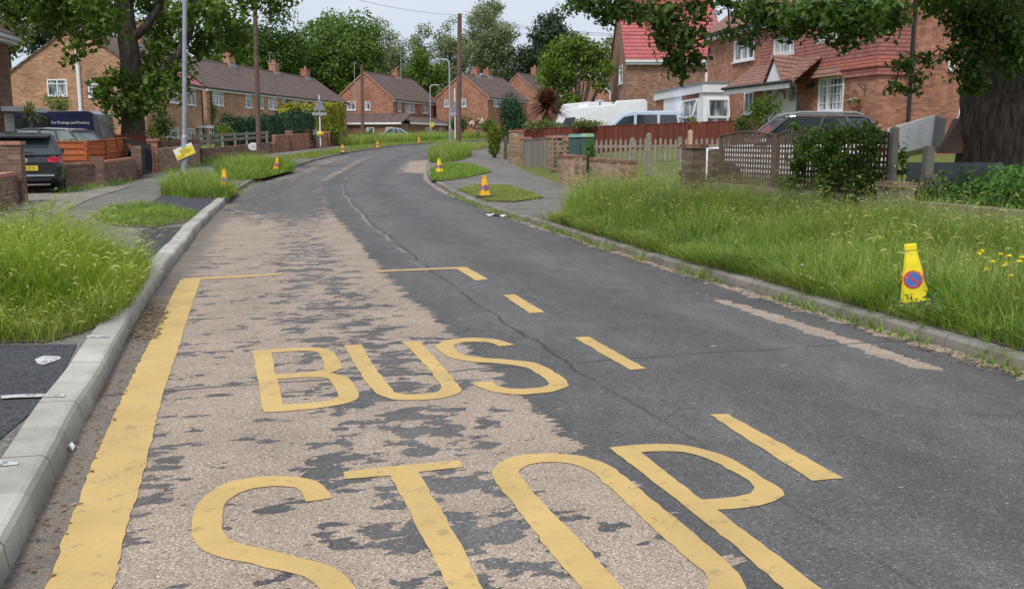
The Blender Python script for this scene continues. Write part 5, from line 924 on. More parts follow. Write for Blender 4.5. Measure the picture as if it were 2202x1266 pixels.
def boardfence(name, label, pts, ztops, zbot, mat, board, vertical, post, th=.04, cat='fence', posts=True, capmat=None):
    e = thing(name, label, cat, gnd(pts[0][0], pts[0][1], .1)); O = e.location; pts = [Vector((p[0], p[1])) for p in pts]; m = MB(); po = MB(); rl = MB()
    for i, (a, b) in enumerate(zip(pts[:-1], pts[1:])):
        d = (b-a); Ln = d.length; d.normalize(); n = Vector((d.y, -d.x)); za, zb = ztops[i], ztops[i+1]; P = lambda s, z, o=0: (a.x+d.x*s+n.x*o-O.x, a.y+d.y*s+n.y*o-O.y, z-O.z); N = max(1, int(Ln/board)) if vertical else 5
        zl = zbot if zbot is not None else gz(a.y)-.1
        for j in range(N):
            if vertical: s0, s1 = Ln*j/N, Ln*(j+1)/N-.004; t0, t1 = za+(zb-za)*j/N+rng.normal()*.006, za+(zb-za)*(j+1)/N; o = .008*(j % 2); V = [P(s0, zl, o), P(s1, zl, o), P(s1, zl, o+th*.5), P(s0, zl, o+th*.5), P(s0, t0, o), P(s1, t0, o), P(s1, t0, o+th*.5), P(s0, t0, o+th*.5)]
            else: f0, f1 = j/N, (j+1)/N; V = [P(0, zl+(za-zl)*f0, .0), P(Ln, zl+(zb-zl)*f0, 0), P(Ln, zl+(zb-zl)*f0, .035), P(0, zl+(za-zl)*f0, .035), P(0, zl+(za-zl)*f1, 0), P(Ln, zl+(zb-zl)*f1, 0), P(Ln, zl+(zb-zl)*f1, .012), P(0, zl+(za-zl)*f1, .012)]
            m.add(V, [(0, 3, 2, 1), (4, 5, 6, 7), (0, 1, 5, 4), (1, 2, 6, 5), (2, 3, 7, 6), (3, 0, 4, 7)])
        rl.beam(P(0, za+.02, .01), P(Ln, zb+.02, .01), .07, .035)
        if posts:
            for s in np.linspace(0, Ln, max(2, int(Ln/1.6)+1)):
                po = MB(); po.beam(P(s, zl, .05), P(s, za+(zb-za)*s/Ln, .05), post, post*.6, tuple(n)+(0,)); po.build('batten', mat, e)
    m.build('boards', mat, e); rl.build('top_rail', capmat or mat, e)
    return e
zo = at(150, 306, 27.3).z
boardfence('wooden_fence', 'orange stained wooden fence on top of the brown wall', [at(88, 350, 27.2), at(187, 350, 27.4), at(228, 350, 28.6), at(273, 350, 31.8)], [zo, zo, zo+.04, zo+.12], .55, M['fence_orange'], .14, False, .07)
boardfence('wooden_fence', 'dark red wooden fence end beside the oak trunk', [at(243, 300, 34.5), at(312, 300, 36.5)], [at(243, 292, 34.5).z, at(312, 292, 36.5).z], .6, M['fence_red'], .14, False, .07)
pier('dark gate pier at the end of the orange fence', at(280, 380, 31.5), .26, at(280, 305, 31.5).z, M['brick_dark'], R(20), M['black']); pier('brown gate pier between the two black gates', at(296, 380, 31), .30, at(296, 310, 31).z, BW, R(20), M['black']); pier('red gate pier right of the black gates', at(331, 371, 34.3), .34, at(331, 304, 34.3).z, M['brick_red'], R(20), CP)
def irongate(label, a, b, zt):
    e = thing('metal_gate', label, 'gate', a, 0, 'black metal gates'); d = b-a; m = MB(); zt -= a.z; m.beam((0, 0, .08), (d.x, d.y, .08), .03); m.beam((0, 0, zt-.12), (d.x, d.y, zt-.12), .03); m.beam((0, 0, 0), (0, 0, zt), .04); m.beam((d.x, d.y, 0), (d.x, d.y, zt), .04); m.build('frame', M['dark_metal'], e); k = MB(); n = max(5, int(d.length/.09))
    for i in range(1, n): t = i/n; k.beam((d.x*t, d.y*t, .06), (d.x*t, d.y*t, zt-.06+.06*math.sin(t*3.14)), .022)
    k.build('bars', M['dark_metal'], e); k = MB(); k.box((d.x*.5-.2, d.y*.5+.02, .2), (d.x*.5+.2, d.y*.5+.03, zt-.2)); k.build('backing_sheet', M['black'], e)
zz = at(300, 312, 33).z
irongate('narrow black metal gate beside the brown gate pier', gnd(at(283, 380, 31.6).x, 31.6, .1), gnd(at(289, 380, 31.1).x, 31.1, .1), zz); irongate('wider black metal gate next to the red pier', gnd(at(305, 377, 31.3).x, 31.3, .1), gnd(at(326, 372, 34).x, 34, .1), zz+.05)
wallrun('garden_wall', 'pale weathered block wall right of the red gate pier', [at(337, 370, 34.6), at(372, 362, 36.4), at(425, 347, 41)], .85, M['brick_pale'])
b0, b1, b2, b3, b4 = at(432, 345, 43), at(545, 336, 52), at(590, 331, 57), at(650, 322, 63), at(746, 312, 77)
wallrun('garden_wall', 'low brick wall with timber rails before the dark hedge', [b0, b1, b2], .62, BW); wallrun('garden_wall', 'brick front wall below the white flowering shrubs', [b2, b3, b4], .95, M['brick_red'], cop=CP)
e = thing('rail_fence', 'grey timber rail fence above the low brick wall', 'fence', gnd(b0.x-.3, b0.y, .1)); O = e.location; m = MB()
for z in (.92, 1.16): m.beam((0, 0, z), (b1.x-.3-O.x, b1.y-O.y, gz(b1.y)-gz(b0.y)+z), .04, .13); m.beam((b1.x-.3-O.x, b1.y-O.y, gz(b1.y)-gz(b0.y)+z), (b2.x-.3-O.x, b2.y-O.y, gz(b2.y)-gz(b0.y)+z), .04, .13)
m.build('rails', M['wood_grey'], e)
for t in np.linspace(0, 1, 7):
    m = MB(); m.beam((t*(b2.x-.4-O.x), t*(b2.y-O.y), .3), (t*(b2.x-.4-O.x), t*(b2.y-O.y), gz(b2.y)*t-gz(b0.y)*t+1.25), .1); m.build('rail_post', M['wood_grey'], e)
wallrun('garden_wall', 'dark brick wall under the leafy bush beside the oak', [at(345, 345, 38.5), at(395, 340, 40.5), at(428, 335, 43.5)], 1.05, M['brick_dark'])
for lab, px, Y, tp in (('low brick pier in front of the brown telegraph pole', 582, 56, 310), ('tall brick pier left of the small dark gate', 622, 60.2, 284), ('brick pier right of the small dark gate', 658, 64.5, 282), ('brick pier between the white flowering shrubs', 704, 70, 285)):
    pier(lab, at(px, 320, Y), .42, at(px, tp, Y).z, M['brick_red'], R(15), CP, group='brick piers along the far left wall')
a_, b_ = at(629, 320, 61), at(638, 320, 62.3); boardfence('garden_gate', 'small dark gate between brick piers on the left', [a_, b_], [at(630, 290, 61).z]*2, None, M['black'], .1, True, .05, cat='gate')
e = thing('wall_sign', 'small white oval sign beside the brown telegraph pole', 'sign', at(545, 315, 50.5)); m = MB(); m.T = lambda q: Vector((q.x*1.5, q.z, q.y)); m.lathe([(.2, -.01), (.2, .01)], 20); m.build('plate', M['sign_white'], e); m = MB(); m.box((-.06, -.014, -.1), (-.02, -.011, .08)); m.box((.04, -.014, -.1), (.08, -.011, .08)); m.build('sign_print', M['galv_dark'], e)
e['label'] = 'small white oval sign beside the brown telegraph pole'
# right side
zt = .53; W0, W1, W2 = Vector((4.5, 22)), Vector((6.9, 12.8)), Vector((8.75, 5.2))
wallrun('garden_wall', 'long low concrete block wall behind the tall grass verge', [W0, W1, W2], 0, M['wall_concrete'], top=zt, th=.24)
pier('dark block gate pier left of the white four-by-four', at(1489, 430, 20.6), .37, at(1490, 319, 20.4).z, M['block'], R(28), M['brick_dark'], 'gate_pier'); pier('dark block gate pier at the trellis end', at(1538, 400, 21.7), .27, at(1538, 320, 21.7).z, M['block'], R(20), None, 'gate_pier')
dW = (W1-W0).normalized(); nW = Vector((dW.y, -dW.x))
def lattice(label, s0, s1, zb, zlo, zpk):
    a, b = W0+dW*s0, W0+dW*s1; e = thing('trellis_panel', label, 'trellis', (a.x, a.y, zb), math.atan2(dW.y, dW.x)); Ln = s1-s0; m = MB(); arch = lambda x: zlo+(zpk-zlo)*math.sin(math.pi*min(1, max(0, x/Ln)))-zb; n = int(Ln/.105)
    for i in range(n+1): x = Ln*i/n; m.box((x-.024, -.012, 0), (x+.024, .004, arch(x)))
    z = .04
    while z < zpk-zb-.02:
        xs_ = [x for x in np.linspace(0, Ln, 60) if arch(x) >= z and z <= zlo-zb+.02]
        if xs_: m.box((min(xs_), .006, z-.023), (max(xs_), .02, z+.023))
        z += .105
    m.build('lattice', M['wood_trellis'], e); k = MB(); N = 16
    for i in range(N): x0, x1 = Ln*i/N, Ln*(i+1)/N; k.beam((x0, .0, arch(x0)), (x1, .0, arch(x1)), .05, .03)
    for x in (0, Ln): k.box((x-.022, -.03, -.0), (x+.022, .03, zlo-zb+.02))
    k.build('panel_frame', M['wood_trellis'], e)
zl_, zp_ = at(1657, 291, 19.5).z, at(1610, 283, 20.6).z
lattice('arched trellis panel next to the block gate pier', .55, 2.9, zt+.01, zl_, zp_); lattice('arched trellis panel overgrown by the climbing shrub', 2.98, 5.0, zt+.01, zl_, zp_+.06); lattice('trellis panel at the end by the tall grey post', 5.05, 6.5, zt+.01, zl_, zp_)
def post(label, p, w_, top, mat, zb=None, d_=None):
    b = Vector((p[0], p[1], gz(p[1])+.05 if zb is None else zb)); e = thing('wooden_post', label, 'post', b, R(15)); m = MB(); h = top-b.z; d_ = d_ or w_; m.box((-w_/2, -d_/2, -.1), (w_/2, d_/2, h-.03)); m.add([(-w_/2, -d_/2, h-.029), (w_/2, -d_/2, h-.029), (w_/2, d_/2, h-.029), (-w_/2, d_/2, h-.029), (0, 0, h)], [(0, 1, 4), (1, 2, 4), (2, 3, 4), (3, 0, 4), (0, 3, 2, 1)]); m.build('shaft', M[mat], e); return e
q = W0+dW*6.62; post('tall grey wooden post at the end of the trellis', q, .10, at(1908, 271, 15.6).z, 'wood_grey', zt-.02)
post('lone grey wooden post between the brick wall and gate pier', at(1392, 410, 23.6), .10, at(1392, 286, 23.6).z, 'wood_grey'); post('pale timber post behind the block gate pier', at(1483, 330, 24.6), .09, at(1483, 279, 24.6).z, 'wood_pale')
q = W0+dW*7.0; pier('brick stub pier on the low wall beside the trellis', at(1925, 430, 15.1), .52, at(1925, 402, 15.1).z, M['wall_concrete'], R(106), M['brick_pale'], dep=.3)
pb = at(1992, 400, 15.3); e = post('leaning braced wooden post among the nettles', pb, .13, at(1996, 312, 15.3).z, 'wood_grey', .42); k = MB(); k.beam((.03, -.06, .48), (.40, -.1, .02), .09, .07); k.build('brace', M['wood_grey'], e)
e = thing('low_fence', 'low grey ribbed sheet fence behind the nettles', 'fence', (at(1950, 370, 16.3).x, 16.3, .74)); m = MB(); Ln = 1.62
for i in range(3): m.prism([(-.02, .0+.12*i), (.02, .01+.12*i), (.045, .05+.12*i), (.0, .115+.12*i), (-.02, .118+.12*i)], 0, Ln, 'x')
m.build('ribbed_sheet', M['corrugated'], e); 
for x in (.1, Ln-.1): k = MB(); k.box((x-.04, .05, -.6), (x+.04, .12, .34)); k.build('sheet_post', M['wood_grey'], e)
def hexa(name, label, cat, F4, dv, mat, bevel=.05):
    c = sum(F4, Vector())/4; c.z = min(p.z for p in F4); e = thing(name, label, cat, c); m = MB(); m.add([p-c for p in F4]+[p+dv-c for p in F4], [(0, 1, 2, 3), (7, 6, 5, 4), (0, 4, 5, 1), (1, 5, 6, 2), (2, 6, 7, 3), (3, 7, 4, 0)]); m.build('cover', mat, e, bevel=bevel); return e, c
F4 = [at(1908, 275, 19.0), at(2011, 246, 17.7), at(2003, 316, 17.9)]; F4.append(F4[0]+F4[2]-F4[1]); dv = at(2037, 253, 18.0)-at(2011, 246, 17.7); e, c = hexa('mattress', 'grey tufted mattress propped up beside the right oak', 'mattress', F4, dv, M['mattress'], .03)
k = MB()
for u_ in (.25, .5, .75):
    for v_ in (.25, .5, .75): q = F4[0].lerp(F4[1], u_).lerp(F4[3].lerp(F4[2], u_), v_)-c; nn = (F4[1]-F4[0]).cross(F4[3]-F4[0]).normalized(); nn = nn if nn.y < 0 else -nn; k.beam(q+nn*.004-Vector((.05, 0, 0)), q+nn*.004+Vector((.05, -.01, .015)), .012, .008)
k.build('tufts', M['galv'], e)
e = thing('rusty_panel', 'rusty brown sheet leaning against the right oak trunk', 'panel', at(2040, 330, 17.2)); m = MB(); b_ = [at(2012, 330, 17.2), at(2075, 330, 17.0), at(2066, 254, 17.1), at(2050, 256, 17.3)]; O = e.location; m.add([p-O for p in b_]+[p-O+Vector((.03, .06, 0)) for p in b_], [(0, 1, 2, 3), (7, 6, 5, 4), (0, 4, 5, 1), (1, 5, 6, 2), (2, 6, 7, 3), (3, 7, 4, 0)]); m.build('sheet', M['wood_pole'], e)
# closeboard fence, picket fence, gate, brick walls on the right pavement
f0, f1, f2 = at(1108, 300, 44.), at(1300, 300, 41), at(1581, 290, 36.5)
boardfence('wooden_fence', 'long red brown close boarded fence before the motorhome', [f0, f1, f2], [at(1108, 279, 44.).z, at(1300, 272, 41).z, at(1581, 261, 36.5).z], .3, M['fence_red'], .125, True, .07)
pier('brick end pier of the red brown fence', at(1110, 345, 42.6), .55, at(1110, 284, 42.6).z, M['brick_pale'], R(12), M['brick_red'])
boardfence('wooden_gate', 'weathered grey plank gate on the right pavement', [at(1127, 352, 39.5), at(1192, 368, 34.6)], [at(1127, 303, 39.5).z, at(1192, 296, 34.6).z], None, M['gate_grey'], .12, True, .05, cat='gate')
pier('pale brick gate pier left of the plank gate', at(1129, 355, 39.9), .40, at(1129, 299, 39.9).z, M['brick_pale'], R(12), CP)
def screenpier(label, px, Y, top):
    p = at(px, 370, Y); b = gnd(p.x, Y, .1); e = thing('screen_wall', label, 'wall', b, R(12), 'openwork block screens'); h = at(px, top, Y).z-b.z; m = MB(); n = int(h/.15)
    for i in range(n): z = h*i/n; m.box((-.42, -.1, z), (.42, .1, z+.055)); s = .5 if i % 2 else 0.
    for x in (-.38, -.13, .13, .38): m.box((x-.035, -.09, 0), (x+.035, .09, h))
    m.build('screen_blocks', M['brick_pale'], e); k = MB(); k.box((-.46, -.13, h), (.46, .13, h+.08)); k.build('coping', M['coping'], e)
screenpier('openwork brick screen right of the plank gate', 1203, 33.5, 297); screenpier('openwork brick screen beside the green bins', 1238, 32.5, 303)
e0, e1 = at(1209, 394, 28.6), at(1246, 399, 27.2)
wallrun('garden_wall', 'short brick wall in front of the green wheelie bins', [e0, e1, e1+Vector((.13, .05, 0))], .78, M['brick_pale'], cop=M['brick_dark'], th=.3)
e0, e1 = at(1278, 404, 26.2), at(1345, 414, 23.9)
wallrun('garden_wall', 'short brick wall next to the lone wooden post', [e0, e1, e1+Vector((.22, .06, 0))], .76, M['brick_pale'], cop=M['brick_dark'], th=.3)
def pickets(label, a, b, za, zb, zl):
    e = thing('picket_fence', label, 'fence', (a.x, a.y, zl)); d = Vector((b.x-a.x, b.y-a.y)); Ln = d.length; d.normalize(); e.rotation_euler.z = math.atan2(d.y, d.x); m = MB(); n = int(Ln/.165); Z_ = lambda t: za+(zb-za)*t-zl
    for i in range(n+1):
        x = Ln*i/n; h = Z_(i/n)+rng.normal()*.012; m.add([(x-.038, -.01, .02), (x+.038, -.01, .02), (x+.038, .01, .02), (x-.038, .01, .02), (x-.038, -.01, h-.05), (x+.038, -.01, h-.05), (x+.038, .01, h-.05), (x-.038, .01, h-.05), (x, -.01, h), (x, .01, h)], [(0, 3, 2, 1), (0, 1, 5, 4), (1, 2, 6, 5), (2, 3, 7, 6), (3, 0, 4, 7), (4, 5, 8), (6, 7, 9), (5, 6, 9, 8), (7, 4, 8, 9)])
    m.build('pickets', M['wood_grey'], e); k = MB()
    for q in (.28, .78): k.beam((0, .03, Z_(0)*q), (Ln, .03, Z_(1)*q), .035, .08)
    k.build('rails', M['wood_grey'], e)
    for t in np.linspace(0, 1, int(Ln/1.9)+2): k = MB(); k.box((Ln*t-.06, .05, -.3), (Ln*t+.06, .15, Z_(t)+.04)); k.build('fence_post', M['wood_grey'], e)
pickets('grey picket fence across the garden before the red brown fence', at(1262, 340, 32.6), at(1565, 340, 30.6), at(1262, 300, 32.6).z, at(1565, 296, 30.6).z, .42)
pickets('short grey picket run between the brick screens and bins', at(1190, 340, 34.4), at(1262, 340, 32.7), at(1190, 305, 34.4).z, at(1262, 303, 32.7).z, .32)
def bin_(label, px, Y, top, col, lid, zb=.34):
    b = Vector((at(px, 330, Y).x, Y, zb)); e = thing('wheelie_bin', label, 'bin', b, R(-8), 'wheelie bins behind the short wall'); h = at(px, top, Y).z-zb; m = MB(); m.loft([[(-.21, -.24, .06), (.21, -.24, .06), (.21, .24, .06), (-.21, .24, .06)], [(-.28, -.32, h-.12), (.28, -.32, h-.12), (.28, .34, h-.12), (-.28, .34, h-.12)]]); m.build('bin_body', col, e, bevel=.02); k = MB(); k.loft([[(-.31, -.37, h-.115), (.31, -.37, h-.115), (.31, .38, h-.115), (-.31, .38, h-.115)], [(-.27, -.3, h-.02), (.27, -.3, h-.02), (.27, .34, h), (-.27, .34, h)]]); k.build('lid', lid, e, bevel=.02)
    for sx in (-.24, .24): w_ = MB(); w_.T = lambda p, sx=sx: Vector((sx+p.z, .26+p.x, .1+p.y)); w_.lathe([(.1, -.03), (.1, .03)], 12); w_.build('wheel', M['rubber'], e)
    k = MB(); k.tube([(-.2, .4, h-.1), (.2, .4, h-.1)], .015, 6); k.build('handle', M['black'], e); e.scale = (.74, .9, 1)
GB = plain('bin_green', (.05, .095, .08), .6); GL = plain('bin_lid_green', (.12, .26, .12), .5); TL = plain('bin_lid_teal', (.03, .16, .15), .5); NB_ = plain('bin_navy', (.02, .03, .07), .5)
bin_('dark green wheelie bin with teal lid', 1237, 31.4, 288, GB, TL); bin_('dark green wheelie bin with bright green lid', 1263, 31.0, 287, GB, GL); bin_('navy wheelie bin behind the openwork screen', 1203, 35., 290, NB_, NB_)
e = thing('wire_fence', 'low chain link wire between the lone post and gate pier', 'fence', (at(1396, 410, 23.5).x, 23.5, .2)); m = MB(); a_ = Vector((0, 0, 0)); b_ = Vector((at(1468, 410, 21.1).x-e.location.x, 21.1-23.5, 0))
for i in range(-5, 18):
    for s_ in (1, -1):
        t0, t1 = i/12, (i+s_*4)/12
        q0, q1 = a_.lerp(b_, t0), a_.lerp(b_, t1); lo, hi = 0., .75
        if min(t0, t1) < 0 or max(t0, t1) > 1: continue
        m.beam(q0+Vector((0, 0, lo)), q1+Vector((0, 0, hi)), .004)
m.build('mesh_wires', M['galv_dark'], e); m = MB(); m.beam((0, 0, .76), b_+Vector((0, 0, .76)), .012); m.build('top_wire', M['galv_dark'], e)
post('slim dark wooden gatepost beside the yellow green bush', at(1087, 335, 47), .14, at(1087, 294, 47).z, 'wood_pole')
# litter by the right kerb
for lab, px, py, mt, s_ in (('crumpled white wrapper by the right kerb', 1056, 464, 'sign_white', .09), ('black scrap of litter between two white wrappers', 1067, 464, 'black', .10), ('small white wrapper nearest the right kerb', 1083, 466, 'sign_white', .07), ('dark scrap on the road by the left kerb', 490, 452, 'car_grey', .09), ('pale crushed cup in the left gutter', 148, 970, 'sign_white', .022)):
    p = G(px, py, .004); m = MB(); n = 9; vs = [(p.x, p.y, p.z+.03)]+[(p.x+s_*(1.3 if i % 2 else .8)*math.cos(i*.7), p.y+s_*(1.4 if i % 3 else .7)*math.sin(i*.7), p.z+.002+.018*(i % 3)) for i in range(n)]; m.add(vs, [(0, 1+i, 1+(i+1) % n) for i in range(n)]); tag(m.build('litter', M[mt], recalc=False), lab, 'litter', 'scraps of litter on the road')
# ---------------------------------------------------------------- grass (uncountable: one object per patch)
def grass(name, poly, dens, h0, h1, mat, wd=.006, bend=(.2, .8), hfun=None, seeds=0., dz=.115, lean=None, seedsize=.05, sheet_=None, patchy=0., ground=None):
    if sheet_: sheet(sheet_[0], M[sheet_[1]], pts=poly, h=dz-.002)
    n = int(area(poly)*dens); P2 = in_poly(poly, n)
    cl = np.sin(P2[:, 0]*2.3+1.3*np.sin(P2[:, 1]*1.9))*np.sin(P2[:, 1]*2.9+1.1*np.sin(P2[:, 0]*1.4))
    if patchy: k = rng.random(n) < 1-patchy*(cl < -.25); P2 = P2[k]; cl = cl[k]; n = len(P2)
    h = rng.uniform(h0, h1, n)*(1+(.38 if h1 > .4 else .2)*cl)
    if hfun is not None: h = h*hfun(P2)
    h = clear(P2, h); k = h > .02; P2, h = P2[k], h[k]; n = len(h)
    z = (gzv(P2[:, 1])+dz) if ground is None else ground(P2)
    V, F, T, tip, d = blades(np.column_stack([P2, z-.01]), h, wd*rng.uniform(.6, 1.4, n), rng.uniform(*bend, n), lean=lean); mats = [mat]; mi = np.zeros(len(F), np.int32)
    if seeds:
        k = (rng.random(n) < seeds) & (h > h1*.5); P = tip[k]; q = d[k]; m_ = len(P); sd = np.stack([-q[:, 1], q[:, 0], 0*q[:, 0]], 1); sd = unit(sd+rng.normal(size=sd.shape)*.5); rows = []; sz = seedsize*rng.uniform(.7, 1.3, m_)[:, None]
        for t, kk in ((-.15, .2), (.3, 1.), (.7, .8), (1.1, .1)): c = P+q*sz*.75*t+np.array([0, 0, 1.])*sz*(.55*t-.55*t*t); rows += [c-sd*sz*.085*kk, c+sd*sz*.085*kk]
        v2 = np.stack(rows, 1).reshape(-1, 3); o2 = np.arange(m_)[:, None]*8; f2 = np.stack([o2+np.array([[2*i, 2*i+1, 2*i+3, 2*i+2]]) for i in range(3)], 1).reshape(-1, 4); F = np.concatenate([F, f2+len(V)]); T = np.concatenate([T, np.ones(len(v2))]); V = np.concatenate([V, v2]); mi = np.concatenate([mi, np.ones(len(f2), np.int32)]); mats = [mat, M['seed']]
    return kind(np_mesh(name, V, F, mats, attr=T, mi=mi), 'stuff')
CONES = []
for o in bpy.data.objects:
    if o.get('category') == 'cone': CONES.append((o.location.x, o.location.y))
def clear(P, h):
    for cx, cy in CONES:
        d_ = math.hypot(cx, cy); ux, uy = -cx/d_, -cy/d_; rx, ry = P[:, 0]-cx, P[:, 1]-cy; al = rx*ux+ry*uy; pe = np.abs(rx*uy-ry*ux); near = (al > -.2) & (al < .09*d_+.5) & (pe < .20); h = np.where(near, np.minimum(h, .10+.06*(al > .3)+.05*np.sin(P[:, 0]*37)), h)
    return h
def near_kerb(line, d0, d1, lo):                        # grass is shorter close to a kerb line
    L_ = np.array([(p.x, p.y) for p in line])
    def f(P):
        out = np.empty(len(P))
        for i in range(0, len(P), 4000): dd = np.linalg.norm(P[i:i+4000, None]-L_[None], axis=2).min(1); out[i:i+4000] = lo+(1-lo)*np.clip((dd-d0)/(d1-d0), 0, 1)
        return out
    return f
W2d = lambda px: [tuple(G(x, y, .11).to_2d()) for x, y in px]
RKo = offset(RK, .11); wall_in = [W0-nW*-.0+nW*-.0 for _ in range(1)]
face = [tuple(W0+dW*s+nW*(-1)*(-.16)) for s in (0., 3, 6, 9.4)]
kb = [tuple(p) for p in RKo if 2.6 < p.y < 16.8]
side_ = 1 if (nW.x < 0) else -1
wl = [tuple(W0+dW*s+nW*side_*.14) for s in (-.4, 3, 6, 9.2)]+[tuple(W1+(W2-W1)*t+nW*side_*.14) for t in (.45, .8)]
verge = kb+W2d([(1205, 470), (1262, 434), (1310, 420), (1380, 424), (1462, 440)])+wl
kR = near_kerb([p for p in RKo if 2 < p.y < 19], .02, .8, .42)
wallL = np.array([tuple(W0+dW*s) for s in np.linspace(-.5, 9.4, 40)]+[tuple(W1+(W2-W1)*t) for t in np.linspace(.05, .9, 30)])
def hv(P): dd = np.linalg.norm(P[:, None]-wallL[None], axis=2).min(1); return kR(P)*(.82+.3*np.sin(P[:, 0]*1.1+P[:, 1]*.7))*(.20+.80*np.clip((dd-.35)/1.9, 0, 1))
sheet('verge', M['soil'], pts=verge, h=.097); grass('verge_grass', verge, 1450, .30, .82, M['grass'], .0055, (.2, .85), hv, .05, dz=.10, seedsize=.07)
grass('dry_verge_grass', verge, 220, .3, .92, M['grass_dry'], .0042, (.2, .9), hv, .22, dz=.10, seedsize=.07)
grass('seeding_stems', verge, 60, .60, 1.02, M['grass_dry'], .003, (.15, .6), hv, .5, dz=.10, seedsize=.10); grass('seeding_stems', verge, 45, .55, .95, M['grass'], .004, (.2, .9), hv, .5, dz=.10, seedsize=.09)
_P, _N = [], []
for x, y in in_poly([tuple(p) for p in offset(RK, .15) if 4 < p.y < 16]+[tuple(p) for p in offset(RK, 1.3) if 4 < p.y < 16][::-1], 150): n = 22; _P.append(np.column_stack([x+rng.normal(size=n)*.09, y+rng.normal(size=n)*.09, gz(y)+.10+rng.random(n)**.7*rng.uniform(.08, .26)])); _N.append(np.tile([0, -.3, 1.], (n, 1)))
V, F = leaves(np.concatenate(_P), np.concatenate(_N), .055, .65, .1); kind(np_mesh('verge_weeds', V, F, M['weed']), 'stuff')
tus = W2d([(1355, 470), (1400, 455), (1480, 462), (1520, 480), (1470, 500), (1380, 492)]); grass('bluish_grass', tus, 1300, .3, .62, M['grass_blue'], .006, (.2, .7), None, .1)
tus = W2d([(1240, 448), (1300, 425), (1340, 438), (1270, 462)]); grass('bluish_grass', tus, 1100, .35, .7, M['grass_blue'], .005, (.2, .6), None, .3)
strip_k = [tuple(p) for p in offset(RK, .06) if 3 < p.y < 17]; inner = [tuple(p) for p in offset(RK, .45) if 3 < p.y < 17][::-1]
grass('kerb_edge_grass', strip_k+inner, 900, .14, .38, M['grass'], .006, (.6, 1.1), None, .05, dz=.095, lean=(-1.2, -.3, 0), patchy=.75); grass('kerb_edge_grass', strip_k+inner, 800, .12, .34, M['grass_dry'], .0055, (.5, 1.1), None, .1, dz=.095, lean=(-1.1, -.3, 0), patchy=.5)
gut_ = [tuple(p) for p in offset(RK, -.02) if 3 < p.y < 26]; gut2 = [tuple(p) for p in offset(RK, -.16) if 3 < p.y < 26][::-1]
grass('gutter_weeds', gut_+gut2, 700, .05, .16, M['grass'], .008, (.6, 1.1), None, 0, dz=.0, patchy=1.)
g2 = W2d([(984, 406), (1030, 398), (1095, 399), (1170, 424), (1110, 433), (1050, 432)]); grass('mown_grass', g2, 900, .03, .09, M['grass_dry'], .006, (.4, .9), None, 0, sheet_=('mown_verge', 'lawn')); grass('mown_grass', g2, 500, .03, .08, M['grass'], .006, (.4, .9), None, 0)
_c = np.array(g2).mean(0); g2b = [tuple(_c+(np.array(q)-_c)*1.16) for q in g2]; grass('stray_grass', g2b, 260, .03, .10, M['grass_dry'], .006, (.4, .9), None, 0, dz=.10, patchy=.7)
g3 = W2d([(926, 386), (926, 366), (960, 352), (1012, 354), (1058, 370), (1000, 382), (950, 389)]); grass('short_grass', g3, 420, .06, .22, M['grass'], .008, (.3, .8), None, 0, sheet_=('mown_verge', 'lawn'))
g4 = W2d([(922, 348), (928, 332), (960, 322), (1010, 326), (1015, 336), (985, 345), (950, 350)]); grass('tall_grass', g4, 170, .35, .85, M['grass'], .013, (.25, .8), None, .15, sheet_=('mown_verge', 'lawn')); grass('tall_grass', g4, 70, .35, .85, M['grass_dry'], .012, (.3, .9), None, .4)
g5 = W2d([(1000, 322), (1004, 312), (1045, 308), (1052, 316), (1030, 322)]); grass('short_grass', g5, 90, .15, .4, M['grass_dry'], .014, (.3, .8), None, .2, sheet_=('mown_verge', 'lawn'))
ga = [tuple(at(x, y, d).to_2d()) for x, y, d in ((1352, 412, 24.8), (1400, 412, 23.9), (1468, 420, 21.6), (1475, 400, 26), (1360, 385, 27))]; grass('garden_grass', ga, 330, .15, .42, M['grass'], .009, (.2, .7), None, .1, dz=.18)
gb = [tuple(at(x, 350, d).to_2d()) for x, d in ((1262, 33.4), (1575, 31.4), (1575, 29.6), (1262, 31.6))]; grass('garden_grass', gb, 260, .12, .45, M['grass'], .010, (.2, .7), None, .1, dz=.3)
# left side
gl1 = W2d([(-420, 738), (100, 736), (172, 716), (236, 690), (276, 664), (322, 592), (296, 575), (120, 575), (-250, 600), (-500, 650)])
kL = near_kerb([p for p in offset(LK, -.19) if 4 < p.y < 13], .02, .75, .38)
def hl(P): return kL(P)*np.clip((P[:, 1]-5.9)/1.3, .45, 1.)
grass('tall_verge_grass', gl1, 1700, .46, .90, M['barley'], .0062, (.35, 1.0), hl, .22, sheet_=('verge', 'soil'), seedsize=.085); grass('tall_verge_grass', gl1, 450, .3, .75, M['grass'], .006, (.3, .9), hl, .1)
gd = W2d([(-420, 742), (100, 740), (176, 720), (240, 694), (282, 668), (326, 596), (300, 600), (230, 660), (150, 690), (-300, 700)]); grass('dry_verge_grass', gd, 900, .14, .42, M['grass_dry'], .005, (.4, 1.), None, .4, seedsize=.06, lean=(.5, -.5, 0))
gl2 = W2d([(192, 470), (240, 446), (300, 440), (370, 446), (428, 462), (400, 478), (330, 489), (250, 486)]); grass('short_grass', gl2, 800, .06, .20, M['grass'], .007, (.3, .9), None, .02, sheet_=('verge', 'soil'), patchy=.5)
gl3 = W2d([(345, 420), (400, 426), (492, 428), (512, 411), (480, 400), (430, 392), (372, 396)]); grass('tall_grass', gl3, 420, .28, .70, M['grass'], .009, (.4, 1.), None, .12, sheet_=('verge', 'soil')); grass('dry_verge_grass', gl3, 160, .2, .6, M['grass_dry'], .008, (.5, 1.), None, .2)
gl4 = W2d([(466, 388), (520, 388), (566, 383), (634, 366), (612, 354), (560, 347), (500, 352), (462, 372)]); c4_ = np.array(gl4).mean(0)
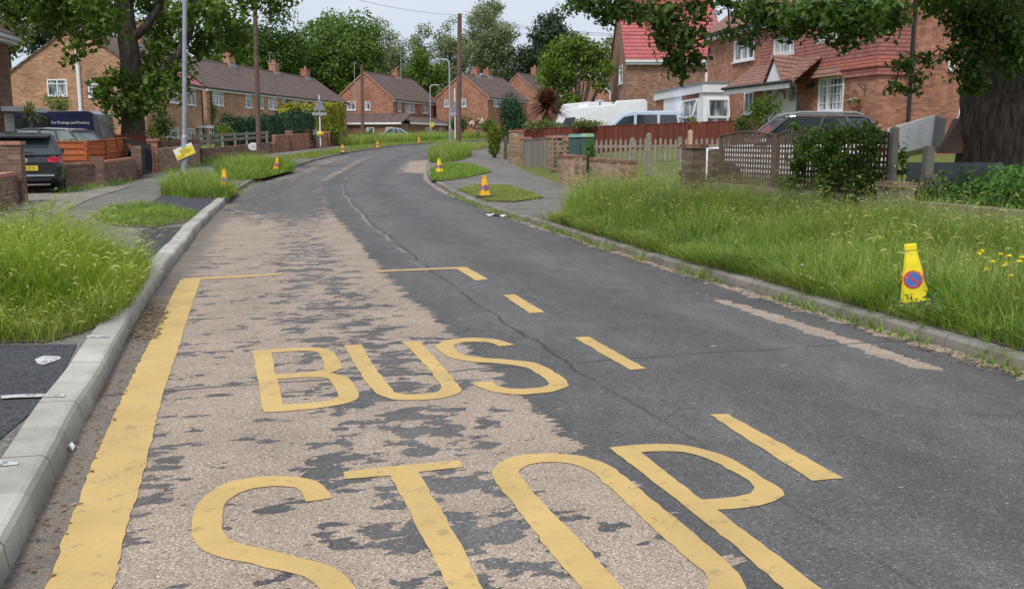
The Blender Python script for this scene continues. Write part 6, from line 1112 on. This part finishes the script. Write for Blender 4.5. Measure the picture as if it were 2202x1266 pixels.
def mound(P): return np.clip(1.15-.10*np.linalg.norm((P-c4_)*np.array([1., .55]), axis=1)**1.6, .35, 1.2)
grass('grass_mound', gl4, 240, .30, .78, M['grass'], .013, (.35, 1.), mound, .12, sheet_=('verge', 'lawn')); grass('grass_mound', gl4, 70, .3, .75, M['grass_dry'], .011, (.4, 1.), mound, .3)
gk = [tuple(p) for p in offset(LK, .0) if 24 < p.y < 38]; gk2 = [tuple(p) for p in offset(LK, .22) if 24 < p.y < 38][::-1]; grass('gutter_weeds', gk+gk2, 160, .05, .14, M['grass_dry'], .01, (.5, 1.), None, 0, dz=.0)
def band(o0, o1, y0, y1): return [tuple(p) for p in offset(LK, o0) if y0 < p.y < y1]+[tuple(p) for p in offset(LK, o1) if y0 < p.y < y1][::-1]
gl5 = band(-.2, -2.0, 47.5, 100); n_ = len(gl5)//2; strip(gl5[:n_], gl5[n_:][::-1], 'verge', M['lawn'], .118, 120); grass('short_grass', gl5, 55, .08, .22, M['grass_dry'], .02, (.3, .8), None, 0); grass('short_grass', gl5, 40, .08, .22, M['grass'], .02, (.3, .8), None, 0)
gl6 = band(-2.0, -7.5, 72, 104); grass('tall_grass', gl6, 60, .4, 1.0, M['grass'], .026, (.3, .8), None, .1); grass('tall_grass', gl6, 30, .4, 1.1, M['grass_dry'], .022, (.3, .9), None, .3)
gw = [tuple(at(x, y, d).to_2d()) for x, y, d in ((430, 345, 42), (590, 330, 55.8), (560, 330, 53), (440, 345, 39.5))]; grass('bank_grass', gw, 70, .15, .5, M['grass'], .018, (.3, .8), None, .1)
for pts, nm in (([(60, 455), (120, 440), (118, 452), (68, 468)], 'edge_weeds'), ([(122, 412), (215, 402), (286, 388), (286, 392), (215, 408), (130, 418)], 'edge_weeds'), ([(355, 372), (425, 350), (430, 354), (362, 378)], 'edge_weeds')): grass(nm, W2d(pts), 260, .06, .3, M['grass'], .009, (.3, .9), None, .1, patchy=.7)
# fallen leaves in both gutters
def litterleaves(poly, n, s): P2 = in_poly(poly, n); P = np.column_stack([P2, gzv(P2[:, 1])+.008]); up = np.tile([0, 0, 1.], (n, 1)); a = rng.uniform(0, 6.28, n); V, F = leaves(P, up*4, s, .55, 0); V[:, 2] = np.maximum(V[:, 2]*.3+np.repeat(P[:, 2], 4)*.7, np.repeat(P[:, 2], 4)); kind(np_mesh('fallen_leaves', V, F, M['dead_leaf']), 'stuff')
litterleaves([tuple(p) for p in offset(LK, .01) if 2 < p.y < 11]+[tuple(p) for p in offset(LK, .17) if 2 < p.y < 11][::-1], 260, .028); litterleaves([tuple(p) for p in offset(LK, .01) if 6.6 < p.y < 8.6]+[tuple(p) for p in offset(LK, .24) if 6.6 < p.y < 8.6][::-1], 420, .04); litterleaves([tuple(p) for p in offset(RK, -.03) if 4 < p.y < 22]+[tuple(p) for p in offset(RK, -.25) if 4 < p.y < 22][::-1], 1100, .04)
# buttercups and clover standing in the verge
def flower(name, label, cat, group, spots, mat, r, hh):
    first = None
    for px, py, d in spots:
        q = at(px, py, d); b = gnd(q.x, q.y, .11); h = max(.12, q.z-b.z)
        if first is None:
            first = thing(name, label, cat, b, 0, group); m = MB(); m.tube([(0, 0, 0), (.01, 0, h*.5), (0, 0, h)], .003, 5); m.build('stem', M['weed'], first); P, N_ = blob_pts((0, 0, h), (r, r, r*.7), 26, .3); v, f_ = leaves(P, N_, r*1.3, .8); np_mesh('flower_head', v, f_, mat, first); h0 = h; o = first
        else: o = copy_tree(first); o.location = b; o.scale = (1, 1, h/h0)
        o.rotation_euler.z = rng.uniform(0, 6)
flower('buttercup', 'yellow buttercup in the long grass right of the bright yellow cone', 'flower', 'buttercups in the verge', [(2107, 545, 7.6), (2112, 539, 7.7), (2136, 562, 7.4), (2122, 578, 7.2), (2170, 550, 7.6), (2161, 571, 7.3), (2165, 565, 7.5), (2192, 562, 7.4), (2174, 592, 7.), (2198, 553, 7.6), (2152, 546, 7.8)], M['buttercup'], .016, .4)
flower('clover', 'white clover head low in the grass left of the bright yellow cone', 'flower', 'white clover in the verge', [(1725, 570, 8.9), (1722, 589, 8.7), (1736, 593, 8.6), (1744, 599, 8.6), (1747, 604, 8.5), (1766, 576, 8.8), (1767, 592, 8.7), (1781, 590, 8.7), (1800, 575, 8.9), (1886, 607, 8.2), (1743, 630, 8.5), (1791, 642, 8.2)], M['bloom_white'], .013, .2)

# ---------------------------------------------------------------- trees and shrubs
def crown(e, blobs, dens, size, mat, name='crown', ratio=.5, shell=.4, lob=False, jitter=1.):
    Ps, Ns = [], []
    for c, r in blobs:
        n = max(12, int(dens*(r[0]*r[2]+r[0]*r[1]+r[1]*r[2])/3)); P, N_ = blob_pts(c, r, n, shell); Ps.append(P+rng.normal(size=P.shape)*size*.5*jitter); Ns.append(N_)
    V, F = (lobed if lob else leaves)(np.concatenate(Ps), np.concatenate(Ns), size) if lob else leaves(np.concatenate(Ps), np.concatenate(Ns), size, ratio); return np_mesh(name, V, F, mat, e)
def limbs(e, base, paths, mat, name='trunk', n=10, wob=.03):
    m = MB()
    for pts, rad in paths:
        P = [Vector(p) for p in pts]; Q = []; Rr = []
        for i in range(len(P)-1):
            for k in range(4): t = k/4; Q.append(P[i].lerp(P[i+1], t)+Vector(rng.normal(size=3))*wob*rad[i]); Rr.append(rad[i]+(rad[i+1]-rad[i])*t)
        Q.append(P[-1]); Rr.append(rad[-1]); m.tube(Q, Rr, n)
    return m.build(name, mat, e, smooth=True)
def tree(label, px, Y, top, cy_, hw, mat, dens=1., leaf=.45, nb=26, shape='round', trunkmat='bark', sparse=False, bot=None, group='trees behind the houses', name='broadleaf_tree', by=None):
    c = at(px, cy_, Y); t = at(px, top, Y); g0 = gz(Y); W_ = hw*Y/FPX; Hh = t.z-c.z; zb = at(px, bot, Y).z if bot else max(g0+1.2, c.z-Hh*1.1); e = thing(name, label, 'tree', (c.x, Y, g0), 0, group); bl = []; ln = []
    cz = (t.z+zb)/2-g0; rz = (t.z-zb)/2*1.12
    for i in range(nb):
        d = rng.normal(size=3); d /= np.linalg.norm(d); q = rng.random()**.5*.80
        x, y, z = d[0]*W_*q, d[1]*W_*.8*q, d[2]*rz*q
        if shape == 'cone': f = 1-.72*max(0, min(1, (z+rz)/(2*rz))); x, y = x*f*1.3, y*f*1.3
        if shape == 'tall': x *= .8
        br = W_*rng.uniform(.24, .42)*(.9 if sparse else 1); bl.append(((x, y, cz+z), (br, br, br*rng.uniform(.6, .85)))); ln.append((x, y, cz+z))
    if not sparse: bl.append(((0, 0, cz), (W_*.62, W_*.5, rz*.62)))
    crown(e, bl, dens*(24. if sparse else 34)/(leaf*leaf*1.6), leaf, M[mat], ratio=.6, shell=.35 if sparse else .5)
    hh = cz+rz*.5; r0 = max(.14, W_*.055); paths = [([(0, 0, -.3), (0, 0, hh*.45), (.1, 0, hh)], [r0, r0*.75, r0*.25])]
    for x, y, z in ln[:9 if not sparse else 16]: zs = max(hh*.25, z-.6*math.hypot(x, y)-.6); zs = min(zs, hh*.9); paths.append(([(0, 0, zs), (x*.5, y*.5, (zs+z)/2+.1), (x, y, z)], [r0*.38, r0*.22, r0*.08]))
    limbs(e, 0, paths, M[trunkmat], n=7); return e
T = tree
T('pale green tree at the far left behind the dark brick house', 15, 105, -30, 50, 62, 'olive', 1., .5, 24, bot=150); T('dark conifer behind the gable ended house', 92, 112, -15, 70, 58, 'pine', 1., .45, 30, 'round', 'bark_dark', bot=190, name='conifer_tree')
T('light green tree above the gable ended house roof', 170, 135, -60, 20, 90, 'ash', .8, .6, 24, bot=130); T('leafy tree behind the left oak limbs', 330, 140, -30, 70, 95, 'olive', .7, .55, 26, bot=190, sparse=True); T('mid green tree behind the terrace chimneys, left of centre', 480, 150, 40, 120, 75, 'ash', .9, .6, 28, bot=215)
T('dark spreading tree over the terrace roof', 575, 158, 0, 110, 92, 'oak_dark', 1., .6, 30, bot=230); T('broad rounded tree, largest crown behind the terrace', 705, 170, 12, 120, 125, 'ash', 1.05, .6, 40, bot=255); T('smaller dark crown under the broad rounded tree', 770, 166, 70, 150, 70, 'oak', 1., .6, 26, bot=245)
T('thin grey green tree with sky showing through, left of the poplars', 838, 185, 20, 110, 66, 'poplar', .8, .42, 44, 'tall', 'bark_pale', True, bot=230); T('sparse olive tree in the gap behind the far chimney', 905, 188, 48, 110, 56, 'olive', .8, .42, 36, 'tall', 'bark_pale', True, bot=220)
T('bright rounded tree between the two far brick houses', 905, 165, 98, 160, 60, 'ash', 1., .5, 28, bot=235); T('tallest grey green poplar against the sky', 1052, 175, -14, 90, 88, 'poplar', 1.0, .4, 80, 'tall', 'bark_pale', True, bot=215); T('narrow grey green poplar left of the tallest one', 968, 178, 26, 110, 54, 'poplar', 1.0, .4, 46, 'tall', 'bark_pale', True, bot=215)
T('dark pine with flat topped crown right of the poplars', 1186, 165, 6, 80, 70, 'pine', 1.1, .5, 34, 'cone', 'bark_dark', bot=175, name='pine_tree'); T('low dark pine foliage beside the flat topped pine', 1128, 168, 88, 140, 48, 'pine', 1., .5, 24, 'round', 'bark_dark', bot=205, name='pine_tree'); T('pale tree left of the red roofed house', 1312, 120, 74, 130, 44, 'olive', .9, .4, 22, bot=185); T('dark fir peeping over the red roof', 1392, 110, 25, 70, 30, 'pine', .9, .35, 18, 'cone', 'bark_dark', bot=120, name='pine_tree')
for i, (px, tp, hw, mt, lb) in enumerate(((610, 120, 70, 'oak_dark', 'dark low tree over the middle of the terrace roof'), (850, 155, 60, 'oak_dark', 'dark low tree between the terrace and the far brick house'), (960, 150, 70, 'oak_dark', 'dark low tree behind the two chimney house'), (1080, 140, 70, 'oak', 'dark low tree right of the two chimney house'), (1170, 140, 70, 'oak_dark', 'dark low tree behind the one chimney house'), (1270, 150, 70, 'oak', 'dark low tree behind the small grey roofed house'), (420, 110, 70, 'oak', 'dark low tree behind the left lamp post'))): T(lb, px, 182, tp, (tp+235)/2, hw, mt, .9, .65, 20, bot=255)
# the bushy tree on the right pavement corner
Y = 60.; c = at(1240, 150, Y); e = thing('broadleaf_tree', 'bright green bushy tree with forked pale limbs above the motorhome', 'tree', (at(1243, 250, Y).x, Y, gz(Y)+.3)); O = e.location; bl = []; paths = []
for px, py, r_ in ((1190, 130, 30), (1175, 165, 24), (1215, 105, 30), (1250, 100, 28), (1285, 115, 26), (1300, 150, 22), (1205, 190, 26), (1235, 145, 34), (1270, 150, 30), (1215, 160, 30), (1290, 185, 18), (1225, 215, 22), (1262, 120, 26), (1180, 195, 16), (1240, 88, 16), (1205, 225, 16)):
    q = at(px, py, Y+rng.uniform(-1.3, 1.3))-O; r_ *= Y/FPX; r_ *= 1.12; bl.append((tuple(q), (r_, r_, r_*.85))); paths.append(([(0, 0, 1.2+rng.random()), (q.x*.45, q.y*.4, q.z*.55), tuple(q)], [.11, .07, .03]))
limbs(e, 0, [([(0, 0, -.6), (.05, 0, 1.), (.0, 0, 2.2)], [.30, .26, .2])]+paths, M['bark'], n=8); crown(e, bl, 560, .24, M['beech'], ratio=.62, shell=.3)
# left oak
Y = 38.; b = at(287, 300, Y); e = thing('oak_tree', 'large oak with leafy trunk beside the black gates on the left', 'tree', (b.x, Y, gz(Y)+.1)); O = e.location
def rel(px, py, dy=0.): return at(px, py, Y+dy)-O
z_ = lambda q: (q.x, q.y, q.z)
paths = [([(0, 0, -.4), z_(rel(286, 285)), z_(rel(284, 200)), z_(rel(279, 120)), z_(rel(272, 55)), z_(rel(264, 0)), z_(rel(255, -120))], [.60, .46, .40, .38, .36, .34, .2]), ([z_(rel(288, 215)), z_(rel(345, 160)), z_(rel(382, 120)), z_(rel(405, 70)), z_(rel(424, 0)), z_(rel(450, -120))], [.22, .21, .20, .18, .15, .08]), ([z_(rel(276, 90)), z_(rel(318, 55)), z_(rel(345, 10)), z_(rel(365, -90))], [.2, .16, .13, .06]), ([z_(rel(270, 40)), z_(rel(215, 0, -1)), z_(rel(120, -60, -2))], [.2, .13, .06])]
limbs(e, 0, paths, M['bark'], n=12); bl = []
for px, py, r_, dy in ((20, -10, 60, 1), (90, 0, 55, -1), (150, 10, 55, 0), (205, 20, 50, -2), (120, 50, 40, 1), (190, 75, 36, 0), (165, 105, 24, -1), (150, 130, 15, -1), (235, 55, 34, -2), (60, 30, 40, 2), (30, -60, 80, 0), (150, -70, 90, 0), (260, -60, 90, 0), (370, -60, 80, 0), (320, 15, 40, 2), (355, 60, 34, 1), (385, 35, 36, -1), (440, 10, 46, 0), (480, 40, 46, -1), (510, 75, 34, 0), (450, 80, 40, 1), (495, 105, 22, 0), (425, 105, 30, 1), (540, 0, 40, 0), (590, 5, 28, 0), (620, -5, 22, 0), (350, 105, 34, 0), (320, 135, 34, 1), (225, 185, 26, -1), (250, 165, 26, -1), (310, 180, 34, -1), (345, 190, 34, -1), (280, 215, 34, -1), (240, 215, 28, -1), (330, 225, 28, -1), (365, 160, 30, 0), (385, 185, 24, 0), (215, 205, 18, -1), (300, 245, 18, -1), (255, 245, 14, -1), (400, 150, 20, 0), (340, 85, 20, 1)):
    q = rel(px, py, dy); r_ *= Y/FPX; bl.append((z_(q), (r_*1.1, r_*1.1, r_*.85)))
crown(e, bl, 430, .26, M['oak'], shell=.25, ratio=.62)
# right oak
Y = 17.; b = at(2168, 350, Y); e = thing('oak_tree', 'huge oak at the right edge with branches hanging over the verge', 'tree', (b.x, Y, gz(Y)+.3)); O = e.location
def rel(px, py, Yd=Y): return at(px, py, Yd)-O
def tr(px, py): q = rel(px, py); return (q.x, q.y, q.z)
paths = [([(0, 0, -.6), tr(2166, 345), tr(2170, 240), tr(2180, 120), tr(2190, 0), tr(2200, -200), tr(2190, -500)], [1.0, .88, .80, .78, .76, .62, .3])]; bl = []; tw = []
for px, py, rx, ry, d, k in ((1262, 10, 60, 24, 14, 1), (1330, 18, 50, 28, 14, 1), (1302, 42, 30, 18, 14, .8), (1378, 24, 42, 30, 13.5, 1.1), (1428, 84, 26, 30, 13.5, 1.1), (1432, 40, 50, 42, 13, 1.2), (1450, 128, 34, 26, 13.5, 1.1), (1498, 128, 30, 22, 13.5, 1), (1470, 80, 40, 34, 13, 1.1), (1462, 158, 20, 14, 13.5, .9), (1500, 20, 36, 34, 13, .9), (1510, 85, 20, 16, 13, .7), (1570, 76, 36, 13, 13, .7), (1612, 80, 26, 18, 13, .8), (1560, 2, 50, 12, 13, .8), (1620, 20, 50, 32, 12.5, 1.2), (1670, 40, 56, 34, 12.5, 1.2), (1730, 30, 60, 42, 12, 1.2), (1700, 70, 40, 16, 12.5, .9), (1790, 40, 60, 50, 12, 1.2), (1850, 30, 60, 48, 12, 1.2), (1910, 22, 50, 46, 12.5, 1.1), (1812, 92, 30, 18, 12, .9), (1850, 80, 34, 18, 12, .9), (1900, 66, 38, 18, 12.5, .9), (1935, 40, 26, 18, 12.5, .9), (2010, 14, 40, 24, 15, .9), (2070, 30, 50, 40, 15, 1.2), (2110, 80, 60, 50, 15, 1.2), (2060, 62, 30, 26, 15, .9), (2050, 118, 34, 20, 15, .8), (2085, 150, 44, 30, 15, 1.1), (1990, 128, 40, 12, 15, .6), (1940, 142, 26, 20, 14.5, .9), (1972, 168, 22, 14, 14.5, .8), (1925, 188, 22, 12, 14.5, .9), (1965, 192, 20, 10, 14.5, .8), (2095, 190, 36, 16, 15, 1.1), (2150, 40, 60, 60, 14.8, 1.3), (2180, 110, 40, 60, 14.8, 1.2), (2030, -10, 60, 30, 14, 1)):
    q = at(px, py, d)-O; s_ = d/FPX; bl.append(((q.x, q.y, q.z), (rx*s_*.95, (rx+ry)*.5*s_*1.2, ry*s_*.95), k)); tw.append(q)
for px, py, rx, ry, d in ((1350, -60, 120, 50, 14), (1500, -80, 120, 60, 13), (1650, -70, 120, 60, 13), (1800, -90, 120, 70, 13), (1950, -80, 120, 70, 13.5), (2100, -90, 140, 90, 14), (1600, -220, 200, 100, 14), (1900, -260, 220, 120, 15), (2200, -200, 200, 150, 15)): q = at(px, py, d)-O; s_ = d/FPX; bl.append(((q.x, q.y, q.z), (rx*s_, rx*s_, ry*s_), .6))
Ps, Ns = [], []
for c, r, k in bl: n = int(k*2900*(r[0]*r[2]*1.0+r[0]*r[1]*.4)); P, N_ = blob_pts(c, r, n, .1); Ps.append(P+rng.normal(size=P.shape)*.05); Ns.append(N_)
V, F = lobed(np.concatenate(Ps), np.concatenate(Ns), .098); np_mesh('crown', V, F, M['oak_dark'], e)
hub = [rel(1950, -180, 14.), rel(1650, -130, 13.3), rel(1400, -70, 13.8)]
paths += [([tr(2195, -120), z_(hub[0]), z_(hub[1]), z_(hub[2]), z_(rel(1290, 0, 14))], [.34, .2, .12, .07, .03])]
done = hub+[rel(2170, 0, 15.5), rel(1500, -60, 13.4), rel(1800, -60, 12.4)]
for q in sorted(tw, key=lambda q: -q.z): hq = min(done, key=lambda h_: (h_-q).length); done.append(q); paths.append(([z_(hq), z_(hq.lerp(q, .55)+Vector((0, 0, .12))), z_(q)], [.016, .012, .006]))
limbs(e, 0, paths, M['bark_dark'], n=10)
# hedges and shrubs
def hedge(label, segs, mat, leaf, dens, name='hedge', cat='hedge', group=None, wob=.12, core=True):   # segs: (pixel x, depth, top y, half thickness)
    P0 = [gnd(at(px, 300, Yd).x, Yd, 0) for px, Yd, tp, th in segs]; e = thing(name, label, cat, P0[0], 0, group); O = e.location; Ps, Ns = [], []; m = MB()
    for i in range(len(segs)-1):
        a, b = P0[i], P0[i+1]; ha, hb = at(segs[i][0], segs[i][2], segs[i][1]).z-a.z, at(segs[i+1][0], segs[i+1][2], segs[i+1][1]).z-b.z; th = segs[i][3]; d = (b-a); Ln = d.length; n = int(dens*Ln*(ha+hb+2*th)*.7); t = rng.random(n); u_ = rng.random(n)*1.0; base = np.array(a-O)+np.outer(t, np.array(d)); nn = np.array(Vector((d.y, -d.x, 0)).normalized()); H_ = ha+(hb-ha)*t; q = rng.random(n); top = q < th*2/(ha+2*th)
        o = np.where(top, rng.uniform(-th, th, n), th*np.where(rng.random(n) < .7, np.sign(nn[1])*-1., np.sign(nn[1]))); z = np.where(top, H_, H_*u_); bul = wob*np.sin(t*Ln*3.1+z*2.)+rng.normal(size=n)*wob*.6
        P = base+np.outer(o+np.sign(o)*bul, nn); P[:, 2] += z+np.where(top, bul, 0); Ps.append(P); Ns.append(np.where(top[:, None], np.array([0, 0, 1.]), np.outer(np.sign(o), nn)))
        if core: ee = Vector(nn)*th*.86; A_, B_ = a-O, b-O; m.add([A_+ee, B_+ee, B_-ee, A_-ee, A_+ee+Vector((0, 0, ha*.95)), B_+ee+Vector((0, 0, hb*.95)), B_-ee+Vector((0, 0, hb*.95)), A_-ee+Vector((0, 0, ha*.95))], [(0, 3, 2, 1), (4, 5, 6, 7), (0, 1, 5, 4), (1, 2, 6, 5), (2, 3, 7, 6), (3, 0, 4, 7)])
    V, F = leaves(np.concatenate(Ps), np.concatenate(Ns), leaf, .55); np_mesh('foliage', V, F, mat, e)
    if core: m.build('inner_growth', mat, e)
    return e
hedge('long dark conifer hedge rising to the right behind the rail fence', [(476, 56, 268, .5), (505, 57.5, 258, .5), (560, 60, 256, .55), (620, 63, 247, .55), (664, 66, 240, .55)], M['cypress'], .20, 90); 
hedge('golden conifer hedge behind the brick front wall, larger', [(664, 71, 229, .6), (728, 76, 226, .6)], M['gold'], .25, 60); hedge('small golden conifer clump beside the dark hedge', [(612, 72, 229, .6), (650, 74, 226, .6)], M['gold'], .25, 60)
def bush(label, px, py, rx, ry, Y, mat, leaf, dens, name='shrub', cat='shrub', nb=9, flowers=None, group=None, shell=.45, core=0., zb=None):
    c = at(px, py, Y); rx, ry = rx*Y/FPX, ry*Y/FPX; g0 = gz(Y)+.08 if zb is None else zb; e = thing(name, label, cat, (c.x, Y, min(g0, c.z-ry)), 0, group); O = e.location; bl = []; cz = c.z-O.z
    for i in range(nb): d = rng.normal(size=3); d /= np.linalg.norm(d); q = rng.random()**.5*.62; br = rng.uniform(.36, .55); bl.append(((d[0]*rx*q, d[1]*rx*q*.8, cz+d[2]*ry*(q+.25)), (rx*br, rx*br*.8, ry*br)))
    bl.append(((0, 0, cz), (rx*.7, rx*.6, ry*.72))); crown(e, bl, dens, leaf, mat, 'foliage', shell=shell)
    m = MB(); 
    for k in range(4): a = k*1.7; m.tube([(math.cos(a)*.04, math.sin(a)*.04, -.1), (math.cos(a)*rx*.25, math.sin(a)*rx*.2, cz*.6), (math.cos(a)*rx*.5, math.sin(a)*rx*.4, cz+ry*.2)], [min(.03, rx*.06), min(.02, rx*.04), .004], 6)
    m.build('stems', M['bark'], e)
    if flowers: P, N_ = blob_pts((0, -.1, cz), (rx*1.0, rx*.9, ry*1.0), int(flowers[1]), .8); V, F = leaves(P, N_, flowers[2], .9); np_mesh('flowers', V, F, flowers[0], e)
    return e
bush('yellow green end bush of the dark conifer hedge', 484, 285, 22, 20, 55.6, M['privet'], .15, 700); bush('rounded green bush before the golden hedge', 716, 283, 26, 18, 71, M['privet'], .17, 700); bush('white flowering shrub over the brick wall, left one', 668, 289, 22, 10, 66, M['shrub'], .16, 500, flowers=(M['bloom_white'], 500, .22)); bush('white flowering shrub over the brick wall, right one', 722, 290, 14, 9, 73, M['shrub'], .16, 500, flowers=(M['bloom_white'], 200, .22))
bush('dark shrub against the terrace wall left of the hedge', 495, 258, 24, 20, 70, M['cypress'], .18, 500); bush('dark climber beside the terrace downpipe', 458, 240, 9, 28, 82, M['oak_dark'], .2, 300); bush('leafy light bush between the oak and the lamp post', 352, 270, 30, 34, 42, M['ash'], .14, 620); bush('small tree like bush in front of the gable windows', 120, 222, 36, 18, 50, M['ash'], .15, 420); bush('straggly reddish yellow bush beside the navy van', 236, 270, 17, 26, 36.5, M['olive'], .10, 260); bush('low green bush right of the oak trunk', 325, 285, 16, 16, 40, M['privet'], .13, 240); bush('green shrub under the small far trees by the silver car', 790, 292, 28, 10, 92, M['oak'], .22, 400); bush('flower bed shrub behind the orange fence top', 165, 302, 50, 5, 28.6, M['poplar'], .06, 120, flowers=(M['bloom_white'], 25, .05))
bush('rounded dark green weeping conifer on the right', 1103, 256, 41, 46, 52, M['cypress'], .12, 1700, 'conifer_shrub', 'conifer', nb=14, shell=.7); bush('yellow green bush beside the slim gatepost', 1063, 304, 19, 34, 49, M['privet'], .12, 3000, nb=18); bush('trailing green hedge plant along the red brown fence top', 1160, 272, 58, 10, 43.6, M['olive'], .12, 900, nb=16, zb=1.2); bush('trailing pale shoots at the middle of the red brown fence', 1262, 268, 46, 8, 41.4, M['olive'], .12, 800, nb=14, zb=1.4)
bush('pink and white rose bush near the far houses', 1028, 266, 18, 12, 98, M['oak'], .22, 420, flowers=(M['bloom_pink'], 150, .26)); bush('dark green shrub below the two chimney house', 985, 268, 34, 18, 102, M['oak_dark'], .26, 300); bush('broad green shrub before the far garden wall', 1050, 274, 26, 14, 92, M['ash'], .22, 330)
bush('dark leafy shrub in front of the white door', 1640, 240, 46, 28, 29, M['shrub'], .10, 1100, nb=14); bush('low dark shrub behind the trellis beside the white car', 1600, 268, 36, 18, 27.5, M['oak_dark'], .09, 1100); bush('light green sapling between the two short brick walls', 1268, 332, 13, 34, 27.6, M['weed'], .08, 2600, nb=14); bush('small dark shrub at the foot of the plank gate', 1210, 360, 18, 16, 31.4, M['shrub'], .08, 2200); bush('small bright shrub beside the extension window', 1490, 262, 12, 16, 38, M['olive'], .12, 200)
# climbing shrub swallowing the trellis
e = thing('climbing_shrub', 'thick climbing shrub smothering the trellis', 'shrub', tuple(W0+dW*4.4)+(.2,)); O = e.location; bl = []
for px, py, rx, ry, s in ((1742, 298, 34, 32, 3.9), (1800, 286, 40, 30, 4.4), (1850, 284, 38, 28, 5.), (1882, 300, 20, 30, 5.6), (1770, 340, 45, 40, 4.1), (1820, 350, 40, 48, 4.6), (1780, 390, 36, 32, 4.3), (1730, 330, 26, 34, 3.7), (1880, 340, 16, 46, 5.6), (1860, 310, 24, 24, 5.2), (1840, 400, 34, 26, 4.9), (1875, 400, 18, 22, 5.5), (1715, 380, 20, 22, 3.6), (1690, 395, 22, 16, 3.3))+tuple((float(a_), float(b_), float(c_), float(c_)*.8, 0) for a_, b_, c_ in zip(rng.uniform(1680, 1905, 34), rng.uniform(262, 428, 34), rng.uniform(7, 16, 34))):
    kx = (px-CX)/FPX; s = (W0.y*kx-W0.x)/(dW.x-dW.y*kx); q = W0+dW*s; Yd = q.y-.30; p = at(px, py, Yd)-O; k = Yd/FPX; bl.append((z_(p), (rx*k*.82, .22, ry*k*.82)))
crown(e, bl, 5200, .075, M['shrub'], 'foliage', ratio=.6, shell=.3); m = MB()
for k in range(7): x0 = dW*(k*.28-.9); m.tube([(x0.x, x0.y, .1), (x0.x*1.1, x0.y*1.1+.03, .7), (x0.x*1.3, x0.y*1.2, 1.3)], [.018, .014, .006], 6)
m.build('stems', M['bark'], e)
# nettles and brambles behind the low wall
Ps, Ns = [], []; poly = [tuple(W0+dW*s-nW*side_*.2) for s in (6.7, 9.4)]+[tuple(W1+(W2-W1)*.75-nW*side_*.2), tuple(W1+(W2-W1)*.75-nW*side_*2.2)]+[tuple(W0+dW*s-nW*side_*2.0) for s in (9.4, 6.6)]
P2 = in_poly(poly, 420)
for x, y in P2: h = rng.uniform(.28, .70)*(1.15 if x > 7.0 else .85); n = 42; zz = rng.random(n)**.6*h; Ps.append(np.column_stack([x+rng.normal(size=n)*.10, y+rng.normal(size=n)*.10, gz(y)+.30+zz])); Ns.append(np.tile([0, -.4, .9], (n, 1)))
V, F = leaves(np.concatenate(Ps), np.concatenate(Ns), .085, .62, .2); kind(np_mesh('nettle_weeds', V, F, M['weed']), 'stuff')
bush('dark bramble bush between the trellis post and leaning post', 1935, 350, 24, 34, 15.9, M['shrub'], .08, 900); bush('small leafy sprig against the mattress', 1922, 300, 10, 18, 17.6, M['shrub'], .07, 500)
# spiky plants
def spiky(label, px, py, Y, r_, n, mat, trunk_to, thick, group=None):
    c = at(px, py, Y); b = gnd(c.x, Y, .1); e = thing('cordyline_palm', label, 'palm', b); cz = c.z-b.z; P = np.tile([0, 0, cz], (n, 1))+rng.normal(size=(n, 3))*.06; el = rng.uniform(-.35, 1.45, n); az = rng.uniform(0, 6.283, n); Ln = r_*rng.uniform(.75, 1.1, n); d = np.stack([np.cos(az)*np.cos(el), np.sin(az)*np.cos(el), np.sin(el)], 1); sd = unit(np.cross(d, [0, 0, 1.])); rows = []
    for t, k in ((0, .6), (.4, 1.), (.75, .7), (1., .06)): q = P+d*Ln[:, None]*t+np.array([0, 0, -1.])*(Ln*.28*t**2.2)[:, None]; rows += [q-sd*thick*k, q+sd*thick*k]
    V = np.stack(rows, 1).reshape(-1, 3); o = np.arange(n)[:, None]*8; F = np.stack([o+np.array([[2*i, 2*i+1, 2*i+3, 2*i+2]]) for i in range(3)], 1).reshape(-1, 4); np_mesh('blades', V, F, mat, e); m = MB(); m.tube([(0, 0, -.2), (.02, 0, cz*.5), (0, 0, cz)], [.10, .085, .08], 10); m.build('trunk', M['bark_pale'], e); return e
e = spiky('green spiky palm behind the grey estate car', 64, 246, 33.5, .62, 90, M['cordyline_green'], 0, .022)
e = spiky('bronze red spiky palm before the motorhome', 1177, 228, 46.5, 1.2, 520, M['cordyline_red'], 0, .036); n = 90; az = rng.uniform(0, 6.28, n); cz = at(1177, 230, 46.5).z-e.location.z
P = np.tile([0, 0, cz-.05], (n, 1)); d = np.stack([np.cos(az)*.42, np.sin(az)*.42, -np.ones(n)*1.0], 1); sd = unit(np.cross(d, [0, 0, 1.])); L_ = rng.uniform(.7, 1.15, n)[:, None]; rows = []
for t, k in ((0, .8), (.5, 1.), (1., .1)): q = P+d*L_*t; rows += [q-sd*.02*k, q+sd*.02*k]
V = np.stack(rows, 1).reshape(-1, 3); o = np.arange(n)[:, None]*6; F = np.stack([o+np.array([[2*i, 2*i+1, 2*i+3, 2*i+2]]) for i in range(2)], 1).reshape(-1, 4); np_mesh('dead_blades', V, F, M['grass_dry'], e)
